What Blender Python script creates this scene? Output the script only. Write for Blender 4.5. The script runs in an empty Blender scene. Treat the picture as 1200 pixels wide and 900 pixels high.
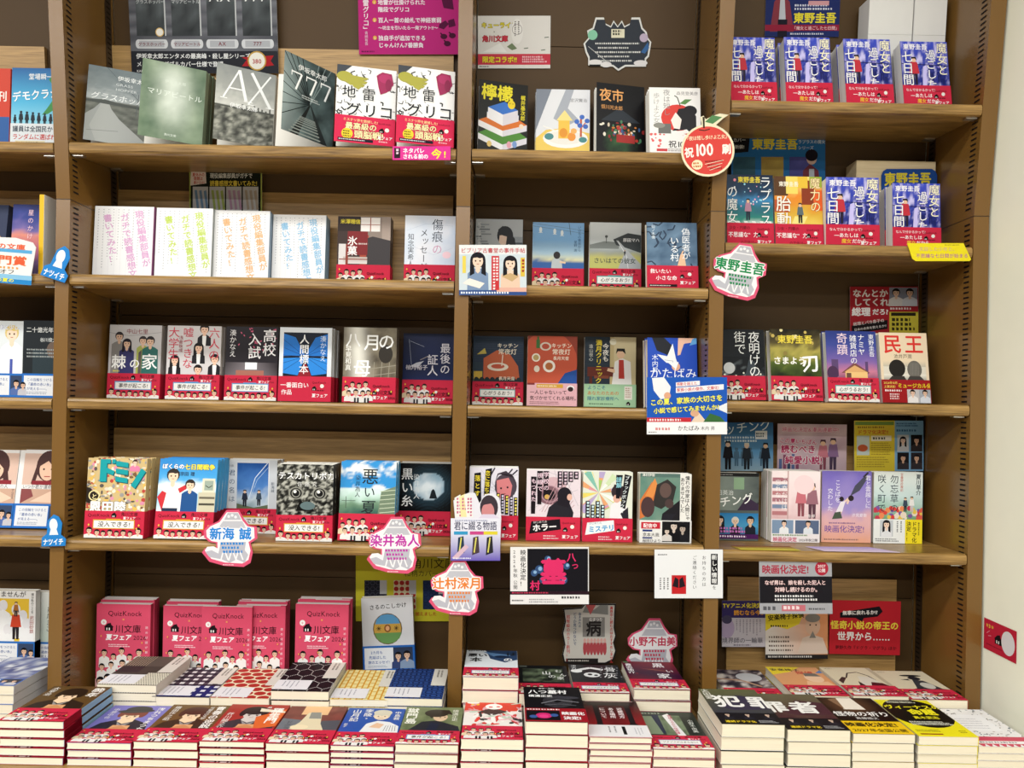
import bpy, math, random
from mathutils import Matrix, Vector, noise

# ------------------------------------------------------------------ camera, light, exposure
S = bpy.context.scene
COL = S.collection
FPX, DIST, CAMZ = 890.0, 1.40, 1.40          # focal length in pixels (1200 wide), distance to shelf fronts, eye height
VPX, VPY, ROLL = 592.0, 476.0, 0.0185
cam = bpy.data.cameras.new('camera')
cam.sensor_width = 36.0
cam.lens = FPX / 1200.0 * 36.0
cam.shift_x = (600 - VPX) / 1200.0
cam.shift_y = (VPY - 450) / 1200.0
cam.clip_start = 0.02
camo = bpy.data.objects.new('camera', cam)
COL.objects.link(camo)
camo.location = (0, -DIST, CAMZ)
camo.rotation_euler = (Matrix.Rotation(math.pi / 2, 3, 'X') @ Matrix.Rotation(ROLL, 3, 'Z')).to_euler()
S.camera = camo

W_ = bpy.data.worlds.new('world')
S.world = W_
W_.use_nodes = True
W_.node_tree.nodes['Background'].inputs[0].default_value = (1.0, 1.0, 0.97, 1)
W_.node_tree.nodes['Background'].inputs[1].default_value = 0.16

def area(name, loc, size, power, rot=(0, 0, 0), col=(1.0, 0.995, 0.955)):
    l = bpy.data.lights.new(name, 'AREA')
    l.shape = 'RECTANGLE'
    l.size, l.size_y = size
    l.energy = power
    l.color = col
    o = bpy.data.objects.new(name, l)
    COL.objects.link(o)
    o.location = loc
    o.rotation_euler = rot
area('ceiling_light_row', (-1.6, -1.15, 2.75), (5.0, 0.22), 72)
area('ceiling_light_row_behind', (-1.6, -2.6, 2.75), (5.0, 0.22), 135)
area('ceiling_light_row_rear', (-1.6, -4.2, 2.75), (5.0, 0.22), 135)

S.view_settings.view_transform = 'Standard'
S.view_settings.look = 'None'
S.view_settings.gamma = 1
S.view_settings.use_curve_mapping = False
S.view_settings.exposure = 0.0

# ------------------------------------------------------------------ helpers
def lin(c):
    return tuple(((x / 12.92) if x <= 0.04045 else ((x + 0.055) / 1.055) ** 2.4) for x in c)
_hx = {}
def hexc(h):
    if isinstance(h, tuple):
        return h
    if h not in _hx:
        s = h
        if len(s) == 3:
            s = s[0] * 2 + s[1] * 2 + s[2] * 2
        _hx[h] = lin(tuple(int(s[i:i + 2], 16) / 255 for i in (0, 2, 4)))
    return _hx[h]
def mixc(a, b, t):
    a, b = hexc(a), hexc(b)
    t = max(0.0, min(1.0, t))
    return tuple(a[i] + (b[i] - a[i]) * t for i in range(3))

def at(u, v, Y=0.0):
    """world point that stands at depth Y behind the shelf fronts on the sight line through a picture point"""
    du, dv = u - VPX, v - VPY
    k = (DIST + Y) / FPX / (1 + ROLL * ROLL)
    return Vector(((du + ROLL * dv) * k, Y, CAMZ + (ROLL * du - dv) * k))
def proj(p):
    a, b, d = p[0] * FPX / (p[1] + DIST), (p[2] - CAMZ) * FPX / (p[1] + DIST), 0
    return VPX + a + ROLL * b, VPY - b + ROLL * a

# ---- materials
def new_mat(name):
    m = bpy.data.materials.new(name)
    m.use_nodes = True
    nt = m.node_tree
    return m, nt, nt.nodes['Principled BSDF']
def flat(name, col, rough=0.5, spec=0.5, metal=0.0, noise_amt=0.08, scale=40):
    m, nt, b = new_mat(name)
    n = nt.nodes.new('ShaderNodeTexNoise'); n.inputs['Scale'].default_value = scale
    tc = nt.nodes.new('ShaderNodeTexCoord'); nt.links.new(tc.outputs['Object'], n.inputs['Vector'])
    r = nt.nodes.new('ShaderNodeValToRGB')
    c = hexc(col)
    r.color_ramp.elements[0].color = (*[x * (1 - noise_amt) for x in c], 1)
    r.color_ramp.elements[1].color = (*[min(1, x * (1 + noise_amt)) for x in c], 1)
    nt.links.new(n.outputs['Fac'], r.inputs[0])
    nt.links.new(r.outputs[0], b.inputs['Base Color'])
    b.inputs['Roughness'].default_value = rough
    b.inputs['Specular IOR Level'].default_value = spec
    b.inputs['Metallic'].default_value = metal
    return m
def printed(name, rough, spec, coat=0.0, white=1.0):
    m, nt, b = new_mat(name)
    a = nt.nodes.new('ShaderNodeAttribute'); a.attribute_name = 'print'
    mu = nt.nodes.new('ShaderNodeMix'); mu.data_type = 'RGBA'; mu.blend_type = 'MULTIPLY'; mu.inputs[0].default_value = 1.0
    mu.inputs[7].default_value = (white, white, white, 1)          # reflectance of the paper stock
    nt.links.new(a.outputs['Color'], mu.inputs[6]); nt.links.new(mu.outputs[2], b.inputs['Base Color'])
    n = nt.nodes.new('ShaderNodeTexNoise'); n.inputs['Scale'].default_value = 300
    mr = nt.nodes.new('ShaderNodeMapRange')
    mr.inputs['To Min'].default_value = rough * 0.9; mr.inputs['To Max'].default_value = rough * 1.15
    nt.links.new(n.outputs['Fac'], mr.inputs['Value']); nt.links.new(mr.outputs[0], b.inputs['Roughness'])
    b.inputs['Specular IOR Level'].default_value = spec
    b.inputs['Coat Weight'].default_value = coat
    b.inputs['Coat Roughness'].default_value = 0.12
    return m
def wood(name, c1, c2, scale=1.0, rough=0.4):
    m, nt, b = new_mat(name)
    tc = nt.nodes.new('ShaderNodeTexCoord')
    mp = nt.nodes.new('ShaderNodeMapping'); mp.inputs['Scale'].default_value = (2.6 * scale, 16 * scale, 55 * scale)
    nt.links.new(tc.outputs['Object'], mp.inputs['Vector'])
    n = nt.nodes.new('ShaderNodeTexNoise'); n.inputs['Scale'].default_value = 2.2; n.inputs['Detail'].default_value = 6; n.inputs['Distortion'].default_value = 1.2
    nt.links.new(mp.outputs[0], n.inputs['Vector'])
    mp2 = nt.nodes.new('ShaderNodeMapping'); mp2.inputs['Scale'].default_value = (9 * scale, 60 * scale, 220 * scale)
    nt.links.new(tc.outputs['Object'], mp2.inputs['Vector'])
    n2 = nt.nodes.new('ShaderNodeTexNoise'); n2.inputs['Scale'].default_value = 2; n2.inputs['Detail'].default_value = 4
    nt.links.new(mp2.outputs[0], n2.inputs['Vector'])
    mx = nt.nodes.new('ShaderNodeMath'); mx.operation = 'MULTIPLY_ADD'; mx.inputs[1].default_value = 0.45
    nt.links.new(n2.outputs['Fac'], mx.inputs[0])
    h = nt.nodes.new('ShaderNodeMath'); h.operation = 'MULTIPLY'; h.inputs[1].default_value = 0.6
    nt.links.new(n.outputs['Fac'], h.inputs[0]); nt.links.new(h.outputs[0], mx.inputs[2])
    r = nt.nodes.new('ShaderNodeValToRGB')
    r.color_ramp.elements[0].position = 0.33; r.color_ramp.elements[0].color = (*hexc(c1), 1)
    r.color_ramp.elements[1].position = 0.68; r.color_ramp.elements[1].color = (*hexc(c2), 1)
    nt.links.new(mx.outputs[0], r.inputs[0]); nt.links.new(r.outputs[0], b.inputs['Base Color'])
    b.inputs['Roughness'].default_value = rough
    return m
def pages_mat(name, col):
    m, nt, b = new_mat(name)
    tc = nt.nodes.new('ShaderNodeTexCoord')
    mp = nt.nodes.new('ShaderNodeMapping'); mp.inputs['Scale'].default_value = (6, 2600, 6)
    nt.links.new(tc.outputs['Object'], mp.inputs['Vector'])
    n = nt.nodes.new('ShaderNodeTexNoise'); n.inputs['Scale'].default_value = 1; n.inputs['Detail'].default_value = 3
    nt.links.new(mp.outputs[0], n.inputs['Vector'])
    r = nt.nodes.new('ShaderNodeValToRGB'); c = hexc(col)
    r.color_ramp.elements[0].position = 0.3; r.color_ramp.elements[0].color = (*[x * 0.82 for x in c], 1)
    r.color_ramp.elements[1].position = 0.65; r.color_ramp.elements[1].color = (*c, 1)
    nt.links.new(n.outputs['Fac'], r.inputs[0]); nt.links.new(r.outputs[0], b.inputs['Base Color'])
    b.inputs['Roughness'].default_value = 0.85
    b.inputs['Specular IOR Level'].default_value = 0.2
    return m
M_GLOSS = printed('glossy_printed_cover', 0.36, 0.14, 0.0, 0.9)
M_MATTE = printed('matte_printed_paper', 0.6, 0.1, 0.0, 0.8)
M_PAGES = pages_mat('page_edges', 'e6dcc6')
M_PAGESW = pages_mat('page_edges_white', 'f2efe6')
M_LAM = flat('brown_laminate', '715125', 0.26, 0.5, 0, 0.03, 14)
M_BACK = flat('taupe_back_panel', '4b371e', 0.5, 0.2, 0, 0.04, 18)
M_SLOT = flat('slot_black', '120c08', 0.7, 0.2)
M_STRIP = flat('dark_metal_strip', '3c2c1c', 0.45, 0.5, 0.3)
M_STEEL = flat('bright_steel', 'c9c6c0', 0.3, 0.5, 0.9)
M_OAK = wood('oak_shelf', '563c16', 'a58149', 1.0, 0.32)
M_OAKD = wood('oak_board', '8c6b3c', 'bc965c', 1.0, 0.45)
M_WALL = flat('cream_wall', 'f1f1de', 0.8, 0.2, 0, 0.025, 25)
M_FLOOR = flat('beige_floor', 'a89a86', 0.5, 0.4, 0, 0.06, 6)
M_BOX = flat('white_board_box', 'd9d8d6', 0.6, 0.3, 0, 0.02)
M_PALE = wood('pale_wood_box', 'c9b48c', 'dccaa6', 1.2, 0.5)

def mesh_obj(name, verts, faces, mats, parent=None, fmat=None, smooth=False):
    me = bpy.data.meshes.new(name)
    me.from_pydata(verts, [], faces)
    for m in (mats if isinstance(mats, (list, tuple)) else [mats]):
        me.materials.append(m)
    if fmat:
        me.polygons.foreach_set('material_index', fmat)
    if smooth:
        me.shade_smooth()
    me.update()
    o = bpy.data.objects.new(name, me)
    COL.objects.link(o)
    if parent:
        o.parent = parent
    return o
class MB:
    """collects boxes and prisms into one mesh"""
    def __init__(s):
        s.v, s.f, s.m = [], [], []
    def box(s, x0, x1, y0, y1, z0, z1, mi=0):
        n = len(s.v)
        s.v += [(x0, y0, z0), (x1, y0, z0), (x1, y1, z0), (x0, y1, z0), (x0, y0, z1), (x1, y0, z1), (x1, y1, z1), (x0, y1, z1)]
        for q in ((0, 3, 2, 1), (4, 5, 6, 7), (0, 1, 5, 4), (1, 2, 6, 5), (2, 3, 7, 6), (3, 0, 4, 7)):
            s.f.append(tuple(n + i for i in q)); s.m.append(mi)
        return s
    def prism(s, prof, x0, x1, mi=0):
        """profile in YZ swept along X"""
        n, k = len(s.v), len(prof)
        s.v += [(x0, y, z) for y, z in prof] + [(x1, y, z) for y, z in prof]
        s.f.append(tuple(n + i for i in range(k))); s.m.append(mi)
        s.f.append(tuple(n + k + i for i in reversed(range(k)))); s.m.append(mi)
        for i in range(k):
            j = (i + 1) % k
            s.f.append((n + i, n + k + i, n + k + j, n + j)); s.m.append(mi)
        return s
    def quad(s, pts, mi=0):
        n = len(s.v); s.v += [tuple(p) for p in pts]; s.f.append(tuple(range(n, n + len(pts)))); s.m.append(mi)
        return s
    def build(s, name, mats, parent=None):
        return mesh_obj(name, s.v, s.f, mats, parent, s.m)
def empty(name, loc=(0, 0, 0)):
    o = bpy.data.objects.new(name, None)
    COL.objects.link(o); o.location = loc; o.empty_display_size = 0.02
    return o
def tag(o, label, cat, group=None, kind=None):
    o['label'] = label; o['category'] = cat
    if group: o['group'] = group
    if kind: o['kind'] = kind
    return o

# ------------------------------------------------------------------ printed artwork: flat inked shapes laid over a sheet, in millimetres
_gl = {}
def glyph(ch, off):
    k = (ch, off)
    if k not in _gl:
        c = bpy.data.curves.new('g', 'FONT'); c.body = ch; c.size = 1; c.resolution_u = 2; c.offset = off
        o = bpy.data.objects.new('g', c); COL.objects.link(o)
        me = bpy.data.meshes.new_from_object(o.evaluated_get(bpy.context.evaluated_depsgraph_get()))
        vs = [(v.co.x, v.co.y) for v in me.vertices]
        fs = [tuple(p.vertices) for p in me.polygons]
        xs = [v[0] for v in vs] or [0, 0.3]
        adv = 1.0 if ord(ch) > 0x2000 else (max(xs) + 0.07)
        if ch == ' ': adv = 0.35
        bpy.data.objects.remove(o); bpy.data.curves.remove(c); bpy.data.meshes.remove(me)
        _gl[k] = (vs, fs, adv)
    return _gl[k]
VROT = 'ー―—…～~（）「」『』〈〉()-'
LAY = 0.012
class Art:
    def __init__(s, w, h, bg='ffffff', bg2=None, shape=None):
        s.w, s.h, s.shape = w, h, shape
        s.v, s.f, s.c = [], [], []
        s.n = 1
        s.bg = hexc(bg)
        s.poly(shape, bg) if shape else s.rect(0, 0, w, h, bg, bg2)
    def _add(s, pts, cols, new=True):
        """clip to the sheet; cols is one colour or a colour per point"""
        per = isinstance(cols[0], tuple)
        P = [(p[0], p[1]) + (cols[i] if per else tuple(cols)) for i, p in enumerate(pts)]
        for ax, lim, sg in ((0, 0, 1), (0, s.w, -1), (1, 0, 1), (1, s.h, -1)):
            if all(sg * (p[ax] - lim) >= -1e-6 for p in P): continue
            Q = []
            for i in range(len(P)):
                a, b = P[i - 1], P[i]
                ia, ib = sg * (a[ax] - lim) >= 0, sg * (b[ax] - lim) >= 0
                if ia != ib:
                    t = (lim - a[ax]) / (b[ax] - a[ax])
                    Q.append(tuple(a[k] + (b[k] - a[k]) * t for k in range(5)))
                if ib: Q.append(b)
            P = Q
            if len(P) < 3: return
        if new: s.n += 1
        n = len(s.v)
        s.v += [(p[0], -s.n * LAY, p[1]) for p in P]
        s.f.append(tuple(range(n, n + len(P))))
        s.c.append([p[2:5] for p in P])
    def rect(s, x0, y0, x1, y1, c, c2=None):
        a = hexc(c); b = hexc(c2) if c2 else a
        s._add([(x0, y0), (x1, y0), (x1, y1), (x0, y1)], [a, a, b, b]); return s
    def poly(s, pts, c, new=True):
        if not new: s.n += .05
        s._add(pts, hexc(c), new); return s
    def ell(s, cx, cy, rx, ry=None, c='fff', n=20, rot=0, new=True):
        ry = rx if ry is None else ry
        cr, sr = math.cos(rot), math.sin(rot)
        pts = []
        for i in range(n):
            a = 2 * math.pi * i / n
            x, y = rx * math.cos(a), ry * math.sin(a)
            pts.append((cx + x * cr - y * sr, cy + x * sr + y * cr))
        if not new: s.n += .05
        s._add(pts, hexc(c), new); return s
    def ring(s, cx, cy, r, w, c, n=24):
        s.n += 1
        for i in range(n):
            a, b = 2 * math.pi * i / n, 2 * math.pi * (i + 1) / n
            s._add([(cx + r * math.cos(a), cy + r * math.sin(a)), (cx + r * math.cos(b), cy + r * math.sin(b)),
                    (cx + (r - w) * math.cos(b), cy + (r - w) * math.sin(b)), (cx + (r - w) * math.cos(a), cy + (r - w) * math.sin(a))], hexc(c), False)
        return s
    def line(s, pts, w, c):
        s.n += 1
        for (x0, y0), (x1, y1) in zip(pts, pts[1:]):
            d = math.hypot(x1 - x0, y1 - y0) or 1
            s.n += .05
            nx, ny = -(y1 - y0) / d * w / 2, (x1 - x0) / d * w / 2
            s._add([(x0 + nx, y0 + ny), (x0 - nx, y0 - ny), (x1 - nx, y1 - ny), (x1 + nx, y1 + ny)], hexc(c), False)
        return s
    def _gly(s, ch, x, y, size, col, off, sx, rot, about, sh=0):
        vs, fs, adv = glyph(ch, off)
        cr, sr = math.cos(rot), math.sin(rot)
        P = []
        for vx, vy in vs:
            px, py = x + (vx + sh * vy) * size * sx - about[0], y + vy * size - about[1]
            P.append((about[0] + px * cr - py * sr, about[1] + px * sr + py * cr))
        if not P or max(p[0] for p in P) < 0 or min(p[0] for p in P) > s.w: return
        for f in fs:
            s._add([P[i] for i in f], col, False)
    def _passes(s, c, b, oc, ow):
        """a weight is laid as shifted copies of the same glyph in the same ink"""
        out = []
        r = min(b * .62, .042)
        if oc: out.append((hexc(oc), 0.0, [((r + ow * .85) * math.cos(q * .7854), (r + ow * .85) * math.sin(q * .7854)) for q in range(8)]))
        out.append((hexc(c), 0.0, [(0, 0)] if r <= .004 else [(r, 0), (-r, 0), (0, r), (0, -r)]))
        return out
    def T(s, txt, x, y, size, c='000', b=0.0, oc=None, ow=0.06, sx=1.0, rot=0.0, al='l', sh=0):
        """a horizontal line of text, y = baseline; b = extra weight; oc, ow = outline colour, width"""
        adv = [glyph(ch, 0)[2] for ch in txt]
        tot = sum(adv) * size * sx
        x0 = x - (tot if al == 'r' else tot / 2 if al == 'c' else 0)
        for col, off, shifts in s._passes(c, b, oc, ow):
            s.n += .7
            for dx, dy in shifts:
                px = x0; s.n += .15
                for ch, a in zip(txt, adv):
                    if ch != ' ': s._gly(ch, px + dx * size, y + dy * size, size, col, off, sx, rot, (x, y), sh)
                    px += a * size * sx
        return s
    def V(s, txt, x, y, size, c='000', b=0.0, oc=None, ow=0.06, sp=1.0, rot=0.0, sx=1.0):
        """a vertical column, x = centre, y = top"""
        for col, off, shifts in s._passes(c, b, oc, ow):
            s.n += .7
            for ddx, ddy in shifts:
                s.n += .15
                py = y + ddy * size
                xx = x + ddx * size
                for ch in txt:
                    if ch == ' ': py -= size * 0.5; continue
                    if ch in VROT:
                        vs, fs, adv = glyph(ch, off)
                        P = []
                        cr, sr = math.cos(rot), math.sin(rot)
                        for vx, vy in vs:
                            qx, qy = (vy - 0.38) * size, -vx * size + (py - y)
                            P.append((xx + qx * cr - qy * sr, y + qx * sr + qy * cr))
                        for f in fs: s._add([P[i] for i in f], col, False)
                    else:
                        dx, dy = (0.5, 0.55) if ch in '、。' else (0.18, 0.12) if ch in 'っゃゅょッャュョ' else (0, 0)
                        s._gly(ch, xx - size * sx * 0.5 + dx * size, py - size * 0.86 + dy * size, size, col, off, sx, rot, (x, y))
                    py -= size * sp
        return s
    def dashes(s, x0, y0, x1, y1, rows, c, h=None, seed=1, ends=0.75):
        """lines of print too small to read"""
        R = random.Random(seed); s.n += 1
        st = (y1 - y0) / rows
        h = h or st * 0.5
        for i in range(rows):
            y = y1 - st * (i + 0.8)
            e = x0 + (x1 - x0) * R.uniform(ends, 1)
            x = x0
            while x < e:
                w = h * R.uniform(0.6, 1.0)
                s._add([(x, y), (min(e, x + w), y), (min(e, x + w), y + h * R.uniform(.75, 1)), (x, y + h)], hexc(c), False)
                x += h * 1.25
        return s
    def vdashes(s, x0, y0, x1, y1, cols, c, w=None, seed=1, ends=0.7, gap=1.35):
        R = random.Random(seed); s.n += 1
        st = (x1 - x0) / cols
        w = w or st * 0.45
        for i in range(cols):
            x = x1 - st * (i + 0.75)
            e = y1 - (y1 - y0) * R.uniform(ends, 1)
            y = y1
            while y > e:
                h = w * R.uniform(0.6, 1.0)
                s._add([(x, y - h), (x + w * R.uniform(.7, 1), y - h), (x + w, y), (x, y)], hexc(c), False)
                y -= w * gap
        return s
    def grid(s, x0, y0, x1, y1, nx, ny, fn):
        """a painted picture: fn(u, v) gives the ink at each point"""
        s.n += 1
        n = len(s.v)
        cs = {}
        for j in range(ny + 1):
            for i in range(nx + 1):
                cs[i, j] = tuple(hexc(fn(i / nx, j / ny)))
                s.v.append((x0 + (x1 - x0) * i / nx, -s.n * LAY, y0 + (y1 - y0) * j / ny))
        for j in range(ny):
            for i in range(nx):
                q = [(i, j), (i + 1, j), (i + 1, j + 1), (i, j + 1)]
                s.f.append(tuple(n + b * (nx + 1) + a for a, b in q))
                s.c.append([cs[k] for k in q])
        return s
    def dots(s, pts, r, c, n=8):
        s.n += 1
        for x, y in pts: s.ell(x, y, r, r, c, n, 0, False)
        return s
    def person(s, x, y, h, hair='1a1414', body='e8e6e2', skin='e8bfa4', w=1.0, long=False, hr=.19):
        """head and shoulders, x = centre, y = bottom, h = height, hr = head size"""
        r = h * hr
        cy = y + h - r * 1.28
        sh = cy - r * 1.55
        W_ = r * 2.15 * w
        s.poly([(x - W_, y), (x - W_ * .95, sh - r * .5), (x - W_ * .6, sh), (x - r * .5, sh + r * .3), (x + r * .5, sh + r * .3), (x + W_ * .6, sh), (x + W_ * .95, sh - r * .5), (x + W_, y)], body)
        if long:
            s.ell(x, cy + r * .12, r * 1.22, r * 1.25, hair, 16)
            s.poly([(x - r * 1.22, cy + r * .1), (x - r * 1.3, sh - r * .9), (x - r * .55, sh - r * .5), (x - r * .6, cy), (x + r * .6, cy), (x + r * .55, sh - r * .5), (x + r * 1.3, sh - r * .9), (x + r * 1.22, cy + r * .1)], hair)
        else: s.ell(x, cy + r * .14, r * 1.1, r * 1.16, hair, 14)
        s.poly([(x - r * .36, sh - r * .15), (x, sh - r * .5), (x + r * .36, sh - r * .15), (x + r * .36, cy - r * .5), (x - r * .36, cy - r * .5)], skin)
        s.ell(x, cy - r * .08, r * .84, r * 1.04, skin, 14)
        s.poly([(x - r * .98, cy - r * .1), (x - r * .7, cy + r * .42), (x - r * .1, cy + r * .5), (x + r * .3, cy + r * .36), (x + r * .74, cy + r * .46), (x + r * .98, cy - r * .1), (x + r * 1.06, cy + r * .6), (x + r * .4, cy + r * 1.24), (x - r * .4, cy + r * 1.24), (x - r * 1.06, cy + r * .6)], hair)
        if r > 2.2:
            for q in (-.36, .36): s.ell(x + q * r, cy - r * .05, r * .13, r * .15, '2a1c18', 8)
            s.line([(x - r * .2, cy - r * .55), (x + r * .2, cy - r * .55)], r * .1, 'a85a50')
        return s
    def figure(s, x, y, h, top='303040', legs='222', hair='181210', skin='e6bd9e'):
        """a whole standing figure"""
        s.poly([(x - h * .1, y), (x - h * .02, y), (x, y + h * .4), (x + h * .02, y), (x + h * .1, y), (x + h * .11, y + h * .48), (x - h * .11, y + h * .48)], legs)
        s.poly([(x - h * .18, y + h * .4), (x - h * .12, y + h * .8), (x + h * .12, y + h * .8), (x + h * .18, y + h * .4)], top)
        s.ell(x, y + h * .88, h * .085, h * .1, skin, 10)
        s.poly([(x - h * .1, y + h * .86), (x - h * .08, y + h * .99), (x + h * .08, y + h * .99), (x + h * .1, y + h * .86), (x + h * .04, y + h * .93), (x - h * .05, y + h * .93)], hair)
        return s
    # --- to mesh data (metres), centred on x
    def data(s, flip=None):
        k = 0.001
        v = [((x - s.w / 2) * k, y * k, z * k) for x, y, z in s.v]
        return v, s.f, s.c
def art_mesh(name, v, f, c, mat):
    me = bpy.data.meshes.new(name)
    me.from_pydata(v, [], f)
    a = me.color_attributes.new('print', 'FLOAT_COLOR', 'CORNER')
    buf = []
    for poly in c:
        for q in poly: buf += [q[0], q[1], q[2], 1.0]
    a.data.foreach_set('color', buf)
    me.materials.append(mat)
    me.update()
    return me
def fbm(x, y, z=0.0, o=4):
    return noise.fractal(Vector((x, y, z)), 1.0, 2.0, o) * 0.5 + 0.5
def ramp(t, *stops):
    """stops: (pos, colour) ..."""
    if t <= stops[0][0]: return hexc(stops[0][1])
    for (p0, c0), (p1, c1) in zip(stops, stops[1:]):
        if t <= p1: return mixc(c0, c1, (t - p0) / (p1 - p0))
    return hexc(stops[-1][1])

# ---- a book: cover (wraps round front, spine and back), page block, paper band
def boxf(v, f, c, x0, x1, y0, y1, z0, z1, col):
    n = len(v)
    v += [(x0, y0, z0), (x1, y0, z0), (x1, y1, z0), (x0, y1, z0), (x0, y0, z1), (x1, y0, z1), (x1, y1, z1), (x0, y1, z1)]
    for q in ((0, 3, 2, 1), (4, 5, 6, 7), (0, 1, 5, 4), (1, 2, 6, 5), (2, 3, 7, 6), (3, 0, 4, 7)):
        f.append(tuple(n + i for i in q)); c.append([col] * 4)
def wrap_mesh(name, art, W, H, t, spine, back, mat, over=0.0, z1=None, spart=None, flap=0.0):
    """U-shaped paper wrap: art on the front, spine on the right; flap opens the front cover by that angle"""
    v, f, c = art.data()
    p = 0.0004 + over
    z1 = z1 or H
    y0 = -over
    v = [(x, y - 0.00045 - over, z) for x, y, z in v]
    nf = len(v)
    boxf(v, f, c, -W / 2 - over * .5, W / 2 + over, y0 - 0.0004, y0, 0, z1, art.bg)
    if flap:
        ca, sa = math.cos(flap), math.sin(flap)
        v = [(W / 2 + (x - W / 2) * ca, y + (x - W / 2) * sa, z) for x, y, z in v]
    n1 = len(v)
    boxf(v, f, c, W / 2 + over - 0.0002, W / 2 + over + 0.0003, y0 - 0.0004, t + over, 0, z1, hexc(spine))
    boxf(v, f, c, -W / 2, W / 2 + over, t + over, t + over + 0.0004, 0, z1, hexc(back))
    if spart:      # spine lettering, on the right-hand face
        sv, sf, sc = spart.data()
        n = len(v)
        v += [(W / 2 + over + 0.00035 - y, t / 2 + x, z) for x, y, z in sv]
        f += [tuple(n + i for i in q) for q in sf]
        c += sc
    return art_mesh(name, v, f, c, mat)
def page_mesh(name, W, H, t, mat):
    m = MB()
    g = 0.0012
    x0, x1 = -W / 2 + 0.0005, W / 2 - 0.0004
    z0, z1 = 0.0006, H - 0.0022
    # fore edge gently hollowed, spine side square
    pr = [(x0, 0.0003), (x0 + g * .5, t * .33), (x0 + g * .5, t * .66), (x0, t - 0.0003), (x1, t - 0.0003), (x1, 0.0003)]
    k = len(pr)
    m.v = [(x, y, z0) for x, y in pr] + [(x, y, z1) for x, y in pr]
    m.f = [tuple(range(k)), tuple(reversed(range(k, 2 * k)))] + [(i, i + k, (i + 1) % k + k, (i + 1) % k) for i in range(k)]
    me = bpy.data.meshes.new(name)
    me.from_pydata(m.v, [], m.f); me.materials.append(mat); me.update()
    return me
class Book:
    def __init__(s, cover, band=None, t=14, spine=None, back='e8e6e0', bspine='c8203c', pages=None, mat=None, W=105, H=148, flap=0.0, name='paperback_book', cat='book'):
        W, H, t = W / 1000, H / 1000, t / 1000
        s.W, s.H, s.t, s.flap, s.name, s.cat = W, H, t, flap, name, cat
        s.cover = wrap_mesh('cover', cover, W, H, t, spine or cover.bg, back, mat or M_GLOSS, flap=flap)
        s.pages = page_mesh('page_block', W, H, t, pages or M_PAGES)
        s.band = None
        if band:
            sp = None
            s.band = wrap_mesh('paper_band', band, W, band.h / 1000, t, bspine, bspine, M_MATTE, over=0.0009, z1=band.h / 1000, flap=flap)
        s.gap = max(cover.n * LAY, (band.n * LAY + 1.9) if band else 0) / 1000 + 0.0011
        s.open_ = None
        if flap: s.open_ = Book(cover, band, t * 1000, spine, back, bspine, pages, mat, W * 1000, H * 1000, 0.0, name, cat)
    def make(s, M, label, group=None, sx=1.0, sz=1.0):
        r = empty(s.name)
        M = M @ Matrix.Diagonal((sx, 1, sz, 1))
        r.matrix_world = M
        for nm, me in (('cover', s.cover), ('page_block', s.pages), ('paper_band', s.band)):
            if me:
                o = bpy.data.objects.new(nm, me); COL.objects.link(o); o.parent = r
        tag(r, label, s.cat, group)
        return r
# ------------------------------------------------------------------ the room and the bookcases
def zof(v, u, Y=0.0): return at(u, v, Y).z
ZJ = at(542, 242).z                    # where the canted upper part begins
CANT = math.radians(6.0)
TC = math.tan(CANT)
DEPTH = 0.182
ZTOP = 2.35
ZBASE = CAMZ - 0.577                   # display table
def frontY(z): return -(z - ZJ) * TC if z > ZJ else 0.0
def plane(name, x0, x1, y0, y1, z, mat):
    o = MB().quad([(x0, y0, z), (x1, y0, z), (x1, y1, z), (x0, y1, z)]).build(name, mat); o['kind'] = 'structure'; return o
plane('floor', -3.5, 3.5, -6.0, 0.5, 0.0, M_FLOOR)
XW = at(1157, 470).x + 0.002
w = MB().box(XW, XW + 0.12, -1.6, 0.5, 0, 2.9).build('wall_right', M_WALL); w['kind'] = 'structure'
w = MB().box(-3.5, XW + 0.12, 0.24, 0.36, 0, 2.9).build('wall_back', M_WALL); w['kind'] = 'structure'

PX = [at(72.5, 320).x, at(541.5, 320).x, at(840, 330).x, at(1148, 380).x]    # centres of the uprights
PW = [0.0255, 0.0255, 0.0265, 0.028]
SH = {  # shelf: (top edge at left, at right), tilt in degrees (front edge lower = positive)
 'F': [((0, 165), (64, 166), 6), ((0, 319), (66, 321), 0), ((0, 466), (64, 466.5), 0), ((0, 625), (62, 632), 0)],
 'L': [((90, 166.7), (533, 173), 7.0), ((90, 320), (530, 329), -2.5), ((84, 467), (528, 473.5), 0), ((80, 633.5), (525, 639), 0)],
 'M': [((556, 174), (833, 178.5), 7.0), ((553, 333), (835, 337), 3.5), ((550, 475), (832, 479.5), 0), ((546, 634.5), (828, 640.5), 0)],
 'R': [((862, 117.5), (1150, 120), 4.0), ((858, 284.5), (1139, 288), 0.5), ((850, 470), (1135, 474), 0), ((847, 646), (1132, 648.5), 0)],
}
BX = {'F': (PX[0] - 0.75, PX[0] - PW[0] / 2), 'L': (PX[0] + PW[0] / 2, PX[1] - PW[1] / 2), 'M': (PX[1] + PW[1] / 2, PX[2] - PW[2] / 2), 'R': (PX[2] + PW[2] / 2, PX[3] - PW[3] / 2)}
TH = 0.021
SHZ = {}
def shelf_z(bay, row, Y):
    z, y0, t = SHZ[bay, row]
    return z + (Y - y0) * math.tan(t)
bays = {}
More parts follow.
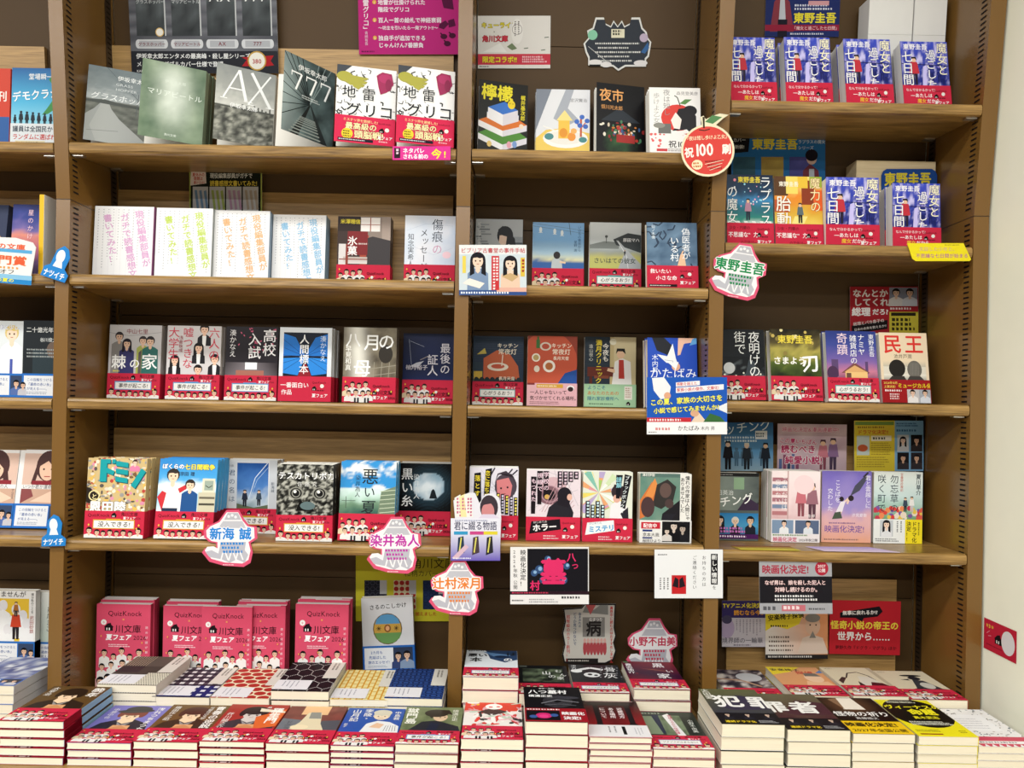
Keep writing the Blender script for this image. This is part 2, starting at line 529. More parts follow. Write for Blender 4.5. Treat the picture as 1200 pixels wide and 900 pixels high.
BLAB = {'F': ('bookcase section cut by the left picture edge, pale blue banded paperbacks on it', 'bookcase'),
        'L': ('widest bookcase section with red-banded paperbacks and pink booklets at its foot', 'bookcase'),
        'M': ('middle bookcase section without wooden backboards, between two slotted brown uprights', 'bookcase'),
        'R': ('bookcase section next to the cream wall, blue night-scene paperbacks on top', 'bookcase')}
for k in 'FLMR':
    r = empty('bookcase', ((BX[k][0] + BX[k][1]) / 2, 0, 0)); tag(r, BLAB[k][0], 'bookcase', 'bookcase sections'); bays[k] = r
def child(o, p):
    o.parent = p; o.matrix_parent_inverse = Matrix.Translation(-p.location); return o
def up_prof(y0, y1):
    """upright profile in YZ, canted above the joint"""
    dz = ZTOP - ZJ
    return [(y0, ZBASE + .0008), (y1, ZBASE + .0008), (y1, ZJ), (y1 - dz * TC, ZTOP), (y0 - dz * TC, ZTOP), (y0, ZJ)]
# uprights, with rows of slots and the metal strip near the back
def upright(i, bay, left_face, right_face, dotty=False):
    x0, x1 = PX[i] - PW[i] / 2, PX[i] + PW[i] / 2
    m = MB()
    m.prism(up_prof(0, DEPTH), x0, x1, 0)
    m.prism([(-0.0006, ZJ - 0.0006), (0.1, ZJ - 0.0006), (0.1, ZJ + 0.0006), (-0.0006, ZJ + 0.0006)], x0 - 0.0003, x1 + 0.0003, 2)
    for xf, on in ((x0, left_face), (x1, right_face)):
        if not on: continue
        e = -0.0004 if xf == x0 else 0.0004
        for (ya, yb, mi) in ((DEPTH - 0.034, DEPTH - 0.010, 2),):
            for za, zb, cant in ((ZBASE + .004, ZJ - .004, 0), (ZJ + .004, ZTOP - .01, 1)):
                o0, o1 = (-(za - ZJ) * TC, -(zb - ZJ) * TC) if cant else (0, 0)
                m.quad([(xf + e, ya + o0, za), (xf + e, yb + o0, za), (xf + e, yb + o1, zb), (xf + e, ya + o1, zb)], mi)
        z = 0.86
        n = 0
        while z < ZTOP - 0.02:
            gap = abs(z - ZJ) < 0.012
            if not gap:
                o = -(z - ZJ) * TC if z > ZJ else 0
                for yc, l in ((0.0105, 0.0165), (DEPTH - 0.028, 0.0135)):
                    h = 0.0030
                    if dotty: l = 0.011
                    m.quad([(xf + e * 2, yc + o, z), (xf + e * 2, yc + l + o, z), (xf + e * 2, yc + l + o, z + h), (xf + e * 2, yc + o, z + h)], 1)
            z += 0.0097
    o = m.build('upright', [M_LAM, M_SLOT, M_STRIP])
    child(o, bays[bay])
upright(0, 'L', True, True)
upright(1, 'L', True, True)
upright(2, 'M', True, True, True)
upright(3, 'R', True, False)
# back panels with seams
SEAMS = {'F': [126, 200, 342, 610, 680], 'L': [157, 242, 372, 610, 675], 'M': [64, 242, 388, 533, 690], 'R': [70, 258, 400, 560, 700]}
for k in 'FLMR':
    x0, x1 = BX[k][0] + .0012, BX[k][1] - .0012
    m = MB()
    zs = sorted([ZBASE + .001] + [zof(v, (600 if k == 'M' else 300 if k == 'L' else 990 if k == 'R' else 30), DEPTH) for v in SEAMS[k]] + [ZTOP, ZJ])
    for za, zb in zip(zs, zs[1:]):
        if zb - za < 0.004: continue
        cant = za >= ZJ - 1e-6
        if not cant:
            m.prism([(DEPTH, za + .0008), (DEPTH + .012, za + .0008), (DEPTH + .012, zb - .0008), (DEPTH, zb - .0008)], x0, x1, 0)
        else:
            oa, ob = (za - ZJ) * TC, (zb - ZJ) * TC
            m.prism([(DEPTH - oa, za + .0008), (DEPTH + .012 - oa, za + .0008), (DEPTH + .012 - ob, zb - .0008), (DEPTH - ob, zb - .0008)], x0, x1, 0)
    dz = (ZTOP - ZJ) * TC
    m.prism([(DEPTH + .0122, ZBASE + .001), (DEPTH + .016, ZBASE + .001), (DEPTH + .016, ZJ), (DEPTH + .016 - dz, ZTOP), (DEPTH + .0122 - dz, ZTOP), (DEPTH + .0122, ZJ)], x0, x1, 1)
    child(m.build('back_panel', [M_BACK, M_SLOT]), bays[k])
# oak shelves: bull-nosed front edge, sloped as set on their brackets
for k in 'FLMR':
    x0, x1 = BX[k]
    for i, (pl, pr, tilt) in enumerate(SH[k]):
        zl = at(pl[0], pl[1], 0).z; zr = at(pr[0], pr[1], 0).z
        z = (zl + zr) / 2
        y0 = frontY(z) - 0.001
        z = (at(pl[0], pl[1], y0).z + at(pr[0], pr[1], y0).z) / 2
        t = math.radians(tilt)
        SHZ[k, i + 1] = (z, y0, t)
        D = DEPTH - 0.004 + frontY(z) - y0 if z < ZJ else DEPTH - 0.004
        pr_ = [(0.006, 0), (0.002, -0.002), (0, -0.006), (0, -TH + 0.006), (0.002, -TH + 0.002), (0.006, -TH), (D, -TH), (D, 0)]
        prof = [(y * math.cos(t) - zz * math.sin(t), y * math.sin(t) + zz * math.cos(t)) for y, zz in pr_]
        xa, xb = x0 + 0.002, x1 - 0.002
        m = MB().prism(prof, xa - (xa + xb) / 2, xb - (xa + xb) / 2, 0)
        o = m.build('shelf', M_OAK)
        o.location = ((xa + xb) / 2, y0, z)
        child(o, bays[k])
        for xs in (xa, xb - 0.022):          # steel brackets under each end
            for yy in (0.012, D - 0.03):
                b_ = MB()
                yz = yy * math.sin(t)
                b_.box(xs - (xa + xb) / 2, xs + 0.02 - (xa + xb) / 2, yy, yy + 0.012, yz - TH - 0.0028, yz - TH + 0.0002, 0)
                b_.build('bracket', M_STEEL, o)
# oak boards standing against the back
def backboard(bay, row, u0, v0, u1, v1, lean=2, Y=0.150):
    Y, lean = .1715, 0
    a, b = at(u0, v0, Y), at(u1, v1, Y)
    zb = (shelf_z(bay, row, Y) if row else ZBASE) + 0.0008
    if row == 1: zb += .003
    h = a.z - zb
    o = MB().box(-(b.x - a.x) / 2, (b.x - a.x) / 2, 0, 0.009, 0, h).build('backboard', M_OAKD)
    o.location = ((a.x + b.x) / 2, Y + (frontY(zb) if row == 1 else 0), zb)
    o.rotation_euler = ((CANT if row == 1 else 0) + math.radians(-lean), 0, 0)
    child(o, bays[bay])
backboard('L', 1, 134, 62, 533, 70, 1, .160)
backboard('L', 2, 130, 222, 531, 234, 1, .160)
backboard('L', 4, 128, 501, 529, 503, 1, .158)
backboard('F', 1, -80, 61, 64, 63, 1, .160)
backboard('F', 2, -80, 222, 66, 222, 1, .160)
backboard('F', 4, -80, 498, 62, 500, 1, .160)
backboard('R', None, 853, 676, 1051, 680, 1, .160)
backboard('R', 4, 853, 520, 1062, 522, 1, .166)
# display table with its own rounded oak lip
t = MB().prism([(-0.218, ZBASE), (-0.224, ZBASE - .005), (-0.224, ZBASE - .024), (-0.218, ZBASE - .03), (DEPTH - .002, ZBASE - .03), (DEPTH - .002, ZBASE)], BX['F'][0], BX['R'][1]).build('table_top', M_OAK)
r = empty('display_table', (0, 0, ZBASE)); tag(r, 'low wooden display ledge along the foot of the bookcases, carrying flat book stacks', 'table')
child(t, r)
c = MB().box(BX['F'][0], BX['R'][1], -0.19, DEPTH - .004, 0.0, ZBASE - 0.031).build('base_cabinet', M_LAM); child(c, r)
# ------------------------------------------------------------------ the printed artwork
RED, PINK = 'd02c48', 'd94f6c'
def house(a, x, y, s, c='18120f'):
    """small black gabled-house mark"""
    a.poly([(x, y), (x + s, y), (x + s, y + s * .45), (x + s * 1.12, y + s * .45), (x + s * .8, y + s * .75), (x + s * .74, y + s), (x + s * .34, y + s * .9), (x - s * .1, y + s * .45), (x, y + s * .45)], c)
    a.rect(x + s * .2, y + s * .08, x + s * .34, y + s * .38, 'f4f0ec').rect(x + s * .5, y + s * .08, x + s * .64, y + s * .38, 'f4f0ec')
def fair(a, x, y, k=1.0, q=True):
    """fair lettering at the right of a band"""
    if q: a.T('QuizKnock', x, y + 24 * k, 7.6 * k, '3a0d14', .012)
    a.T('×', x + 16 * k, y + 18.5 * k, 5 * k, 'e9c24a')
    house(a, x, y + 8.5 * k, 9 * k)
    a.ell(x + 11.5 * k, y + 18 * k, 3, 3, 'f2efe9', 12)
    a.T('川文庫', x + 12 * k, y + 9 * k, 10.5 * k, '2a1014', .01)
    a.T('夏フェア', x + 1, y - 1 * k, 7.8 * k, 'ffffff', .03)
    a.T('2026', x + 33.5 * k, y - 1 * k, 7.2 * k, '2a1014', .015)
def sparkle(a, pts, c='f3c64e', r=1.6):
    for x, y in pts: a.poly([(x - r, y), (x, y + r * 1.6), (x + r, y), (x, y - r * 1.6)], c)
def bandA(h=50):
    a = Art(105, h, RED)
    for x, y, s in ((8, 12, 22), (20, 17, 24), (33, 15, 24), (46, 17, 25), (13, 2, 22), (27, 1, 25), (41, 0, 24), (52, 3, 22)):
        a.person(x, y, s, body='ece9e6' if x != 8 else 'e8d4b0')
    for x in (24, 30, 44, 50): a.rect(x, 0, x + 3.5, 9, '26242a')
    fair(a, 60, 8, .92)
    sparkle(a, [(6, 40), (58, 18), (66, 23), (97, 22)])
    return a
def bandB(title, edge='5a9bd0', h=50, box='f6f4f0'):
    a = Art(105, h, RED)
    a.T('QuizKnock', 5, h - 11, 8, '3a0d14', .012)
    house(a, 47, h - 12, 9)
    a.T('角川文庫', 64, h - 8.5, 7.6, '2a1014', .012).T('夏フェア', 68, h - 15, 5.6, 'ffffff', .02).T('2026', 88, h - 15, 5.4, '3a1014')
    a.rect(15, h - 33, 89, h - 16, edge).rect(16.5, h - 31.5, 87.5, h - 18, box)
    a.rect(38, h - 18, 64, h - 14.5, edge)
    n = len(title)
    sz = min(13.0, 66.0 / n)
    a.T(title, 52, h - 29.5 + (13 - sz) * .4, sz, '231a17', .02, al='c', sh=.12)
    for i, x in enumerate((9, 23, 34, 46, 58, 70, 82, 96)):
        a.person(x, -6 if i in (0, 7) else -8, 26 if i in (0, 7) else 22 + (i % 2) * 2, body='efece8', w=1.25)
    sparkle(a, [(8, h - 26), (97, h - 26), (93, h - 32)])
    return a
def bandC(lines, h=50, strip=None):
    a = Art(105, h, RED)
    for s, x, y, sz, c in lines: a.T(s, x, y, sz, c, .02)
    if strip: a.rect(4, 2, 62, 8, '231416').dashes(6, 3, 60, 7.4, 1, 'e8e2da')
    a.T('QuizKnock', 68, h - 14, 5.8, '3a0d14', .01)
    house(a, 68, h - 28, 9); a.ell(88, h - 19, 4, 4, 'f2efe9', 12)
    a.dashes(78, h - 30, 98, h - 25, 1, '3a1014')
    a.T('夏フェア', 68, h - 41, 8, 'ffffff', .03)
    return a
def groupband(h, stripes):
    pass

# ---- covers -------------------------------------------------------
A = {}
def art(k):
    def d(fn):
        A[k] = fn; return fn
    return d
def photo(a, x0, y0, x1, y1, stops, nx=28, ny=40, amp=.25, sc=(5, 8), seed=0.0, bias=None):
    def fn(u, v):
        t = v + amp * (fbm(u * sc[0], v * sc[1], seed) - .5) * 2
        if bias: t += bias(u, v)
        return ramp(t, *stops)
    a.grid(x0, y0, x1, y1, nx, ny, fn)

@art('grass')
def _():
    a = Art(105, 148, '8b9294')
    def fn(u, v):
        n = fbm(u * 6, v * 22, 3)
        if v > .56: return ramp(v + .25 * (n - .5), (.56, 'a9b0b0'), (.75, '7f898b'), (1, '6a767a'))
        return mixc('3c403a', '7a7d74', n * 1.2 - .1)
    a.grid(0, 0, 105, 148, 30, 44, fn)
    a.poly([(-30, 0), (112, 0), (84, 24), (56, 48), (42, 66), (36, 80), (26, 80), (14, 64), (-12, 40)], 'a3a6a3').poly([(-30, 0), (20, 0), (8, 30), (24, 74), (26, 80), (14, 64), (-12, 40)], '979b99')
    a.poly([(0, 80), (30, 84), (50, 81), (105, 78), (105, 74), (0, 76)], '454a46')
    a.line([(30, 148), (105, 72)], .8, '4f5659').line([(82, 60), (85, 105)], 1, '50575a').line([(4, 20), (55, 25)], .8, '707472')
    a.T('伊坂幸太郎', 48, 126, 10.5, 'eef0ee', .01)
    a.T('GRASS', 46, 115, 7, 'd8dcdc', al='l', sx=1.3).T('HOPPER', 46, 105, 7, 'd8dcdc', sx=1.3)
    a.T('グラスホッパー', 6, 84, 15, 'f2f4f4', 0, sh=.15)
    return a
@art('maria')
def _():
    a = Art(105, 148, '7f9078')
    def fn(u, v):
        n = fbm(u * 3, v * 4, 8)
        c = math.exp(-((u - .5) ** 2 * 14 + (v - .6) ** 2 * 7))
        return mixc(mixc('3f5b41', '8a9c80', n), 'e3eadf', c * (.5 + n * .6))
    a.grid(0, 0, 105, 148, 28, 40, fn)
    a.T('マリアビートル', 10, 84, 13, 'dfe6dd', 0)
    a.T('伊坂幸太郎', 38, 110, 7, 'd5ddd2').T('角川文庫', 42, 8, 5, 'dfe6dd')
    return a
@art('ax')
def _():
    a = Art(105, 148, 'b5b6b0')
    def fn(u, v):
        n = fbm(u * 9, v * 16, 5)
        if v > .46: return ramp(v + .2 * (n - .5), (.46, 'cfcfc8'), (.7, 'a2a49f'), (1, '8b8f8d'))
        return ramp(n, (.25, '33342e'), (.55, '6f7067'), (.8, 'a4a498'))
    a.grid(0, 0, 105, 148, 34, 48, fn)
    a.rect(0, 66, 105, 69, '4a4c46')
    for i in range(9): a.rect(40 + i * 7, 69, 43 + i * 7, 72 + (i * 5) % 7, '5b5d57')
    a.line([(14, 84), (40, 142)], 3, 'f6f7f5').line([(40, 142), (54, 84)], 5.5, 'f6f7f5').line([(22, 104), (47, 104)], 2.4, 'f6f7f5')
    a.line([(62, 142), (98, 78)], 5.5, 'f6f7f5').line([(96, 142), (58, 78)], 3, 'f6f7f5')
    for x in (9, 50, 54, 94, 57, 90): a.rect(x, 82 if x < 55 else 78, x + 12, 83.4 if x < 55 else 79.4, 'f6f7f5')
    a.T('伊坂幸太郎', 26, 67.5, 10, 'f2f3f1', .02)
    return a
@art('seven')
def _():
    a = Art(105, 148, '2b3232')
    def fn(u, v):
        n = fbm(u * 4, v * 5, 9)
        return mixc(mixc('151a1b', '5d6f70', n), 'aab9b8', max(0, .9 - u * 2.2) * (1 - abs(v - .5)))
    a.grid(0, 0, 105, 148, 26, 36, fn)
    vp = (55, 66)
    for x in (0, 12, 24, 36, 70, 84, 96): a.line([(x, 148), vp], 1.6, '14191a' if x < 40 else '7e8c8c')
    for y in (30, 50, 70, 90, 110): a.line([(0, y), vp], 1.3, '182022')
    a.poly([(18, 0), (34, 0), (56, 64), (53, 64)], '1c1f1f').poly([(78, 0), (94, 0), (58, 64), (56, 64)], '24292a')
    for i in range(9):
        y = 3 + i * 7 * (1 - i * .05)
        w = (66 - y) * .62
        a.rect(54 - w, y, 56 + w * .6, y + 2.6 - i * .2, '888f8b')
    a.T('伊坂幸太郎', 28, 124, 12, 'f0f2f1', .015)
    for x in (16, 46, 76):
        a.line([(x, 116), (x + 20, 116)], 2.6, 'f6f7f6').line([(x, 118), (x, 108)], 1.6, 'f6f7f6').line([(x + 20, 116), (x + 9, 84)], 3.6, 'f6f7f6')
    a.dashes(38, 72, 80, 80, 2, 'c8cfcd')
    return a
@art('mine')
def _():
    a = Art(105, 148, 'f1f0ee')
    R = random.Random(4)
    for i in range(46):
        x, y = R.uniform(0, 105), R.uniform(45, 148)
        t = R.uniform(0, 6.3); l = R.uniform(3, 9)
        a.line([(x, y), (x + l * math.cos(t), y + l * math.sin(t)), (x + l * 1.3 * math.cos(t + .7), y + l * 1.3 * math.sin(t + .7))], R.uniform(.8, 2.4), '23252a')
    a.poly([(0, 148), (26, 148), (0, 122)], '3b3f46')
    for t in (0, .35, .7, 1.05): a.poly([(4, 132), (10, 118), (26 + 26 * math.cos(-t), 122 + 22 * math.sin(-t)), (30 + 26 * math.cos(-t), 127 + 22 * math.sin(-t))], 'a7a23e')
    a.ell(14, 126, 14, 10, 'a7a23e')
    a.poly([(70, 134), (80, 142), (97, 140), (101, 120), (90, 104), (78, 98), (74, 112)], '9c2153').ell(86, 130, 12, 9, 'b02d63')
    a.ell(92, 118, 6, 12, '8a1a48')
    a.T('地', 10, 88, 25, '16181c', .02, 'f1f0ee', .05).T('雷', 45, 86, 25, '16181c', .02, 'f1f0ee', .05)
    a.T('グ', 18, 54, 27, '16181c', .03, 'f1f0ee', .05).T('リ', 48, 54, 27, '16181c', .03, 'f1f0ee', .05).T('コ', 76, 54, 27, '16181c', .03, 'f1f0ee', .05)
    return a
def band_mine():
    a = Art(105, 52, 'dc2f55')
    a.T('ミステリ界を震撼した!', 14, 42, 6, 'f4e6a0', .01, rot=-.03)
    a.T('最高級の', 18, 27, 14, 'f6ecb4', .04, '8a1533', .05)
    a.T('頭脳戦!', 34, 11, 16, 'f6ecb4', .04, '8a1533', .05)
    a.ell(22, 17, 10, 10, 'e9d23c').dashes(15, 10, 29, 24, 3, '2a1a10')
    a.rect(6, 3, 68, 8.5, '231a2a').dashes(8, 4, 66, 8, 1, 'e8e2e8')
    a.T('QuizKnock', 76, 40, 4.6, '4a0d1a'); house(a, 78, 24, 9); a.ell(92, 30, 4, 4, 'f2efe9', 12)
    a.T('夏フェア', 76, 12, 6.6, 'fff', .03).dashes(78, 5, 98, 9, 1, 'f4d8dc')
    return a
def script(col):
    a = Art(105, 148, 'efeff1')
    a.vdashes(4, 12, 102, 142, 11, '85858f', 1.5, seed=len(col) + ord(col[0]), ends=.55, gap=3.6)
    R = random.Random(col)
    for i in range(9):
        x = 6 + i * 10.6; a.line([(x, 10), (x, 142)], .25, 'c8c8d0')
    a.V('現役編集部員が', 78, 140, 16, col, .03, rot=.17)
    a.V('ガチで読書感想文', 52, 134, 16, col, .03, rot=.17)
    a.V('書いてみた!', 22, 132, 16, col, .03, rot=.17)
    a.dashes(6, 3, 34, 8, 1, '3a3a40')
    return a
for k_, c_ in (('s_pink', 'd9a6d0'), ('s_green', 'c0d65c'), ('s_orange', 'e8b07a'), ('s_blue', '8cc0e4')):
    A[k_] = (lambda c: lambda: script(c))(c_)
@art('hyoka')
def _():
    a = Art(105, 148, '3a2a26')
    a.rect(45, 44, 105, 148, '8d7f76').rect(88, 44, 105, 148, 'b8a79c', '9a8a80').rect(46, 118, 84, 146, 'efe9e6').rect(64, 118, 66, 146, '9a5a48').rect(46, 131, 84, 132.4, '9a5a48')
    a.poly([(45, 44), (58, 44), (62, 110), (45, 118)], 'a4432f').poly([(58, 40), (105, 40), (105, 100), (70, 108), (58, 104)], '3a3537')
    a.rect(3, 40, 17, 92, 'd9d3d2').rect(12, 52, 60, 66, 'd9d3d2', 'b9a9a0').rect(4, 60, 60, 62, '8a3a2c').poly([(17, 44), (22, 44), (22, 92), (17, 92)], '8a3a2c')
    a.rect(20, 70, 60, 118, '7c1c20').rect(0, 118, 45, 148, '2a1c18')
    a.T('米澤穂信', 5, 134, 10, 'f0dc3c', .03)
    a.V('氷菓', 30, 108, 20, 'f6f2f0', .03)
    a.dashes(42, 90, 66, 96, 1, 'd8c8c4')
    return a
@art('scar')
def _():
    a = Art(105, 148, 'dfe3ea')
    def fn(u, v):
        n = fbm(u * 2.5, v * 3, 2)
        return mixc(mixc('f0eef2', 'c9d8ea', n), '7fa9d8', max(0, u - .55) * 1.6 * n * (1.1 - abs(v - .45)))
    a.grid(0, 0, 105, 148, 22, 30, fn)
    a.ell(88, 70, 9, 7, 'f1cdd8')
    a.V('傷痕', 68, 142, 24, '3a4250', .0).V('の', 68, 92, 22, 'c98fb0')
    a.V('メッセージ', 40, 122, 17, '2a2e38', .0)
    a.V('知念実希人', 13, 112, 13.5, '2a2e38', .0)
    a.line([(4, 118), (44, 132), (100, 128)], .5, 'b9c3d4').line([(8, 90), (60, 70), (100, 84)], .5, 'b9c3d4')
    return a
@art('thorn')
def _():
    a = Art(105, 148, 'b9b5b7', 'c9c7c9')
    a.line([(0, 132), (40, 126), (105, 134)], .7, '8a8a90')
    a.person(20, 44, 90, '3a3436', '8d8a88', 'd8b49c', .95, hr=.085).person(68, 44, 82, '3a3436', 'a9b05a', 'e0bca2', .8, hr=.09)
    a.person(36, 44, 76, '27242c', '3a3a6a', 'e0bca2', .95, True, hr=.1).person(83, 44, 82, '2c282a', '2f6a64', 'e0bca2', .95, hr=.1)
    a.poly([(60, 50), (66, 50), (66, 98), (60, 92)], '5e5654')
    a.T('中山七里', 34, 131, 11, '8a3038', .005)
    a.T('棘', 6, 62, 30, 'f8f8f8', .02).T('の', 42, 62, 22, 'f8f8f8', .02).T('家', 66, 62, 33, 'f8f8f8', .02)
    a.dashes(10, 52, 26, 58, 1, 'e0d860')
    return a
@art('liars')
def _():
    a = Art(105, 148, 'd3cfd1')
    for x, y, s, r in ((72, 108, 44, 1), (62, 72, 42, 0), (16, 48, 40, 0), (94, 50, 42, 1), (62, 30, 40, 1)):
        a.person(x, y, s, '151212', '1d1c22', 'ecc3aa', .75, long=(r == 0))
        a.poly([(x - 3, y), (x + 3, y), (x + 4, y + s * .46), (x - 4, y + s * .46)], 'f2f2f2')
    a.V('大学生', 13, 145, 22, 'cf4256', .0)
    a.V('嘘つきな', 41, 145, 21, 'cf4256', .0)
    a.V('六人の', 92, 145, 22, 'cf4256', .0)
    a.V('浅倉秋成', 27, 128, 8.5, '9a3a44', .0)
    return a
@art('exam')
def _():
    a = Art(105, 148, '211c22')
    R = random.Random(2)
    for i in range(26): a.ell(R.uniform(24, 100), R.uniform(82, 146), 2.4, 1.2, 'c85a7a', 8, R.uniform(0, 3))
    a.grid(0, 48, 105, 76, 10, 8, lambda u, v: mixc('8a8288', '2a2428', abs(u - .45) * 1.4 + v * .3))
    a.rect(22, 46, 78, 60, 'a56a5c').rect(40, 62, 64, 76, 'eef2f6')
    a.V('高校', 88, 144, 28, 'f6f4f6', .01).V('入試', 58, 136, 27, 'f6f4f6', .01)
    a.V('湊かなえ', 14, 142, 14, 'f0eef0', .0)
    return a
@art('specimen')
def _():
    a = Art(105, 148, 'dfe4ea')
    a.rect(8, 44, 97, 138, '0b1526')
    for sx_ in (-1, 1):
        a.poly([(52, 92), (52 + sx_ * 20, 128), (52 + sx_ * 46, 136), (52 + sx_ * 46, 90)], '1e6fc4')
        a.poly([(52, 88), (52 + sx_ * 46, 86), (52 + sx_ * 44, 56), (52 + sx_ * 14, 52)], '2a86dc')
        for i in range(5): a.line([(52, 90), (52 + sx_ * 45, 60 + i * 16)], .8, '123a70')
    a.poly([(36, 46), (68, 46), (54, 76), (50, 76)], '8d1c28')
    a.rect(0, 0, 8, 148, 'dfe4ea').rect(97, 0, 105, 148, 'dfe4ea')
    a.V('人間標本', 50, 134, 20, 'f6f6f6', .01)
    a.V('湊かなえ', 88, 132, 13, 'd8e4f4', .0)
    return a
@art('august')
def _():
    a = Art(105, 148, '6f6556')
    def fn(u, v):
        n = fbm(u * 5, v * 6, 12)
        return mixc(mixc('3f372d', '8d8470', n), 'e8e6dc', math.exp(-((u - .35 + v * .1) ** 2) * 40) * .9)
    a.grid(0, 0, 105, 148, 24, 34, fn)
    for y in (52, 66): a.line([(50, y), (105, y + 8)], 1.4, '9a9484')
    for x in (60, 75, 90): a.line([(x, 44), (x + 2, 80)], 1.2, '9a9484')
    a.ell(84, 96, 14, 18, '2f2a24')
    a.T('八', 4, 112, 30, 'fbfbfa', .02).T('月', 40, 106, 34, 'fbfbfa', .02).T('の', 68, 108, 34, 'fbfbfa', .02).T('母', 20, 54, 36, 'fbfbfa', .02)
    a.V('早見和真', 10, 112, 12.5, 'f2f0ea', .01)
    return a
@art('witness')
def _():
    a = Art(105, 148, '12204e')
    a.grid(0, 0, 105, 148, 16, 22, lambda u, v: mixc('16275f', '0b1433', v * .6 + .4 * fbm(u * 3, v * 3, 1)))
    a.poly([(14, 78), (30, 76), (44, 90), (28, 86)], 'c8ccd8').line([(12, 136), (18, 80)], .7, 'aab2c8').line([(14, 132), (44, 120)], .7, 'aab2c8').line([(36, 92), (56, 102)], 1.6, '9a8f90')
    a.V('最後の', 88, 128, 22, 'e9e6ef', .01).V('証人', 62, 104, 23, 'e9e6ef', .01)
    a.T('柚月裕子', 6, 72, 11.5, 'e9e6ef', .01)
    return a
@art('domino')
def _():
    a = Art(105, 148, 'cbb27e')
    R = random.Random(7)
    cs = ['d9d0c0', 'b9493f', 'e7ddc8', '8d8a88', 'e2b75a', '5a5450', 'd88fa8', 'f0e6d0', '9a9794', '7a5a40']
    for i in range(260):
        x, y = R.uniform(0, 105), 44 + 104 * R.random() ** 1.1
        a.ell(x, y, R.uniform(1.5, 4.2), R.uniform(1.5, 4.2), cs[R.randrange(len(cs))], 9, 0, i % 20 == 0)
    a.poly([(0, 94), (6, 92), (26, 76), (10, 62), (0, 66)], '2a221c').ring(14, 78, 10, 2, 'e8d9a0').T('と', 9, 72, 11, 'e8d9a0', .03)
    T_ = '1c9aa0'; D_ = '14505a'
    for c, o in ((D_, -1.5), (T_, 0)):
        a.rect(22 - o, 104 + o, 34 - o, 146 + o, c).poly([(30 - o, 132 + o), (48 - o, 124 + o), (46 - o, 116 + o), (30 - o, 122 + o)], c)
        a.rect(34 - o, 138 + o, 40 - o, 146 + o, c).rect(43 - o, 138 + o, 49 - o, 146 + o, c)
        for y0 in (134, 120, 105): a.poly([(50 - o, y0 + o), (72 - o, y0 - 3 + o), (72 - o, y0 + 6 + o), (50 - o, y0 + 9 + o)], c)
        a.poly([(78 - o, 98 + o), (86 - o, 92 + o), (104 - o, 124 + o), (96 - o, 130 + o)], c)
    a.person(84, 124, 22, '2a1a18', 'e07fa4', 'f0cdb4')
    a.T('恩田陸', 6, 49, 22, 'f6f2ea', .07, '5a5450', .03)
    return a
@art('war')
def _():
    a = Art(105, 148, '3f9fd8')
    a.grid(0, 46, 105, 148, 14, 18, lambda u, v: ramp(v + .2 * (fbm(u * 3, v * 4, 4) - .5), (0, 'e8f0f0'), (.3, '8cc8e8'), (.5, 'f2f6f6'), (.62, '4aa6e0'), (1, '2f86cc')))
    a.person(26, 44, 86, '2c2622', 'f2f0ee', 'f2cdb0', .8, hr=.125)
    a.poly([(10, 50), (0, 76), (8, 88), (16, 84)], 'c93038').poly([(40, 84), (52, 92), (50, 100), (36, 92)], 'c93038')
    a.rect(10, 44, 38, 56, '22304a')
    a.person(58, 44, 66, '2c2622', '1f4f8a', 'f2cdb0', .85, hr=.125)
    a.rect(74, 44, 105, 86, 'c9c2a8').rect(80, 86, 103, 112, 'ddd6c0').rect(84, 90, 100, 108, '9aa89a').rect(76, 62, 104, 66, '4a463c').rect(76, 74, 104, 78, '6a6456')
    a.line([(86, 99), (92, 95), (98, 99)], 1.4, '3a3a30')
    a.T('ぼくらの', 5, 130, 10, 'fff', .05, '1a3a7a', .05).T('七日間戦争', 45, 129, 11.2, 'f4e23c', .05, '1a3a7a', .05)
    a.T('宗田 理', 38, 117, 8, '22304a', .02)
    return a
@art('yourname')
def _():
    a = Art(105, 148, 'dcdfe4')
    a.rect(90, 0, 105, 148, 'c8ccd2')
    a.grid(26, 46, 88, 142, 16, 22, lambda u, v: ramp(v + .3 * (fbm(u * 3, v * 5, 6) - .5), (0, '8aa0a8'), (.25, 'c4d2dc'), (.5, '4f82c4'), (1, '24549c')))
    a.line([(50, 70), (62, 112), (86, 142)], 1.4, 'dce8f4').line([(52, 70), (66, 108), (88, 134)], .7, 'bcd4ec')
    a.poly([(26, 46), (88, 46), (88, 58), (60, 52), (26, 60)], '5f6a52')
    a.figure(42, 54, 34, '2a3040', '1c1c26').figure(70, 56, 32, '3a4a5a', '1c1c26')
    a.T('小説', 9, 134, 5, '5a6470')
    a.V('君の名は', 16, 128, 13, '3f5a78', .0, sp=1.35)
    a.V('新海誠', 97, 104, 7, '4a5a6c')
    return a
@art('tezca')
def _():
    a = Art(105, 148, '1a1a1a')
    def fn(u, v):
        n = fbm(u * 9, v * 12, 21)
        w = fbm(abs(u - .5) * 14, v * 16, 3)
        return ramp(n * .5 + w * .5, (.36, '0d0d0d'), (.5, '44443f'), (.62, 'b4b4aa'))
    a.grid(0, 44, 105, 148, 44, 46, fn)
    a.poly([(36, 58), (44, 80), (52, 72), (62, 80), (70, 58)], '0c0c0c')
    for x in (36, 80):
        a.ell(x, 92, 14, 12, '8d8d84').ell(x, 92, 11, 10, '161616').ring(x, 92, 8, 1.6, '9a9a92').ell(x - 2, 95, 3, 3, 'f0f0ea')
    a.ell(58, 68, 14, 8, '5f7376')
    a.T('テスカトリポカ', 2, 120, 15.2, 'fafafa', .03, '111111', .04)
    a.T('佐 藤 究', 38, 106, 10, 'e4e4e0', .0)
    return a
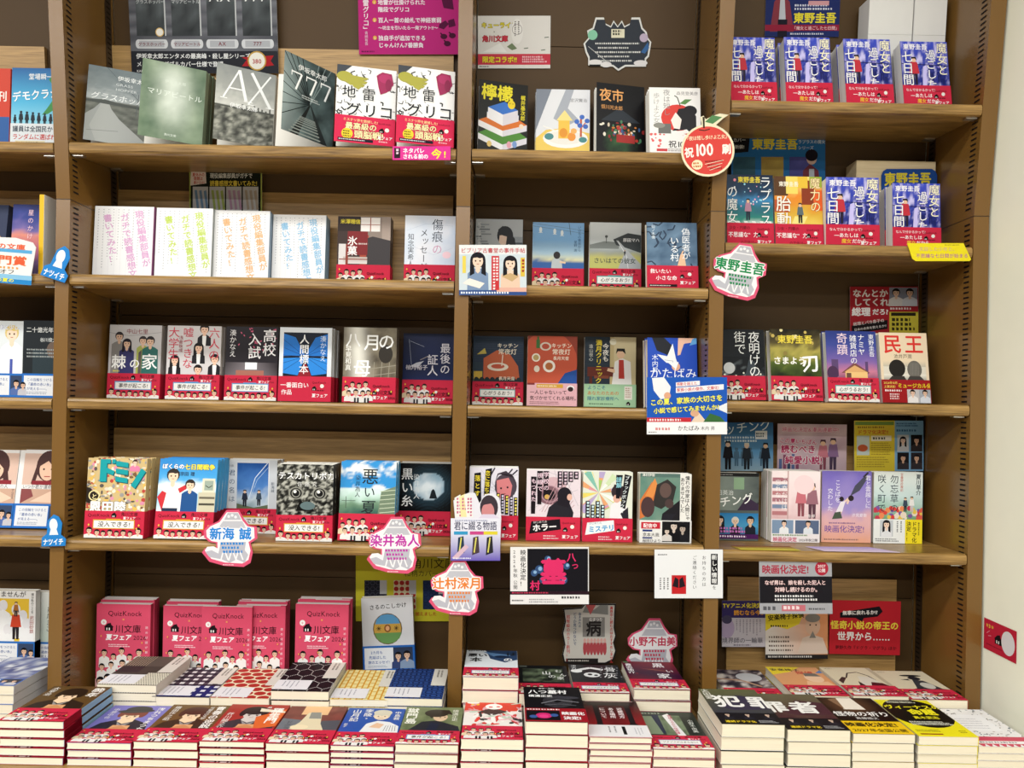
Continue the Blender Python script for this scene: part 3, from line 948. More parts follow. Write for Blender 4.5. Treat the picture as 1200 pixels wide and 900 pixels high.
@art('badsummer')
def _():
    a = Art(105, 148, '4fa0d4')
    def fn(u, v):
        n = fbm(u * 3.5, v * 4, 31)
        if v > .5: return mixc('2f8ed0', 'f2f1e8', max(0, (n - .48) * 6))
        return ramp(v + .25 * (n - .5), (0, '2f5a50'), (.22, '6a8a70'), (.34, 'a8c8b8'), (.5, 'd2e6e4'))
    a.grid(0, 44, 105, 148, 30, 30, fn)
    a.poly([(72, 44), (105, 44), (105, 102), (78, 92)], '70816a')
    for i in range(6): a.line([(76, 52 + i * 8), (105, 55 + i * 8)], 1.3, 'c0cbb0')
    a.line([(4, 74), (30, 74)], .8, '3a4038').line([(12, 60), (12, 82)], 1, '3a4038')
    a.T('悪', 40, 108, 32, '1d262a', .01).T('い', 44, 82, 23, '1d262a', .01).T('夏', 40, 50, 30, '1d262a', .01)
    a.V('染井為人', 33, 122, 10.5, '1d262a')
    return a
@art('blackthread')
def _():
    a = Art(105, 148, '0f1417')
    def fn(u, v):
        r = math.hypot((u - .58) * 1.0, (v - .55) * 1.1)
        n = fbm(u * 5, v * 5, 15)
        if r < .3: return mixc('e4eef2', '8fb0c4', r * 2.5 + (n - .5))
        return mixc('2a4452', '090c0f', (r - .3) * 3 + abs(math.sin(r * 60)) * .4)
    a.grid(0, 44, 105, 148, 34, 34, fn)
    a.poly([(62, 76), (66, 92), (70, 96), (73, 92), (78, 76)], '1a2026')
    a.V('黒い糸', 17, 138, 25, 'f4f6f6', .015, sp=1.1)
    a.V('染井為人', 36, 126, 13, 'e4eaec', .0)
    return a
@art('lemon')
def _():
    a = Art(105, 148, '15130f')
    def bk(y, w, h, c, dx=0):
        cx = 52 + dx
        a.poly([(cx - w, y + h), (cx, y - 4 + h * .5), (cx + w, y + h), (cx + w * .1, y + h * 1.9)], c)
        a.poly([(cx - w, y + h), (cx, y - 4 + h * .5), (cx, y - 16 + h * .5), (cx - w, y + h - 12)], 'f2f0f4')
        a.poly([(cx + w, y + h), (cx, y - 4 + h * .5), (cx, y - 16 + h * .5), (cx + w, y + h - 12)], 'dcd8e2')
    bk(10, 52, 30, '4f8a34'); bk(40, 52, 26, 'd9732c'); bk(66, 34, 18, '2f68c0')
    bk(78, 32, 16, '3a74cc')
    a.ell(70, 104, 8, 9, 'ecd02c').ell(70, 114, 3, 3, 'ecd02c').dots([(67, 106), (73, 106)], 1, '2a2a10')
    a.ell(24, 20, 5, 6, 'e8c87a').ell(66, 22, 5, 7, 'e0a0b0').ell(78, 24, 5, 7, '7a9ad0').ell(92, 62, 5, 5, 'f0d8c0')
    a.T('檸檬', 5, 112, 34, 'eee030', .04)
    a.V('梶井基次郎', 95, 126, 10.5, 'eee030', .02)
    return a
@art('order')
def _():
    a = Art(105, 148, 'e2e3e8')
    a.poly([(0, 60), (0, 148), (30, 148)], '7f8694').poly([(34, 86), (58, 148), (74, 148), (62, 108), (84, 84), (60, 70)], 'a8adb8')
    a.poly([(0, 0), (105, 0), (105, 56), (60, 66), (20, 62), (0, 44)], 'ecca62')
    a.ell(58, 44, 44, 20, 'f6f4f0').ell(58, 46, 36, 15, 'ece8e0')
    a.ell(26, 48, 9, 7, '4a8a8c').ell(92, 42, 8, 6, '4a8a8c')
    a.rect(44, 44, 66, 84, 'efc24e').poly([(40, 82), (56, 104), (72, 82)], 'f4dc8c').ell(54, 56, 8, 10, 'e2952e').ell(70, 48, 8, 9, 'e8953c').ell(74, 60, 6, 6, 'f0b060')
    a.rect(86, 48, 90, 86, 'c05a3c').line([(80, 76), (88, 66), (98, 80)], 2, 'c05a3c')
    for x, y in ((80, 80), (90, 90), (100, 82), (86, 72), (97, 70)): a.ell(x, y, 5, 5, '3f6ac0', 12)
    a.line([(14, 70), (38, 60)], 2.4, 'f2f0ec')
    a.T('宮沢賢治', 66, 122, 8.5, '8a8a90', .0)
    a.T('注文の多い料理店', 8, 6, 11.5, '33281c', .02)
    return a
@art('nightmarket')
def _():
    a = Art(105, 148, '0e0d10')
    R = random.Random(3)
    def fn(u, v):
        n = fbm(u * 6, v * 7, 44)
        d = math.hypot(u - .5, (v - .32) * 1.1)
        return mixc(mixc('3c6a3c', '24402e', n), '0e0d10', d * 2.6 + (n - .5) * .5)
    a.grid(0, 0, 105, 100, 26, 24, fn)
    a.poly([(10, 72), (50, 100), (96, 72)], '2a3038')
    for i in range(60):
        x, y = R.gauss(55, 20), R.gauss(54, 9)
        a.ell(x, y, R.uniform(1.5, 4), R.uniform(1.5, 4.5), ['b2342e', 'd8c8b0', '3a5a8a', 'c87a3a', '8a2a2a', 'e8e0d0', '4a7a5a'][i % 7], 8, 0, i % 12 == 0)
    a.rect(44, 30, 84, 46, 'a02c2a').rect(50, 46, 52, 62, 'a02c2a')
    a.T('夜市', 6, 114, 27, 'e8a866', .02)
    a.T('恒川光太郎', 10, 96, 9.5, 'd89a5a', .01)
    return a
@art('walkon')
def _():
    a = Art(105, 148, 'efece9')
    a.ell(58, 80, 34, 30, 'd43d34')
    a.poly([(46, 50), (56, 60), (52, 78), (60, 100), (84, 104), (96, 84), (96, 56), (84, 46), (76, 54), (66, 52)], '17141a').poly([(54, 92), (44, 74), (50, 56), (62, 54), (66, 76)], 'f3e6de')
    a.ell(84, 96, 14, 12, '17141a').poly([(84, 46), (105, 54), (105, 30), (70, 44)], 'c8332e')
    a.line([(64, 106), (58, 126), (52, 130)], 2, '2c3a22').poly([(62, 112), (74, 110), (88, 122), (74, 122)], '5a8a4a')
    a.rect(18, 44, 44, 66, '6a6a66').ell(20, 62, 12, 6, '8a8a82')
    a.V('夜は短し', 36, 144, 15, '8a8a8a', .0).V('歩けよ乙女', 15, 136, 14, 'a4a4a4', .0)
    a.T('森見登美彦', 56, 132, 9, '8a8888')
    R = random.Random(5)
    for i in range(30): a.ell(R.uniform(0, 105), R.uniform(0, 44), R.uniform(1, 3), None, 'd85a5a', 10, 0, False)
    a.rect(0, 0, 105, 40, 'efece9')
    for i in range(22): a.ell(R.choice((4, 12, 20, 96, 101)) + R.uniform(-3, 3), R.uniform(2, 42), R.uniform(1.4, 3.2), None, 'da6060', 10, 0, i == 0)
    a.T('祝100刷', 38, 14, 17, '2a2224', .02)
    a.dashes(38, 4, 90, 11, 2, '6a5a5a').rect(14, 4, 36, 10, 'c93a40')
    return a
@art('biblia')
def _():
    a = Art(105, 148, 'b9bdc2')
    R = random.Random(8)
    for i in range(14):
        x = R.uniform(0, 30); a.rect(x, 70 + i * 5, x + R.uniform(8, 24), 73 + i * 5, ['8d9298', '9aa0a6', '7a8086'][i % 3])
    a.rect(76, 44, 105, 112, '7d838a', '9aa0a8').rect(80, 96, 105, 100, '4a5058').rect(86, 60, 92, 88, 'e0e2e4')
    a.poly([(44, 44), (50, 84), (66, 92), (92, 84), (98, 44)], '5f7a9a')
    a.ell(66, 114, 18, 20, '17171c').poly([(70, 128), (88, 108), (94, 60), (84, 56), (76, 96), (66, 110)], '17171c')
    a.poly([(54, 116), (52, 100), (60, 92), (68, 96), (70, 112)], 'f0d2be').poly([(50, 126), (52, 114), (70, 116), (74, 130), (60, 134)], '17171c')
    a.poly([(30, 52), (58, 60), (60, 70), (30, 58)], 'ece4da')
    a.V('ビブリア古書堂の事件手帖', 8, 142, 8, 'f4f4f4')
    return a
@art('ai')
def _():
    a = Art(105, 148, '7fb0e0')
    a.grid(0, 0, 105, 148, 12, 24, lambda u, v: ramp(v + .05 * (fbm(u * 4, v * 8, 3) - .5), (.3, '2f5aa8'), (.44, '35639e'), (.46, 'd8d4a8'), (.56, 'a9c8dc'), (.75, '7fb2e2'), (1, '86b4e4')))
    for y in (140, 146): a.line([(0, y), (105, y - 14)], .6, '5a6a7a')
    for x, s in ((16, 0), (45, 1), (60, 2)): a.ell(x, 132 - s * 3, 3, 6, 'e8f0f4').line([(x - 4, 126 - s * 3), (x + 4, 126 - s * 3)], 1, 'e8f0f4')
    a.line([(74, 148), (78, 122)], 1, '4a5a6a')
    a.poly([(38, 44), (40, 66), (48, 74), (60, 66), (62, 44)], 'bcc4c8').ell(50, 78, 7, 8, '2a2422').line([(56, 64), (68, 62)], 4, 'e8c8a8')
    a.V('いのちの車窓から', 96, 142, 7, '2a4a7a').V('星野 源', 88, 110, 7, '2a4a7a')
    return a
@art('saihate')
def _():
    a = Art(105, 148, 'c2c7c8')
    a.grid(0, 40, 105, 148, 12, 16, lambda u, v: ramp(v + .1 * (fbm(u * 4, v * 5, 7) - .5), (0, 'b8c06a'), (.3, 'b9b46a'), (.42, '8d9490'), (.6, 'c0c6c8'), (1, 'd6dadb')))
    a.poly([(0, 100), (30, 108), (60, 106), (60, 92), (0, 92)], '787e7c').ell(34, 118, 3, 3, '4a4e4c').line([(34, 104), (34, 118)], 1.4, '4a4e4c')
    a.poly([(48, 112), (78, 126), (105, 122), (105, 84), (70, 96), (54, 100)], '33383a')
    a.poly([(56, 44), (105, 44), (105, 60), (84, 82), (58, 110), (54, 110), (72, 84)], 'a9adb0').line([(80, 44), (76, 76), (58, 108)], .8, 'eceef0')
    a.figure(72, 78, 12, '2c2e32', '1a1a1e')
    a.T('原田マハ', 68, 108, 8.5, 'f4f4f4', .02)
    a.T('さいはての彼女', 8, 62, 12.4, '3f4a44', .02)
    return a
@art('doctor')
def _():
    a = Art(105, 148, '44617f')
    R = random.Random(12)
    a.grid(0, 40, 105, 148, 14, 18, lambda u, v: mixc('2f4a68', '7390aa', fbm(u * 4, v * 5, 20)))
    for i in range(16):
        x, y, t = R.uniform(5, 100), R.uniform(50, 146), R.uniform(0, 6.3)
        a.line([(x, y), (x + 12 * math.cos(t), y + 12 * math.sin(t)), (x + 20 * math.cos(t + .5), y + 20 * math.sin(t + .5))], 3, '27384e')
    a.poly([(62, 44), (70, 76), (78, 76), (82, 44)], 'e6bd9a').line([(70, 70), (76, 84)], 3, 'e6bd9a')
    a.V('偽医者が', 82, 136, 18, 'eef2f6', .01).V('いる村', 58, 116, 19, 'eef2f6', .01).V('仙ノ木優', 14, 142, 8, 'dfe8f0')
    return a
def kitchen(base, wall, night):
    a = Art(105, 148, wall)
    if night:
        for i in range(12): a.line([(0, 96 + i * 5), (105, 96 + i * 5)], .4, '3c4a60')
        a.poly([(22, 54), (22, 100), (50, 118), (78, 108), (94, 84), (98, 54)], base)
        a.rect(0, 50, 22, 92, '2a3c4c').poly([(2, 52), (20, 52), (20, 72), (2, 72)], 'd2b24a').poly([(8, 108), (24, 122), (28, 110)], 'c8b85a')
        a.ell(52, 82, 22, 9, 'efe4d4').ell(52, 83, 14, 5, 'c8593f').line([(62, 108), (60, 84)], 2, 'efe4d4')
        for i in range(9): a.ell(8 + i * 11, 52, 6, 8, '1c2a30', 9)
    else:
        a.ell(44, 92, 62, 66, base).poly([(62, 44), (105, 44), (105, 78), (80, 70)], '1f4a94').ell(94, 52, 20, 14, '234f9c')
        a.rect(18, 122, 26, 140, '3a6a34').rect(20, 140, 24, 147, '3a6a34').ell(38, 126, 12, 9, 'd8cfc0').ell(38, 126, 8, 6, 'b8503a')
        a.ell(18, 102, 9, 9, 'efe6d8').ell(18, 102, 6, 6, 'b7a068').ell(46, 84, 13, 13, 'f2eae0').ell(46, 84, 8, 8, 'b06a3a').ell(20, 78, 6, 7, 'e6dccc')
    a.T('キッチン', 50, 124, 11, 'f4ead8', .02).T('常夜灯', 52, 110, 13, 'f4ead8', .02)
    a.T('長月天音', 54, 54 if night else 98, 8.5, 'f4ead8', .02)
    return a
A['kitchen1'] = lambda: kitchen('c4633f', '26364c', True)
A['kitchen2'] = lambda: kitchen('c0543a', '8f3c2c', False)
def band_kitchen2():
    a = Art(105, 48, 'e9b6bf')
    a.rect(20, 38, 76, 46, 'dca83c').dashes(22, 39.5, 74, 45, 1, 'f8ead0').ell(92, 38, 8, 6, 'f6f0f0').ell(92, 36, 6, 5, '3a2a2a')
    a.T('一人じゃないって', 6, 25, 9.8, '3a2020', .02).T('気づかせてくれる場所。', 6, 13, 9.4, '3a2020', .02)
    a.dashes(6, 3, 84, 10, 2, '7a4a50').rect(0, 44, 16, 48, '8a3a3a')
    return a
@art('moon')
def _():
    a = Art(105, 148, 'c3b183')
    a.rect(0, 44, 52, 148, '26323e')
    for i in range(9): a.line([(0, 60 + i * 10), (52, 60 + i * 10)], .4, '3c4a58')
    a.rect(60, 44, 105, 148, 'c8b88c', 'd8cba4').rect(6, 64, 60, 84, '6a2e22').rect(10, 44, 16, 64, '5a241a').rect(20, 60, 50, 66, '8a4a34')
    a.poly([(56, 46), (62, 96), (76, 104), (94, 96), (97, 46)], 'eceae6').poly([(70, 60), (70, 100), (80, 100), (82, 60)], 'b83a30')
    a.ell(74, 112, 8, 10, 'e6bf9e').poly([(64, 112), (66, 124), (82, 124), (84, 112), (78, 118), (68, 118)], '18140f')
    a.poly([(46, 76), (62, 72), (62, 80), (48, 82)], 'e6bf9e').ell(58, 138, 7, 7, 'e8e4cc')
    a.V('満月クリニックで', 29, 142, 13.4, 'f0d83c', .03, '1a222c', .04).V('今夜も', 43, 134, 13, 'f4f2ea', .02, '1a222c', .04)
    a.V('逢山夜心', 13, 132, 9, 'dcdcd4')
    return a
def band_moon():
    a = Art(105, 48, 'a9d0a8')
    a.T('ようこそ', 6, 37, 9.5, '2c6a8a', .02).T('あなたのための', 6, 25.5, 9.3, 'c8713a', .02).T('隠れ家診療所へ', 6, 14, 9.3, '2c6a8a', .02)
    a.rect(82, 16, 98, 44, 'ece8dc').dashes(84, 20, 96, 42, 5, 'b08070').dashes(10, 4, 74, 9, 1, '3a5a4a')
    house(a, 86, 4, 8)
    return a
@art('katabami')
def _():
    a = Art(105, 148, '1f49b2')
    a.poly([(10, 148), (36, 148), (52, 132), (44, 110), (20, 120)], '1a1c24').poly([(66, 148), (105, 148), (105, 140), (78, 136), (70, 112), (64, 110)], 'e6b8a0')
    for x in (74, 82, 90, 98): a.line([(76, 136), (x, 150)], 4, 'e6b8a0')
    a.poly([(20, 112), (42, 108), (54, 136), (60, 104), (64, 92), (40, 94)], 'eeeeee').poly([(105, 150), (96, 146), (90, 132), (105, 136)], '5fa0d8')
    a.ell(60, 86, 9, 9, 'e0a888').line([(36, 100), (54, 98), (52, 86)], 1, '9aa0b0')
    a.poly([(44, 94), (66, 96), (60, 80)], 'f2f2f2')
    a.V('木内昇', 16, 112, 14, 'e8eefa', .0)
    a.T('かたばみ', 4, 62, 25, 'f2f4fa', .0)
    return a
def teen(bg, hair, kind):
    a = Art(105, 148, bg)
    R = random.Random(kind)
    for i in range(12): a.line([(R.uniform(0, 105), R.uniform(60, 148)), (R.uniform(0, 105), R.uniform(60, 148))], .6, 'a8a4b0')
    return a
@art('love')
def _():
    a = teen('d8d4e0', '', 1)
    a.poly([(52, 44), (60, 78), (78, 86), (100, 78), (105, 44)], 'dcd0e4').ell(78, 110, 24, 26, '4a3f4a').poly([(60, 96), (58, 122), (84, 128), (92, 112), (88, 86), (70, 80)], 'c9787c')
    a.poly([(54, 116), (62, 134), (90, 136), (100, 110), (96, 128), (78, 142), (60, 136)], '3d343e').dots([(68, 106), (82, 108)], 2.2, '2a2024').line([(70, 94), (78, 95)], 1.2, '7a3038')
    a.line([(82, 134), (92, 146)], 3, '3a3440').line([(92, 134), (103, 144)], 3, '3a3440').line([(44, 130), (54, 148)], 3, '3a3440')
    a.poly([(10, 136), (24, 138), (26, 68), (8, 66)], '17151a').poly([(34, 144), (48, 147), (42, 76), (30, 76)], '17151a')
    a.V('落とす', 17, 132, 13, 'e8d23c', .02, sp=1.2).V('恋に落ちず', 39, 142, 11.5, 'e8d23c', .02, rot=-.04)
    for i in range(5): a.rect(58 + i * 9.5, 56 - i * 2, 65.5 + i * 9.5, 96 - i * 2, '17151a').vdashes(58.6 + i * 9.5, 58 - i * 2, 65 + i * 9.5, 94 - i * 2, 1, 'c8c2d8' if i % 2 else 'e0d060', 4.6, i, .95)
    return a
@art('horror')
def _():
    a = teen('ddd0d8', '', 2)
    a.ell(52, 104, 26, 30, 'c9a7b0').ell(44, 96, 22, 20, '7a5a64').ring(46, 98, 18, 2, 'a88490').ell(44, 96, 12, 11, '1c161c').ell(40, 92, 5, 5, 'c8a058')
    for i in range(9): a.line([(70 + i * 3, 148 - i * 9), (30 + i * 6, 60)], 1, 'b89098')
    a.poly([(38, 44), (44, 70), (60, 84), (82, 84), (92, 60), (90, 44)], '25232b').ell(74, 96, 14, 17, '201c24').poly([(62, 100), (60, 76), (82, 70), (88, 96)], '201c24').ell(84, 92, 5, 7, 'dcae9e')
    for x, h0, t in ((8, 134, 56), (20, 146, 76), (32, 146, 100)): a.poly([(x, h0), (x + 11, h0), (x + 9, t), (x + 1, t)], '1a1218')
    a.V('もつれた', 14, 130, 11, 'e8c8d8', .02, sp=1.15).V('視線で', 26, 142, 11.5, 'e8c8d8', .02, sp=1.2).V('学校の', 38, 144, 11.5, 'e8c8d8', .02, sp=1.2)
    for i in range(4): a.rect(60 + i * 10.5, 112 + i * 6, 69 + i * 10.5, 146, '1c161e').vdashes(61 + i * 10.5, 114 + i * 6, 68.4 + i * 10.5, 144, 1, 'd0b8c8', 5, i, .95)
    return a
@art('mystery')
def _():
    a = Art(105, 148, 'd9dccf')
    R = random.Random(9)
    cs = ['9fbf6a', '7fb8a8', 'd88f9a', 'e2cf6a', 'b0a0c8', 'c8d8b0', 'e0a070', 'f0f0e8']
    for i in range(40):
        t = i * .63
        r = R.uniform(14, 60)
        a.poly([(34, 104), (34 + r * math.cos(t), 104 + r * math.sin(t)), (34 + r * math.cos(t + .3), 104 + r * math.sin(t + .3))], cs[i % 8], i % 10 == 0)
    a.poly([(56, 44), (60, 78), (74, 90), (92, 80), (98, 44)], 'e6e2e6').ell(74, 106, 14, 15, '3a2e34').ell(72, 92, 8, 9, 'd9a898').poly([(62, 100), (66, 122), (86, 118), (88, 98)], '33282e')
    a.poly([(80, 60), (88, 44), (98, 44), (96, 74)], '27242e')
    a.poly([(88, 144), (103, 140), (90, 70), (80, 74)], '17151c').poly([(70, 142), (84, 142), (78, 92), (70, 92)], '17151c')
    a.V('ブラックボックス', 94, 140, 10, 'e8f0f4', .01, rot=-.16).V('謎解', 76, 138, 12, '8fd0e0', .02)
    for i in range(4): a.rect(6 + i * 10.5, 50, 15 + i * 10.5, 86 - (i % 2) * 8, '1c1a22').vdashes(7 + i * 10.5, 52, 14.4 + i * 10.5, 84 - (i % 2) * 8, 1, 'c8e0e8', 5, i, .95)
    return a
@art('idol')
def _():
    a = Art(105, 148, '55706a')
    a.rect(82, 44, 105, 148, 'e6e4e0')
    a.grid(0, 44, 82, 140, 14, 16, lambda u, v: mixc('4d7a70', '7a9484', fbm(u * 3, v * 3, 4)))
    a.poly([(0, 90), (24, 130), (40, 110), (20, 60), (0, 50)], 'c8713c').poly([(10, 100), (30, 138), (36, 122), (26, 96)], 'd88a4a')
    a.poly([(26, 80), (34, 124), (56, 136), (74, 120), (68, 90), (44, 72)], '33302f').ell(52, 112, 12, 16, '5f4c48').poly([(46, 62), (82, 92), (82, 44), (44, 46)], '1f1d22').ell(16, 76, 14, 22, '4a3638').ell(60, 84, 9, 10, '4a3a3a')
    a.poly([(50, 62), (74, 62), (66, 50), (46, 48)], '23222a')
    a.V('憧れの作家は人間じゃ', 97, 144, 9.6, '1c1a1c', .02).V('ありませんでした', 87, 140, 9.4, '1c1a1c', .02)
    a.T('澤村伊智', 4, 142, 6.5, 'e8e8e0', .02)
    return a
def band_idol():
    a = Art(105, 48, 'ecebea')
    a.rect(46, 2, 103, 46, '17171a').person(88, 4, 36, '0c0c0e', '1c1c22', 'b8a89c', .9).person(70, 6, 40, '0c0c0e', '101014', 'd8c8bc', .8).person(56, 4, 28, '1c1a1a', 'd8d4d0', 'd8c8bc', .9)
    a.rect(3, 30, 42, 44, 'c8283a').T('配信中', 7, 33, 9.5, 'fff', .03)
    a.rect(6, 24, 26, 28, '2a3a7a').T('京本大我', 6, 14, 8.6, '2a2426', .0).rect(6, 9, 26, 12, '2a3a7a').T('桜田ひより', 6, 1.5, 7.6, '2a2426', .0)
    return a
def night(sky, ground, figs):
    pass
@art('witch7')
def _():
    a = Art(105, 148, '2a34a0')
    def fn(u, v):
        n = fbm(u * 14, v * 4, 61)
        return mixc(mixc('1b2270', '3f4fc4', v), 'c9c4f2', max(0, (n - .5) * 4.5) * (.4 + .6 * math.exp(-((u - .5) ** 2) * 6)))
    a.grid(0, 40, 105, 148, 34, 24, fn)
    for x, y, h in ((84, 58, 40), (66, 60, 44), (92, 54, 30)): a.figure(x, y, h, '222a78', '1a2060', '161a50', '8a80c8')
    a.line([(0, 98), (105, 94)], 1.6, '14184a').line([(30, 84), (105, 82)], 1, '5a60b8')
    a.poly([(44, 40), (54, 40), (56, 96), (48, 92)], 'c8c0f4')
    a.figure(28, 52, 62, 'b92f3c', '241c34', '120e18')
    a.poly([(16, 76), (22, 102), (34, 102), (38, 76)], 'bf3340')
    a.T('東野圭吾', 6, 131, 13.5, 'f6f4fa', .035)
    a.V('魔女と', 92, 146, 25, 'f8f2d4', .01, '2a2a70', .02, sp=.98)
    a.V('過ごした', 66, 130, 23, 'f6f4f6', .01, '2a2a70', .02, sp=.95)
    a.V('七日間', 14, 126, 26, 'f6f4f6', .01, '2a2a70', .02, sp=.98)
    return a
def band_witch():
    return bandC([('なんで分かるかって?', 6, 37, 7, 'f6e6e8'), ('―あたしは', 16, 24, 9.6, 'ffffff'), ('魔女', 30, 12, 10, 'f2c63c'), ('だから', 51, 12, 9.6, 'ffffff')], 50, True)
def band_power():
    return bandC([('少女・円華の', 4, 37, 8, '6a1420'), ('不思議な“力”', 2, 22, 11.4, 'ffffff'), ('の正体は―', 30, 8, 7.6, '6a1420')], 50)
@art('laplace')
def _():
    a = Art(105, 148, '1c2f48')
    a.grid(0, 44, 105, 148, 16, 18, lambda u, v: ramp(v + .2 * (fbm(u * 5, v * 6, 71) - .5), (0, 'd8e4e0'), (.1, '2f8a78'), (.35, '2a6a7a'), (.5, '3f8ac0'), (.65, '20405f'), (1, '16243c')))
    R = random.Random(6)
    for i in range(20): a.ell(R.uniform(10, 95), R.uniform(84, 132), R.uniform(.8, 2.2), None, ['9adcf0', 'e8a0c0', 'f0f4f8'][i % 3], 8)
    for i in range(5): a.poly([(24 + i * 18, 44), (34 + i * 18, 44), (28 + i * 18, 54), (20 + i * 18, 54)], 'e6ecea')
    a.figure(48, 56, 44, 'b08098', '22283a', '1a1620')
    a.T('東野圭吾', 25, 133, 13, 'f0dc44', .03).ell(18, 137, 3, 3, 'e88a9a')
    a.V('ラプラス', 88, 146, 27, 'f6f8f8', .0, '1a3048', .02, sp=.95).V('の魔女', 12, 126, 26, 'f6f8f8', .0, '1a3048', .02)
    return a
@art('power')
def _():
    a = Art(105, 148, 'e0a83a')
    R = random.Random(13)
    a.grid(0, 44, 105, 148, 14, 16, lambda u, v: ramp(v + .3 * (fbm(u * 4, v * 5, 81) - .5), (0, 'e6c85a'), (.3, 'd8a83a'), (.6, 'e88a2c'), (1, 'f2e28a')))
    for x0, y0, x1, y1, c in ((0, 108, 30, 148, '5a3a20'), (26, 112, 52, 148, 'f2d86a'), (60, 90, 88, 140, '8a3a20'), (0, 74, 34, 100, 'b8502a'), (86, 78, 105, 120, 'e2602a'), (78, 126, 105, 148, '9ab03a'), (52, 124, 74, 148, 'e8c040')): a.rect(x0, y0, x1, y1, c)
    a.poly([(34, 44), (60, 44), (72, 66), (44, 66)], 'f0e08a')
    a.figure(56, 52, 42, '5a6a70', '1c1a20', '2a1c18')
    a.T('東野圭吾', 10, 128, 11, 'f6f0e0', .03)
    a.V('魔力の', 90, 146, 24, 'f6e6b0', .01, '7a2a18', .03, sp=1).V('胎動', 20, 108, 34, 'fbf6ea', .01, '7a2a18', .02)
    return a
@art('dawn')
def _():
    a = Art(105, 148, '171b22')
    a.grid(0, 44, 105, 90, 14, 10, lambda u, v: mixc('10141a', '8f9aa0', max(0, fbm(u * 7, v * 5, 91) - .42 - v * .35) * 3))
    a.ell(30, 66, 12, 12, 'c8ccce').poly([(62, 44), (72, 84), (84, 80), (90, 44)], '3a424a').dots([(20, 52), (44, 50), (60, 56), (78, 52), (96, 54)], 2, 'e8e6d8')
    a.V('夜明けの', 84, 144, 25, 'f2f4f4', .0, sp=.95).V('街で', 54, 144, 26, 'f2f4f4', .0, sp=.95)
    return a
@art('blade')
def _():
    a = Art(105, 148, '3d4a24')
    a.grid(0, 44, 105, 148, 18, 18, lambda u, v: ramp(v + .35 * (fbm(u * 5, v * 6, 101) - .5), (0, '1c2614'), (.3, '4d5f26'), (.55, 'b0a452'), (.75, '5a5030'), (1, '1e1a12')))
    R = random.Random(3)
    for i in range(12): a.ell(R.uniform(0, 105), R.uniform(96, 146), R.uniform(2, 5), None, ['e8dca0', 'c8b060', '8a7a40'][i % 3], 10)
    a.T('東野圭吾', 16, 120, 18.5, 'f2dc50', .03, '4a3a10', .02)
    a.T('さまよう', 6, 76, 17, 'f8f6f0', .04, rot=.0).T('刃', 66, 62, 38, 'fbfaf6', .04, rot=.08)
    return a
@art('namiya')
def _():
    a = Art(105, 148, '4a4f98')
    a.grid(0, 40, 105, 148, 10, 18, lambda u, v: ramp(v + .12 * (fbm(u * 4, v * 5, 6) - .5), (0, '5a3a60'), (.2, 'c87a94'), (.4, '7a62a8'), (.7, '3f4a96'), (1, '2a3a80')))
    a.rect(10, 52, 24, 88, '5a4470').rect(80, 58, 86, 84, '5a4470').ell(12, 60, 12, 14, '4a3050')
    a.poly([(30, 60), (58, 82), (90, 60)], '7a4a4a').rect(38, 46, 84, 62, 'e8c080').rect(40, 48, 50, 60, '6a4a40').poly([(36, 62), (58, 76), (84, 62)], 'd8a870')
    a.V('東野圭吾', 95, 142, 12, 'f2f2f8', .0).V('ナミヤ', 74, 142, 15, 'f6f6fa', .0).V('雑貨店の', 57, 140, 15.5, 'f6f6fa', .0).V('奇蹟', 34, 144, 24, 'f2d8e4', .0)
    return a
@art('king')
def _():
    a = Art(105, 148, 'e3cfb2')
    a.T('民', 8, 108, 42, 'd03430', .03).T('王', 55, 108, 42, 'd03430', .03)
    a.T('池井戸潤', 30, 94, 10, '2a241e', .0)
    a.rect(6, 46, 99, 84, 'd8d2c4').grid(6, 46, 99, 60, 10, 4, lambda u, v: mixc('9a968a', 'e6e2d6', v))
    a.grid(6, 76, 99, 88, 10, 3, lambda u, v: mixc('bcb6a6', 'e3cfb2', v))
    a.ell(36, 72, 18, 19, '24211f').ell(74, 70, 16, 19, '6a6660')
    for i in range(8): a.line([(64 + i * 2.6, 58), (66 + i * 2.4, 84)], .6, '8a8680')
    a.poly([(14, 46), (24, 56), (50, 56), (56, 46)], '33302e').poly([(56, 46), (62, 56), (86, 56), (96, 46)], '3f3c3a')
    return a
def band_king():
    a = Art(105, 48, 'a01c22')
    a.T('2026年10月', 4, 39, 6, 'f2d860', .02).T('上演決定!', 4, 31, 6, 'f2d860', .02).T('ミュージカル化!', 34, 32, 10.6, 'f2d030', .05, '6a1010', .04)
    a.dashes(6, 22, 52, 28, 1, 'f6e6e6', 4).dashes(16, 6, 42, 20, 3, 'f0d8d8', 3)
    a.rect(54, 0, 80, 28, 'c8c4c4').rect(80, 0, 105, 28, 'a8acb4').person(66, 0, 28, '171312', 'ece8e6', 'ecc8b0').person(93, 0, 28, '1f1917', 'd8dce4', 'e8c2a8')
    return a
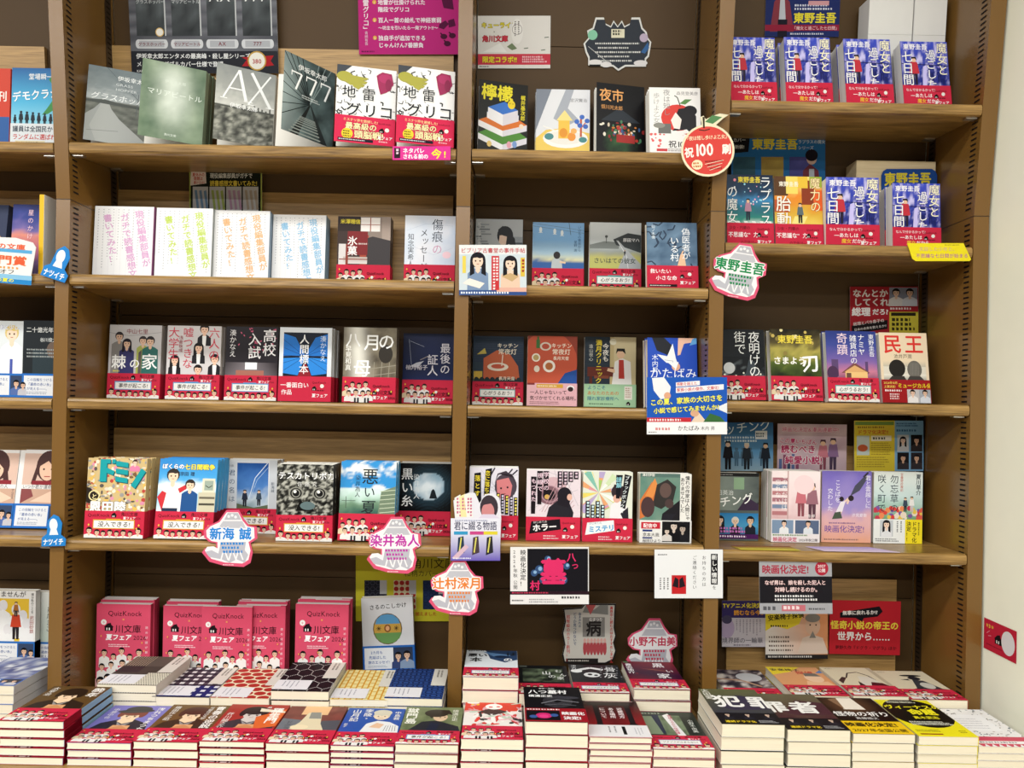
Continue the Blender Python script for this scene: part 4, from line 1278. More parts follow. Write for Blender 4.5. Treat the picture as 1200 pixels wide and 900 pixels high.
@art('switching')
def _():
    a = Art(105, 148, '55605f')
    a.grid(0, 66, 105, 140, 12, 12, lambda u, v: mixc('8a9690', '3f4648', abs(u - .3) + .3 * fbm(u * 4, v * 5, 3)))
    a.poly([(0, 66), (70, 66), (105, 84), (105, 66)], '1c1b22').poly([(60, 66), (80, 96), (105, 80), (105, 66)], '3a2c44').rect(52, 112, 74, 138, '8aa88a')
    a.rect(0, 140, 105, 148, '1a1a1c').dashes(10, 142, 60, 146, 1, '9a9a9a')
    a.T('内田英治', 4, 100, 12, 'e8ecec', .0).T('ッチング', 0, 70, 24, 'fbfbfb', .02, rot=.16)
    a.grid(0, 4, 105, 60, 10, 8, lambda u, v: ramp(v, (0, '20406c'), (.5, '4a9ac8'), (1, '2a78b4')))
    a.person(24, 16, 38, '17141a', '16161c', 'e8c4ac', .7, True).person(56, 14, 38, 'd8d4cc', '1a1c26', 'e8c8b0', .7).person(88, 14, 40, '17141a', '1c2030', 'e0bc9e', .7)
    a.T('タイトル', -60, 0, 1, 'fff').dashes(0, 16, 90, 30, 2, 'c878c0', 5).rect(0, 4, 105, 14, '4a1c5a').dashes(4, 6, 100, 12, 1, 'f0e0f4', 4)
    return a
@art('pinklove')
def _():
    a = Art(105, 148, 'e8d0d4')
    a.grid(0, 0, 105, 148, 16, 20, lambda u, v: ramp(v + .25 * (fbm(u * 4, v * 4, 111) - .5), (0, '8a6a70'), (.3, 'd8b0b4'), (.6, 'f0dade'), (1, 'f4e6e8')))
    for i in range(6): a.rect(2, 56 + i * 14, 34, 64 + i * 14, ['b87a80', '7a8aa8', 'a8707c'][i % 3])
    a.rect(34, 48, 37, 148, 'c8a8a8').figure(64, 54, 68, 'c8707c', '8a4a54', '4a2a2a').figure(88, 50, 74, '9a6a78', '5a3a48', '3a2426')
    a.ell(70, 120, 22, 20, 'f4d8dc')
    a.V('この恋だけは', 28, 144, 13, 'f6f2f4', .0).V('忘れない', 14, 130, 13, 'f6f2f4', .0)
    a.T('一条岬', 70, 52, 8, 'f4ecec')
    a.rect(0, 0, 105, 48, 'ece6ea').rect(2, 18, 48, 46, '7f96b4').person(28, 18, 28, '17131a', 'eceef2', 'f0ccb6', .9).rect(52, 18, 103, 46, '5a6a88').person(80, 18, 28, '141218', 'dfe4ec', 'ecc4ac', .9)
    a.dashes(4, 12.5, 100, 17, 1, '5a8a4a', 3).T('映画化決定', 4, 2, 10.4, 'c83a6a', .03).T('2026年秋公開', 60, 2.5, 6.6, '4a4048', .01)
    return a
@art('purple')
def _():
    a = Art(105, 148, '8a7cc4')
    a.grid(0, 0, 105, 148, 16, 22, lambda u, v: ramp(v + .28 * (fbm(u * 3, v * 4, 121) - .5), (0, 'e6a890'), (.3, 'e0b0b4'), (.5, 'a090cc'), (1, '7a6cc0')))
    a.line([(40, 60), (48, 84), (62, 96)], 4, 'e8c8b4').poly([(30, 62), (44, 64), (50, 86), (40, 84)], 'e6e0ea').poly([(22, 48), (44, 50), (40, 64), (28, 62)], '4a5648').ell(42, 90, 5, 5, '2a2228')
    a.poly([(60, 96), (70, 118), (92, 140), (98, 136), (80, 108)], '4a4a5c').line([(60, 96), (54, 80)], 4, 'e8c8b4').ell(62, 92, 6, 6, '2a2228').line([(88, 136), (98, 146)], 4, '3a3440')
    a.V('君と雲越しに', 98, 140, 11.5, 'f2eefa', .0).V('ことばを', 34, 130, 12, 'f2eefa', .0).V('交わした', 18, 112, 12, 'f2eefa', .0)
    a.T('汐見夏衛', 64, 54, 8, 'f0ecf8')
    a.dashes(16, 38, 88, 42, 1, '7a5a8a', 3).T('映画化決定!', 6, 22, 16.2, '6a4aa0', .01).dashes(6, 4, 98, 8, 1, '8a6a6a', 3)
    return a
@art('flower')
def _():
    a = Art(105, 148, 'b8d4d8')
    a.grid(0, 48, 105, 148, 12, 14, lambda u, v: ramp(v + .2 * (fbm(u * 4, v * 4, 131) - .5), (0, '6a9a6a'), (.25, '9ac0b0'), (.5, 'c8dcdc'), (1, 'e0e6e2')))
    R = random.Random(17)
    for i in range(46): a.ell(R.uniform(0, 105), R.uniform(50, 74), R.uniform(3, 7), None, ['d8433c', 'e88a5a', 'e8d8c8', '7a5aa0', 'd85a4a', 'e0c050', 'c03a50'][i % 7], 10, 0, i % 10 == 0)
    a.figure(68, 66, 30, '3a4a5a', '22242c').figure(82, 66, 32, 'e8e6e4', 'c8c4c8')
    a.V('勿忘草の', 44, 142, 19, '2a3a48', .0, sp=1.05).V('咲く町で', 17, 142, 19, '2a3a48', .0, sp=1.05).V('夏川草介', 96, 144, 11, '22303c', .02).V('安曇野診療記', 60, 146, 6.5, 'c86a5a')
    a.rect(0, 0, 105, 50, 'ecefee').rect(14, 14, 42, 48, 'c4cad0').person(28, 12, 36, '17131a', 'e4e6ea', 'f2d4c0', .8, True)
    a.rect(68, 0, 105, 50, 'f0dc2c').V('ドラマ化', 88, 46, 11, '2a2a1a', .03).V('決定!!', 76, 46, 10.5, '2a2a1a', .03).vdashes(94, 10, 102, 44, 1, '5a5420', 3).vdashes(48, 16, 64, 46, 2, '6a6a70', 3).dashes(4, 3, 62, 11, 2, '6a6a70', 2.4)
    return a
@art('kibo')      # grey-white cover with a round picture
def _():
    a = Art(105, 148, 'dfe1e4')
    a.grid(0, 0, 105, 148, 8, 8, lambda u, v: mixc('c4c7cc', 'e9ebee', u * .7 + v * .3))
    a.T('さるのこしかけ', 16, 124, 11, '1c1a1a', .02, rot=.05)
    a.ell(52, 84, 30, 32, '6a5a3a').ell(52, 84, 28, 30, 'c8a04a')
    a.poly([(27, 94), (30, 104), (40, 112), (52, 114), (64, 112), (74, 104), (78, 94)], '5a9ac8').poly([(25, 76), (80, 76), (76, 64), (64, 56), (52, 54), (40, 56), (30, 64)], '6a9a5a')
    a.ell(52, 85, 7, 8, '8a5a30').ell(52, 85, 4, 5, 'e0a878')
    for x in (34, 70):
        for k in range(4): a.line([(x - 5 * math.cos(k * .785), 85 - 5 * math.sin(k * .785)), (x + 5 * math.cos(k * .785), 85 + 5 * math.sin(k * .785))], 1, '3a2a1a')
    return a
def band_blue(people=True):
    a = Art(105, 50, '2a6ac0')
    a.rect(3, 3, 62, 46, 'eef2f8').T('2カ月も', 16, 34, 7, '2a5aa8', .02).T('先延ばした', 12, 24, 7, '2a5aa8', .02).T('旅のエッセイ!', 10, 14, 7, '2a5aa8', .02).dashes(10, 6, 55, 11, 2, '8aa0c0')
    a.rect(62, 3, 102, 46, '33405a').person(72, 3, 34, '171316', '3a4a7a', 'e6c0a6').person(90, 3, 36, '171316', '8aa0c0', 'e6c0a6')
    return a
def booklet(k=0):
    a = Art(105, 175, PINK)
    a.T('QuizKnock', 22, 152, 13.6, '3a1018', .01)
    a.T('×', 50, 142, 8, 'eec24a', .02)
    house(a, 16, 122, 16, '1c1216'); a.ell(14, 139, 5.5, 5.5, 'f4f2ee', 16).T('今', 11.4, 136.6, 5, PINK, .02)
    a.T('川文庫', 36, 120, 17, '2a1018', .015)
    a.T('夏フェア', 18, 105, 12.6, 'ffffff', .05, sh=.1).T('2026', 72, 105, 12, '3a1420', .0)
    a.dashes(24, 90, 72, 97, 2, 'f8dce2', 1.9)
    a.V('読めば謎が解ける', 98, 132, 5.4, 'f2c6d0', .02, sp=1.8)
    for x, y, h in ((16, 50, 36), (34, 46, 32), (50, 54, 36), (66, 44, 34), (84, 50, 38), (30, 30, 32), (12, 24, 34), (52, 30, 36), (74, 26, 34), (92, 22, 34)):
        a.person(x, y, h, body='f0eeec', w=.9, hr=.15)
    a.rect(0, 0, 105, 28, 'd9a8a8').person(10, -6, 38, '171216', '1f2a44').person(24, 2, 36, '171216', 'b03030').person(50, -4, 36).person(78, -4, 36)
    sparkle(a, [(10, 112), (90, 100), (8, 80), (94, 84), (46, 84)], 'f2b84e', 1.4)
    return a
# ---- table books
def pattern(k):
    base = {'weave': '5c5048', 'check': '2c2030', 'coin': 'efe2c0', 'hex': '1d141a', 'bar': 'f2e2a0', 'net': '2c4a8c'}[k]
    a = Art(108, 150, base)
    top, full = 60, 150
    if k == 'weave':
        a.rect(0, 60, 108, 150, '4d443e').rect(44, 95, 108, 150, '5f554d')
        for i in range(9): a.line([(2 + i * 5, 96), (2 + i * 5, 150)], 1.2, 'c8b49a')
        a.rect(0, 60, 44, 95, '2f2428')
        for i in range(8): a.line([(0, 63 + i * 4.4), (44, 63 + i * 4.4)], .8, '6a5a58')
        a.rect(0, 0, 108, 60, 'e6e0cc')
        for j in range(14):
            for i in range(25):
                a.poly([(i * 4.4 + (j % 2) * 2.2, j * 4.4), (i * 4.4 + 2.6 + (j % 2) * 2.2, j * 4.4), (i * 4.4 + 1.3 + (j % 2) * 2.2, j * 4.4 + 3.4)], '2a2422', False)
        a.n += 1
    elif k == 'check':
        for i in range(6): a.rect(4 + i * 19, 0, 13 + i * 19, 150, '4a3c4a')
        for j in range(8): a.rect(0, 4 + j * 19, 108, 13 + j * 19, '5a4c58')
        for i in range(6):
            for j in range(8): a.rect(4 + i * 19, 4 + j * 19, 13 + i * 19, 13 + j * 19, 'eeecee')
        a.rect(0, 0, 108, 52, '222a6a')
        for i in range(6):
            for j in range(3): a.rect(4 + i * 19, 4 + j * 19, 13 + i * 19, 13 + j * 19, 'e4e6f0')
    elif k == 'coin':
        for j in range(9):
            for i in range(6): a.ell(i * 24 + (j % 2) * 12, j * 19 + 4, 11, 9, 'b5302a', 18, 0, i == 0)
    elif k == 'hex':
        for j in range(6):
            for i in range(5):
                cx, cy = i * 27 + (j % 2) * 13.5, j * 30
                P = [(cx + 15 * math.sin(t * math.pi / 3), cy + 20 * math.cos(t * math.pi / 3)) for t in range(6)]
                for q in range(3):
                    (x0, y0), (x1, y1) = P[q], P[q + 1]
                    a.dots([(x0 + (x1 - x0) * t / 5, y0 + (y1 - y0) * t / 5) for t in range(5)], 1.1, 'ece6e4', 6)
    elif k == 'bar':
        for i in range(10): a.rect(4 + i * 11, 0, 7 + i * 11, 150, 'd89c2c')
        for j in range(9):
            for i in range(10): a.rect(7 + i * 11, j * 18 + (i % 2) * 6, 15 + i * 11, j * 18 + 3 + (i % 2) * 6, 'e0b860')
    else:
        for j in range(11):
            for i in range(6):
                a.ring(i * 20 + (j % 2) * 10, j * 15, 8, 2.6, '14204a', 12)
    a.rect(0, 4, 66, 50, 'eceaee').vdashes(12, 12, 46, 44, 4, '8a8a98', 2.4, seed=len(k)).T('角川文庫', 6, 6, 3, 'c86a6a')
    if k == 'weave': a.rect(0, 50, 66, 60, '4d443e')
    a.rect(80, 62, 108, 150, 'dfdad0').vdashes(86, 96, 100, 142, 2, '5a524c', 4, seed=3)
    return a
def anime(bg, hair, coat, title, author, tcol='f2eee8', skin='f0d0ac', hat=None, extra=None):
    a = Art(105, 148, bg)
    a.poly([(4, 46), (14, 74), (40, 90), (66, 90), (96, 74), (104, 46)], coat)
    a.poly([(38, 82), (42, 104), (64, 104), (66, 82), (52, 72)], skin).ell(52, 106, 17, 18, skin)
    a.ell(52, 122, 23, 17, hair).ell(33, 112, 6, 14, hair).ell(71, 112, 6, 14, hair).poly([(30, 122), (32, 104), (38, 116), (43, 106), (48, 118), (55, 105), (60, 117), (67, 106), (72, 104), (75, 122)], hair)
    a.line([(43, 104), (49, 104)], 1.6, '2a1a14').line([(57, 104), (63, 104)], 1.6, '2a1a14').dots([(46, 101), (60, 101)], 2, '3a2418').line([(49, 93), (56, 93)], 1, '9a4a3a').line([(53, 100), (54, 97)], .7, 'b8825c')
    a.poly([(40, 80), (52, 68), (66, 80), (60, 66), (46, 66)], mixc(coat, 'ffffff', .25)).line([(30, 84), (36, 50)], .8, mixc(coat, '000000', .4)).line([(74, 84), (70, 50)], .8, mixc(coat, '000000', .4))
    a.poly([(38, 46), (40, 66), (70, 66), (72, 46)], 'd8a070').poly([(34, 50), (54, 66), (72, 52), (70, 46), (36, 46)], 'c88a5a')
    if hat: a.ell(52, 124, 32, 8, hat, 24, .1).ell(54, 132, 23, 13, hat, 24).line([(32, 126), (76, 130)], 2.4, '201c1e')
    if extra: extra(a)
    for s, x, y, sz in title: a.V(s, x, y, sz * 1.12, tcol, .035)
    for s, x, y, sz in author: a.V(s, x, y, sz, tcol, .0)
    return a
A['late'] = lambda: anime('5c4424', '2a1e14', '2c2018', [('晩年', 90, 142, 19)], [('太宰治', 12, 142, 13)])
A['purpleboy'] = lambda: anime('7a74bc', '7a3a2c', '241f2c', [('汚れつちまつた', 92, 140, 12)], [('中原中也', 14, 134, 11)], hat='3c3838')
A['youth'] = lambda: anime('6a4c26', '4a2418', '3a2a1a', [('青春の逆説', 92, 142, 16)], [('織田作之助', 14, 140, 12), ('可能性の文学', 76, 140, 9)])
A['rasho'] = lambda: anime('a03028', '1c1a1c', '33343a', [('羅生門', 90, 134, 19)], [('芥川龍之介', 12, 112, 13), ('鼻・', 72, 140, 9)], skin='cfc8c4', extra=lambda a: a.poly([(60, 96), (105, 130), (105, 60), (70, 48)], 'd8662c').poly([(58, 132), (105, 120), (105, 114), (60, 118)], 'e8dcc4').V('羅生門', 90, 134, 19, 'f6eedc', .02))
@art('corpse')
def _():
    a = Art(105, 148, '6c3a34')
    a.grid(0, 46, 105, 148, 10, 10, lambda u, v: mixc('5a2c28', '8a4a40', fbm(u * 6, v * 6, 3)))
    a.rect(28, 112, 76, 148, 'e6b888').poly([(0, 46), (0, 96), (34, 90), (38, 46)], '6a7078').poly([(105, 46), (105, 92), (72, 88), (66, 46)], '4a5058')
    a.poly([(40, 120), (64, 120), (72, 76), (82, 52), (48, 46), (22, 54), (34, 80)], 'dccfae').poly([(46, 96), (68, 96), (62, 122), (44, 122)], '8a8a84').ell(38, 62, 16, 9, 'e8d8b4')
    a.V('ドグラ', 16, 86, 12, '3a3a40', .01)
    return a
@art('tiger')
def _():
    a = Art(105, 148, '2450a4')
    a.poly([(36, 46), (44, 84), (62, 96), (84, 92), (102, 76), (104, 46)], 'e4e4e4').ell(66, 118, 15, 18, 'e8d2b4').ell(66, 130, 17, 12, 'cfc8b4').poly([(52, 128), (50, 112), (58, 124), (66, 114), (72, 124), (80, 112), (82, 128)], 'cfc8b4')
    a.poly([(50, 70), (62, 88), (76, 82), (70, 66)], 'e0b898').dots([(60, 114), (72, 114)], 1.6, '3a3a3a').line([(60, 107), (70, 107)], 1, '9a5a4a')
    for i in range(5): a.line([(78 + i * 5, 56), (80 + i * 4, 78)], .8, '4a4a50')
    a.V('李陵・', 40, 144, 16, 'f0ece4', .02).V('山月記', 18, 142, 17, 'f0ece4', .02).V('弟子', 8, 84, 8, 'f0ece4').V('中島敦', 94, 136, 12, 'f0ece4', .01)
    return a
@art('island')
def _():
    a = Art(105, 148, '64704f')
    a.grid(0, 46, 105, 148, 10, 10, lambda u, v: mixc('4f5a3e', '8a946a', fbm(u * 4, v * 4, 9)))
    a.poly([(10, 46), (34, 86), (60, 92), (100, 70), (105, 46)], '23242e').poly([(44, 46), (50, 84), (66, 80), (62, 46)], '1c2138').ell(66, 106, 13, 17, 'd8b898')
    a.poly([(40, 124), (54, 138), (80, 136), (88, 116), (78, 120), (70, 108), (62, 120), (50, 100)], '2f2620').ell(58, 122, 22, 16, '2f2620').dots([(66, 104), (74, 106)], 1.6, '201814')
    a.V('獄門島', 14, 142, 22, 'f0eee4', .03).V('横溝正史', 92, 138, 12, 'e8e6da', .0)
    return a
@art('evil')
def _():
    a = Art(105, 148, 'dfe4ea')
    a.poly([(40, 148), (50, 100), (80, 80), (105, 96), (105, 148)], '2c4468').poly([(34, 140), (60, 110), (96, 120), (60, 132)], '5f86b4').ell(74, 112, 16, 7, '1c2c48')
    a.T('悪い', 4, 112, 20, '17181c', .06).T('は', 82, 120, 22, '17181c', .05).T('の', 76, 88, 20, 'f4f6f8', .05, '17181c', .04).T('本', 8, 84, 26, '17181c', .05).dashes(4, 142, 70, 147, 1, '3a3a40', 4)
    return a
@art('redwhite')
def _():
    a = Art(105, 148, 'e6e0dc')
    R = random.Random(23)
    a.rect(0, 112, 105, 148, 'd0341f')
    for i in range(70):
        x, y, t = R.uniform(0, 105), R.uniform(46, 148), R.uniform(0, 3.1)
        a.ell(x, y, R.uniform(4, 14), R.uniform(2, 5), ['d8372c', 'f0ece8', 'c8302c', '2a2a2e', 'e8e4e0', 'd8a0a8', 'b8c8b8'][i % 7], 12, t, i % 8 == 0)
    a.poly([(26, 108), (50, 124), (80, 110), (66, 100), (40, 98)], '3a1f22').ell(54, 130, 16, 12, 'f2eeea').ell(48, 128, 4, 2.5, 'c8302c').ell(62, 130, 4, 2.5, 'c8302c').dots([(14, 138), (24, 138)], 3, 'e8c23c')
    for y in (54, 70): a.line([(64, y + 20), (84, y + 26), (100, y + 10)], 3, 'e8a0b0')
    return a
@art('darkmt')
def _():
    a = Art(105, 148, '14171a')
    a.grid(10, 60, 95, 130, 14, 10, lambda u, v: mixc('1c211e', '76866a', max(0, fbm(u * 4, v * 4, 141) - .3) * 2 * (1 - abs(u - .5))))
    a.T('山', 50, 100, 20, 'f0f2f0', .02).T('む', 78, 112, 16, 'f0f2f0').T('ん', 86, 92, 16, 'f0f2f0').T('の', 62, 82, 18, 'f0f2f0').T('家', 80, 74, 16, 'f0f2f0').rect(4, 138, 20, 146, '5a605a')
    return a
@art('tomb')
def _():
    a = Art(105, 148, '141317')
    for i in range(7): a.ring(60, 84, 26 - i * 3, .8, '5a5a62')
    a.line([(30, 74), (60, 90), (98, 80)], 2, '8a8a92').line([(36, 68), (70, 72), (92, 66)], 1.4, '6a6a72').ell(78, 100, 22, 6, '3a3a42')
    a.T('金田一耕助', 28, 138, 6, 'f0f0f0').T('八つ墓村', 8, 118, 18, 'f6f6f6', .04).T('横溝正史', 8, 102, 11, 'f0f0f0', .04)
    return a
def band_tomb():
    a = Art(105, 52, '9c1824')
    a.dashes(4, 44, 76, 49, 1, 'f6e8e8', 4)
    a.rect(2, 4, 60, 42, '120f16').ell(32, 22, 14, 11, 'd02a70').ell(50, 24, 7, 6, '3a5a9a').ell(14, 18, 7, 6, '3a5a9a').ell(32, 20, 8, 6, 'e8408a')
    a.T('映画化', 63, 27, 13.4, 'f6f4f4', .06).T('決定!', 65, 9, 13.4, 'f6f4f4', .06)
    return a
@art('bone')
def _():
    a = Art(105, 148, '23252a')
    a.line([(6, 112), (44, 130), (70, 120)], 9, 'e6e6e8').ell(14, 112, 12, 9, 'eeeeef').ell(44, 92, 17, 13, 'e6e6e8').ell(40, 94, 5, 5, '23252a').ell(52, 90, 4, 4, '23252a')
    for i in range(20): a.ell(60 + (i * 37) % 44, 80 + (i * 23) % 62, 2, 2, '9a9aa0', 8)
    a.T('骨', 72, 112, 26, 'f2f2f4', .0).T('灰', 66, 78, 30, 'f2f2f4', .0).V('冲方丁', 10, 144, 12, 'e8e8ea')
    return a
@art('redroom')
def _():
    a = Art(105, 148, '9c1c20')
    a.grid(0, 30, 105, 148, 12, 14, lambda u, v: mixc('2a1014', 'b8222a', max(0, .9 - v) * (.3 + abs(u - .5))))
    a.poly([(14, 140), (92, 140), (96, 128), (10, 128)], '241a1e').rect(20, 50, 30, 128, '1c1418').rect(78, 50, 88, 128, '1c1418').line([(8, 146), (98, 146)], 1.5, 'c8a8a8')
    for i, s in enumerate(('近畿地方', 'ある場所', 'について')): a.V(s, 68 - i * 16, 118, 11, 'f0e2e2', .02)
    a.poly([(12, 34), (24, 62), (38, 36)], '1a1014').poly([(68, 36), (84, 64), (98, 34)], '1a1014')
    return a
def band_white():
    a = Art(105, 46, 'ebe9ec')
    a.rect(60, 10, 66, 40, '1c1a1c').vdashes(34, 8, 54, 40, 2, '5a585c', 3).vdashes(80, 10, 96, 36, 3, 'a8a6b0', 2).rect(0, 0, 105, 1.5, 'c83a40')
    return a
@art('blackhouse')
def _():
    a = Art(105, 148, '3c1420')
    a.grid(0, 46, 105, 148, 12, 12, lambda u, v: mixc('2c1030', '7a1c2a', abs(v - .5 + u * .3) * 1.4))
    a.poly([(30, 110), (80, 96), (98, 92), (60, 104)], 'b06a4a').ell(8, 144, 6, 4, '5a7a5a')
    a.T('黒', 58, 118, 26, 'f0eef0', .02).T('い', 80, 90, 16, 'f0eef0', .02).T('家', 58, 60, 27, 'f0eef0', .02).V('貴志祐介', 11, 136, 14, 'f0eef0', .03).T('13', 18, 80, 6, 'c83a3a')
    return a
@art('greendoor')
def _():
    a = Art(105, 148, '2c332e')
    a.rect(4, 56, 30, 128, '7a8a70').poly([(30, 60), (52, 60), (44, 134), (22, 134)], '1a2440').grid(36, 54, 76, 132, 8, 10, lambda u, v: mixc('33422f', '8a9c7c', fbm(u * 4, v * 4, 151)))
    a.poly([(44, 132), (56, 140), (70, 52), (56, 50)], 'e4e2e4').V('営繕かるかや怪異譚', 57, 134, 8.6, 'b83a5a', .02)
    a.rect(78, 56, 101, 126, '232a26').V('小野不由美', 91, 116, 10.5, 'e0e4de', .0)
    a.dashes(6, 136, 50, 144, 1, '8a9488', 5)
    return a
def crime(left):
    a = Art(105, 148, '55563a')
    a.grid(0, 40, 105, 148, 12, 12, lambda u, v: (mixc('3a3a44', '5f6040', v + .3 * (fbm(u * 3, v * 3, 7) - .5)) if left else mixc('4a2a30', '66604a', v + .3 * (fbm(u * 3, v * 3, 9) - .5))))
    a.poly([(20, 66), (40, 56), (105, 60), (105, 110), (60, 120)], '3a3348' if left else '4a2a34')
    if left: a.T('犯', 12, 74, 52, 'f4f2ee', .05).T('罪', 72, 70, 52, 'f4f2ee', .05).V('太田愛', 10, 146, 15, 'e8e6dc', .01)
    else: a.T('罪', -14, 72, 48, 'f4f2ee', .05).T('者', 38, 70, 52, 'f4f2ee', .05)
    a.rect(0, 0, 105, 44, '17161c')
    for x in (20, 54, 88): a.person(x, 18, 24, '0f0c0e', '22222c', 'cbb09c', .9)
    a.rect(8, 4, 60, 17, '2a2410').T('連続ドラマ化', 9, 6, 8.6, 'f0d02c', .03).dashes(66, 5, 98, 16, 3, 'b8b8bc', 2)
    return a
A['crime1'] = lambda: crime(True)
A['crime2'] = lambda: crime(False)
@art('prayer')
def _():
    a = Art(105, 148, '2a201c')
    a.grid(0, 40, 105, 148, 12, 12, lambda u, v: mixc('171210', '6a4a34', max(0, 1 - 2 * math.hypot(u - .45, v - .7))))
    a.poly([(30, 96), (38, 146), (66, 146), (70, 96)], 'f0e6d8').poly([(32, 96), (20, 140), (38, 146)], '8a6a50')
    a.T('怪物の祈り', 3, 70, 20, 'f2f0ee', .03).T('真藤順丈', 34, 56, 10, 'e8e4e0', .0)
    a.rect(0, 0, 105, 48, 'ecc21c').T('映画化決定!', 3, 28, 17, '17130f', .07).T('2027年全国公開', 6, 8, 13, '17130f', .03)
    return a
@art('venus')
def _():
    a = Art(105, 148, 'eadd20')
    a.ell(54, 92, 58, 60, '15130f', 32)
    a.dashes(20, 134, 84, 142, 2, 'd8d8c0', 3).T('ヴィーナスの', 4, 110, 18, 'f0e428', .05).T('命題', 38, 86, 26, 'f0e428', .06).T('真木武志', 34, 68, 12, 'f0e428', .03)
    a.dashes(16, 42, 96, 58, 3, 'e0e0d0', 3.6)
    a.dashes(8, 16, 60, 26, 2, '6a641c', 2.6).rect(8, 6, 48, 10, '8a2a18').dashes(84, 14, 100, 24, 2, '6a641c', 2.6)
    return a
@art('tiles')
def _():
    a = Art(105, 148, 'e8e6e6')
    R = random.Random(31)
    a.n += 1
    for i in range(190):
        x, y, t = R.uniform(0, 105), R.uniform(0, 148), R.choice((0, .8, 1.57))
        a.ell(x, y, 2.6, 1.2, ['3a3c40', '4a6a74', '7a7c84', '9a8a80'][i % 4], 6, t, False)
    a.rect(18, 58, 84, 124, 'eeedef').dashes(26, 66, 76, 112, 5, 'a8a6b0', 2.4).rect(0, 0, 105, 36, 'c8405a').rect(8, 10, 97, 20, 'eeeaea').dashes(12, 12, 92, 18, 1, '6a5a60', 4)
    a.n += 1
    for i in range(9): a.poly([(i * 12, 0), (i * 12 + 8, 0), (i * 12 + 5, 9)], 'eeeaea', False)
    return a
def portrait(k):
    a = Art(105, 148, 'd8cdb2')
    if k == 1:
        a.rect(96, 0, 105, 148, 'b8ac94').line([(30, 90), (44, 116), (66, 122), (80, 104), (84, 80)], 3, '2a2628').poly([(44, 52), (58, 100), (80, 96), (92, 52)], 'd8d2c4').poly([(10, 60), (30, 90), (24, 96), (8, 76)], '3a2a2a').poly([(60, 46), (70, 70), (90, 66), (100, 46)], '4a1a24').poly([(38, 46), (46, 74), (52, 46)], '2a2224')
    else:
        a.ell(66, 108, 12, 10, '26242a').ell(66, 122, 22, 5, '1f1d22').poly([(34, 100), (52, 104), (52, 96)], '26242a').poly([(40, 46), (58, 100), (78, 96), (92, 56), (100, 46)], '3a3a40').ell(72, 70, 13, 16, 'c9c6bc').poly([(20, 46), (58, 62), (48, 46)], '2a282c').poly([(84, 58), (104, 52), (104, 46), (80, 46)], '5a1c28')
    a.T('横光利一' if k == 1 else '新美南吉', 8, 138, 4, '8a7a60')
    return a
A['bust1'] = lambda: portrait(1)
A['bust2'] = lambda: portrait(2)
@art('orangeman')
def _():
    a = Art(105, 148, 'd89a6a')
    a.poly([(0, 104), (40, 120), (70, 148), (0, 148)], 'e8cf28').T('安楽椅子', 4, 126, 15, '2a1a10', .04).T('探偵', 50, 110, 18, 'b8302a', .04)
    a.ell(76, 88, 18, 22, 'ecc4a4').poly([(46, 46), (56, 74), (76, 66), (96, 72), (104, 46)], 'e8b890').poly([(62, 98), (64, 114), (88, 114), (94, 98)], '6a6660').poly([(90, 116), (105, 132), (105, 116)], '4a7ab8')
    return a
@art('beast')
def _():
    a = Art(105, 148, '2f2a3a')
    a.grid(0, 40, 105, 148, 16, 16, lambda u, v: ramp(fbm(u * 5, v * 5, 161), (.3, '1c1826'), (.5, '5a4a50'), (.7, 'd8cfc8')))
    a.ell(70, 108, 26, 22, 'b9b9bd').line([(0, 100), (50, 90), (80, 60)], 6, 'b08a70')
    return a
# ---- left-hand neighbouring bay
@art('democracy')
def _():
    a = Art(105, 148, '2f7fb8')
    a.grid(0, 46, 105, 148, 8, 12, lambda u, v: ramp(v, (0, '8fd0e4'), (.4, '4fb0d8'), (1, '245f9c')))
    a.poly([(84, 136), (98, 130), (96, 112), (84, 116), (74, 128)], '3f8a4a').poly([(92, 112), (100, 96), (90, 76), (74, 66), (62, 64), (72, 76), (84, 92)], '3f8a4a')
    for i in range(9): a.figure(8 + i * 12, 44, 20 + (i * 7) % 8, '14202c', '14202c', '14202c', '14202c')
    a.T('堂場瞬一', 34, 128, 12, 'f2f6f8', .01).T('デモクラシー', 2, 88, 19, 'f6f8fa', .03, rot=.1)
    return a
def band_demo():
    a = Art(105, 48, 'e6ebee')
    a.T('議員は全国民から', 4, 34, 11.6, '2a3a4a', .03).T('ランダムに選ばれる', 4, 20, 11, 'c83a34', .03).rect(10, 3, 70, 17, 'e6d8b0').dashes(12, 4, 68, 16, 2, '3a3020', 4)
    return a
@art('sunset')
def _():
    a = Art(105, 148, '4a3a7a')
    a.grid(0, 0, 105, 148, 14, 22, lambda u, v: ramp(v + .2 * (fbm(u * 3, v * 5, 171) - .5), (0, '1c1838'), (.25, '4a2f5a'), (.42, 'b4607a'), (.58, 'e2907a'), (.66, '7a6aa8'), (.8, '32408c'), (1, '1e2660')))
    a.V('まだ', 92, 136, 12, 'f4f0f6', .0).V('いない場所', 64, 136, 12.5, 'f4f0f6', .0, sp=1.25).V('星のかけら', 38, 138, 12.5, 'f0c8d0', .0, sp=1.25)
    a.dashes(10, 4, 90, 12, 2, '9a90b0', 2.4)
    return a
@art('blacklight')
def _():
    a = Art(105, 148, '23282c')
    a.rect(20, 46, 100, 92, '2e3a40').ell(62, 92, 14, 16, '6a5a50').ell(90, 140, 14, 8, 'c8d0b8')
    a.T('二十億光年の孤独', 6, 126, 11, 'e8eae8', .01).T('谷川俊太郎', 34, 108, 8.5, 'e0e4e2', .0).dashes(8, 76, 92, 96, 3, '9aa0a0', 3)
    return a
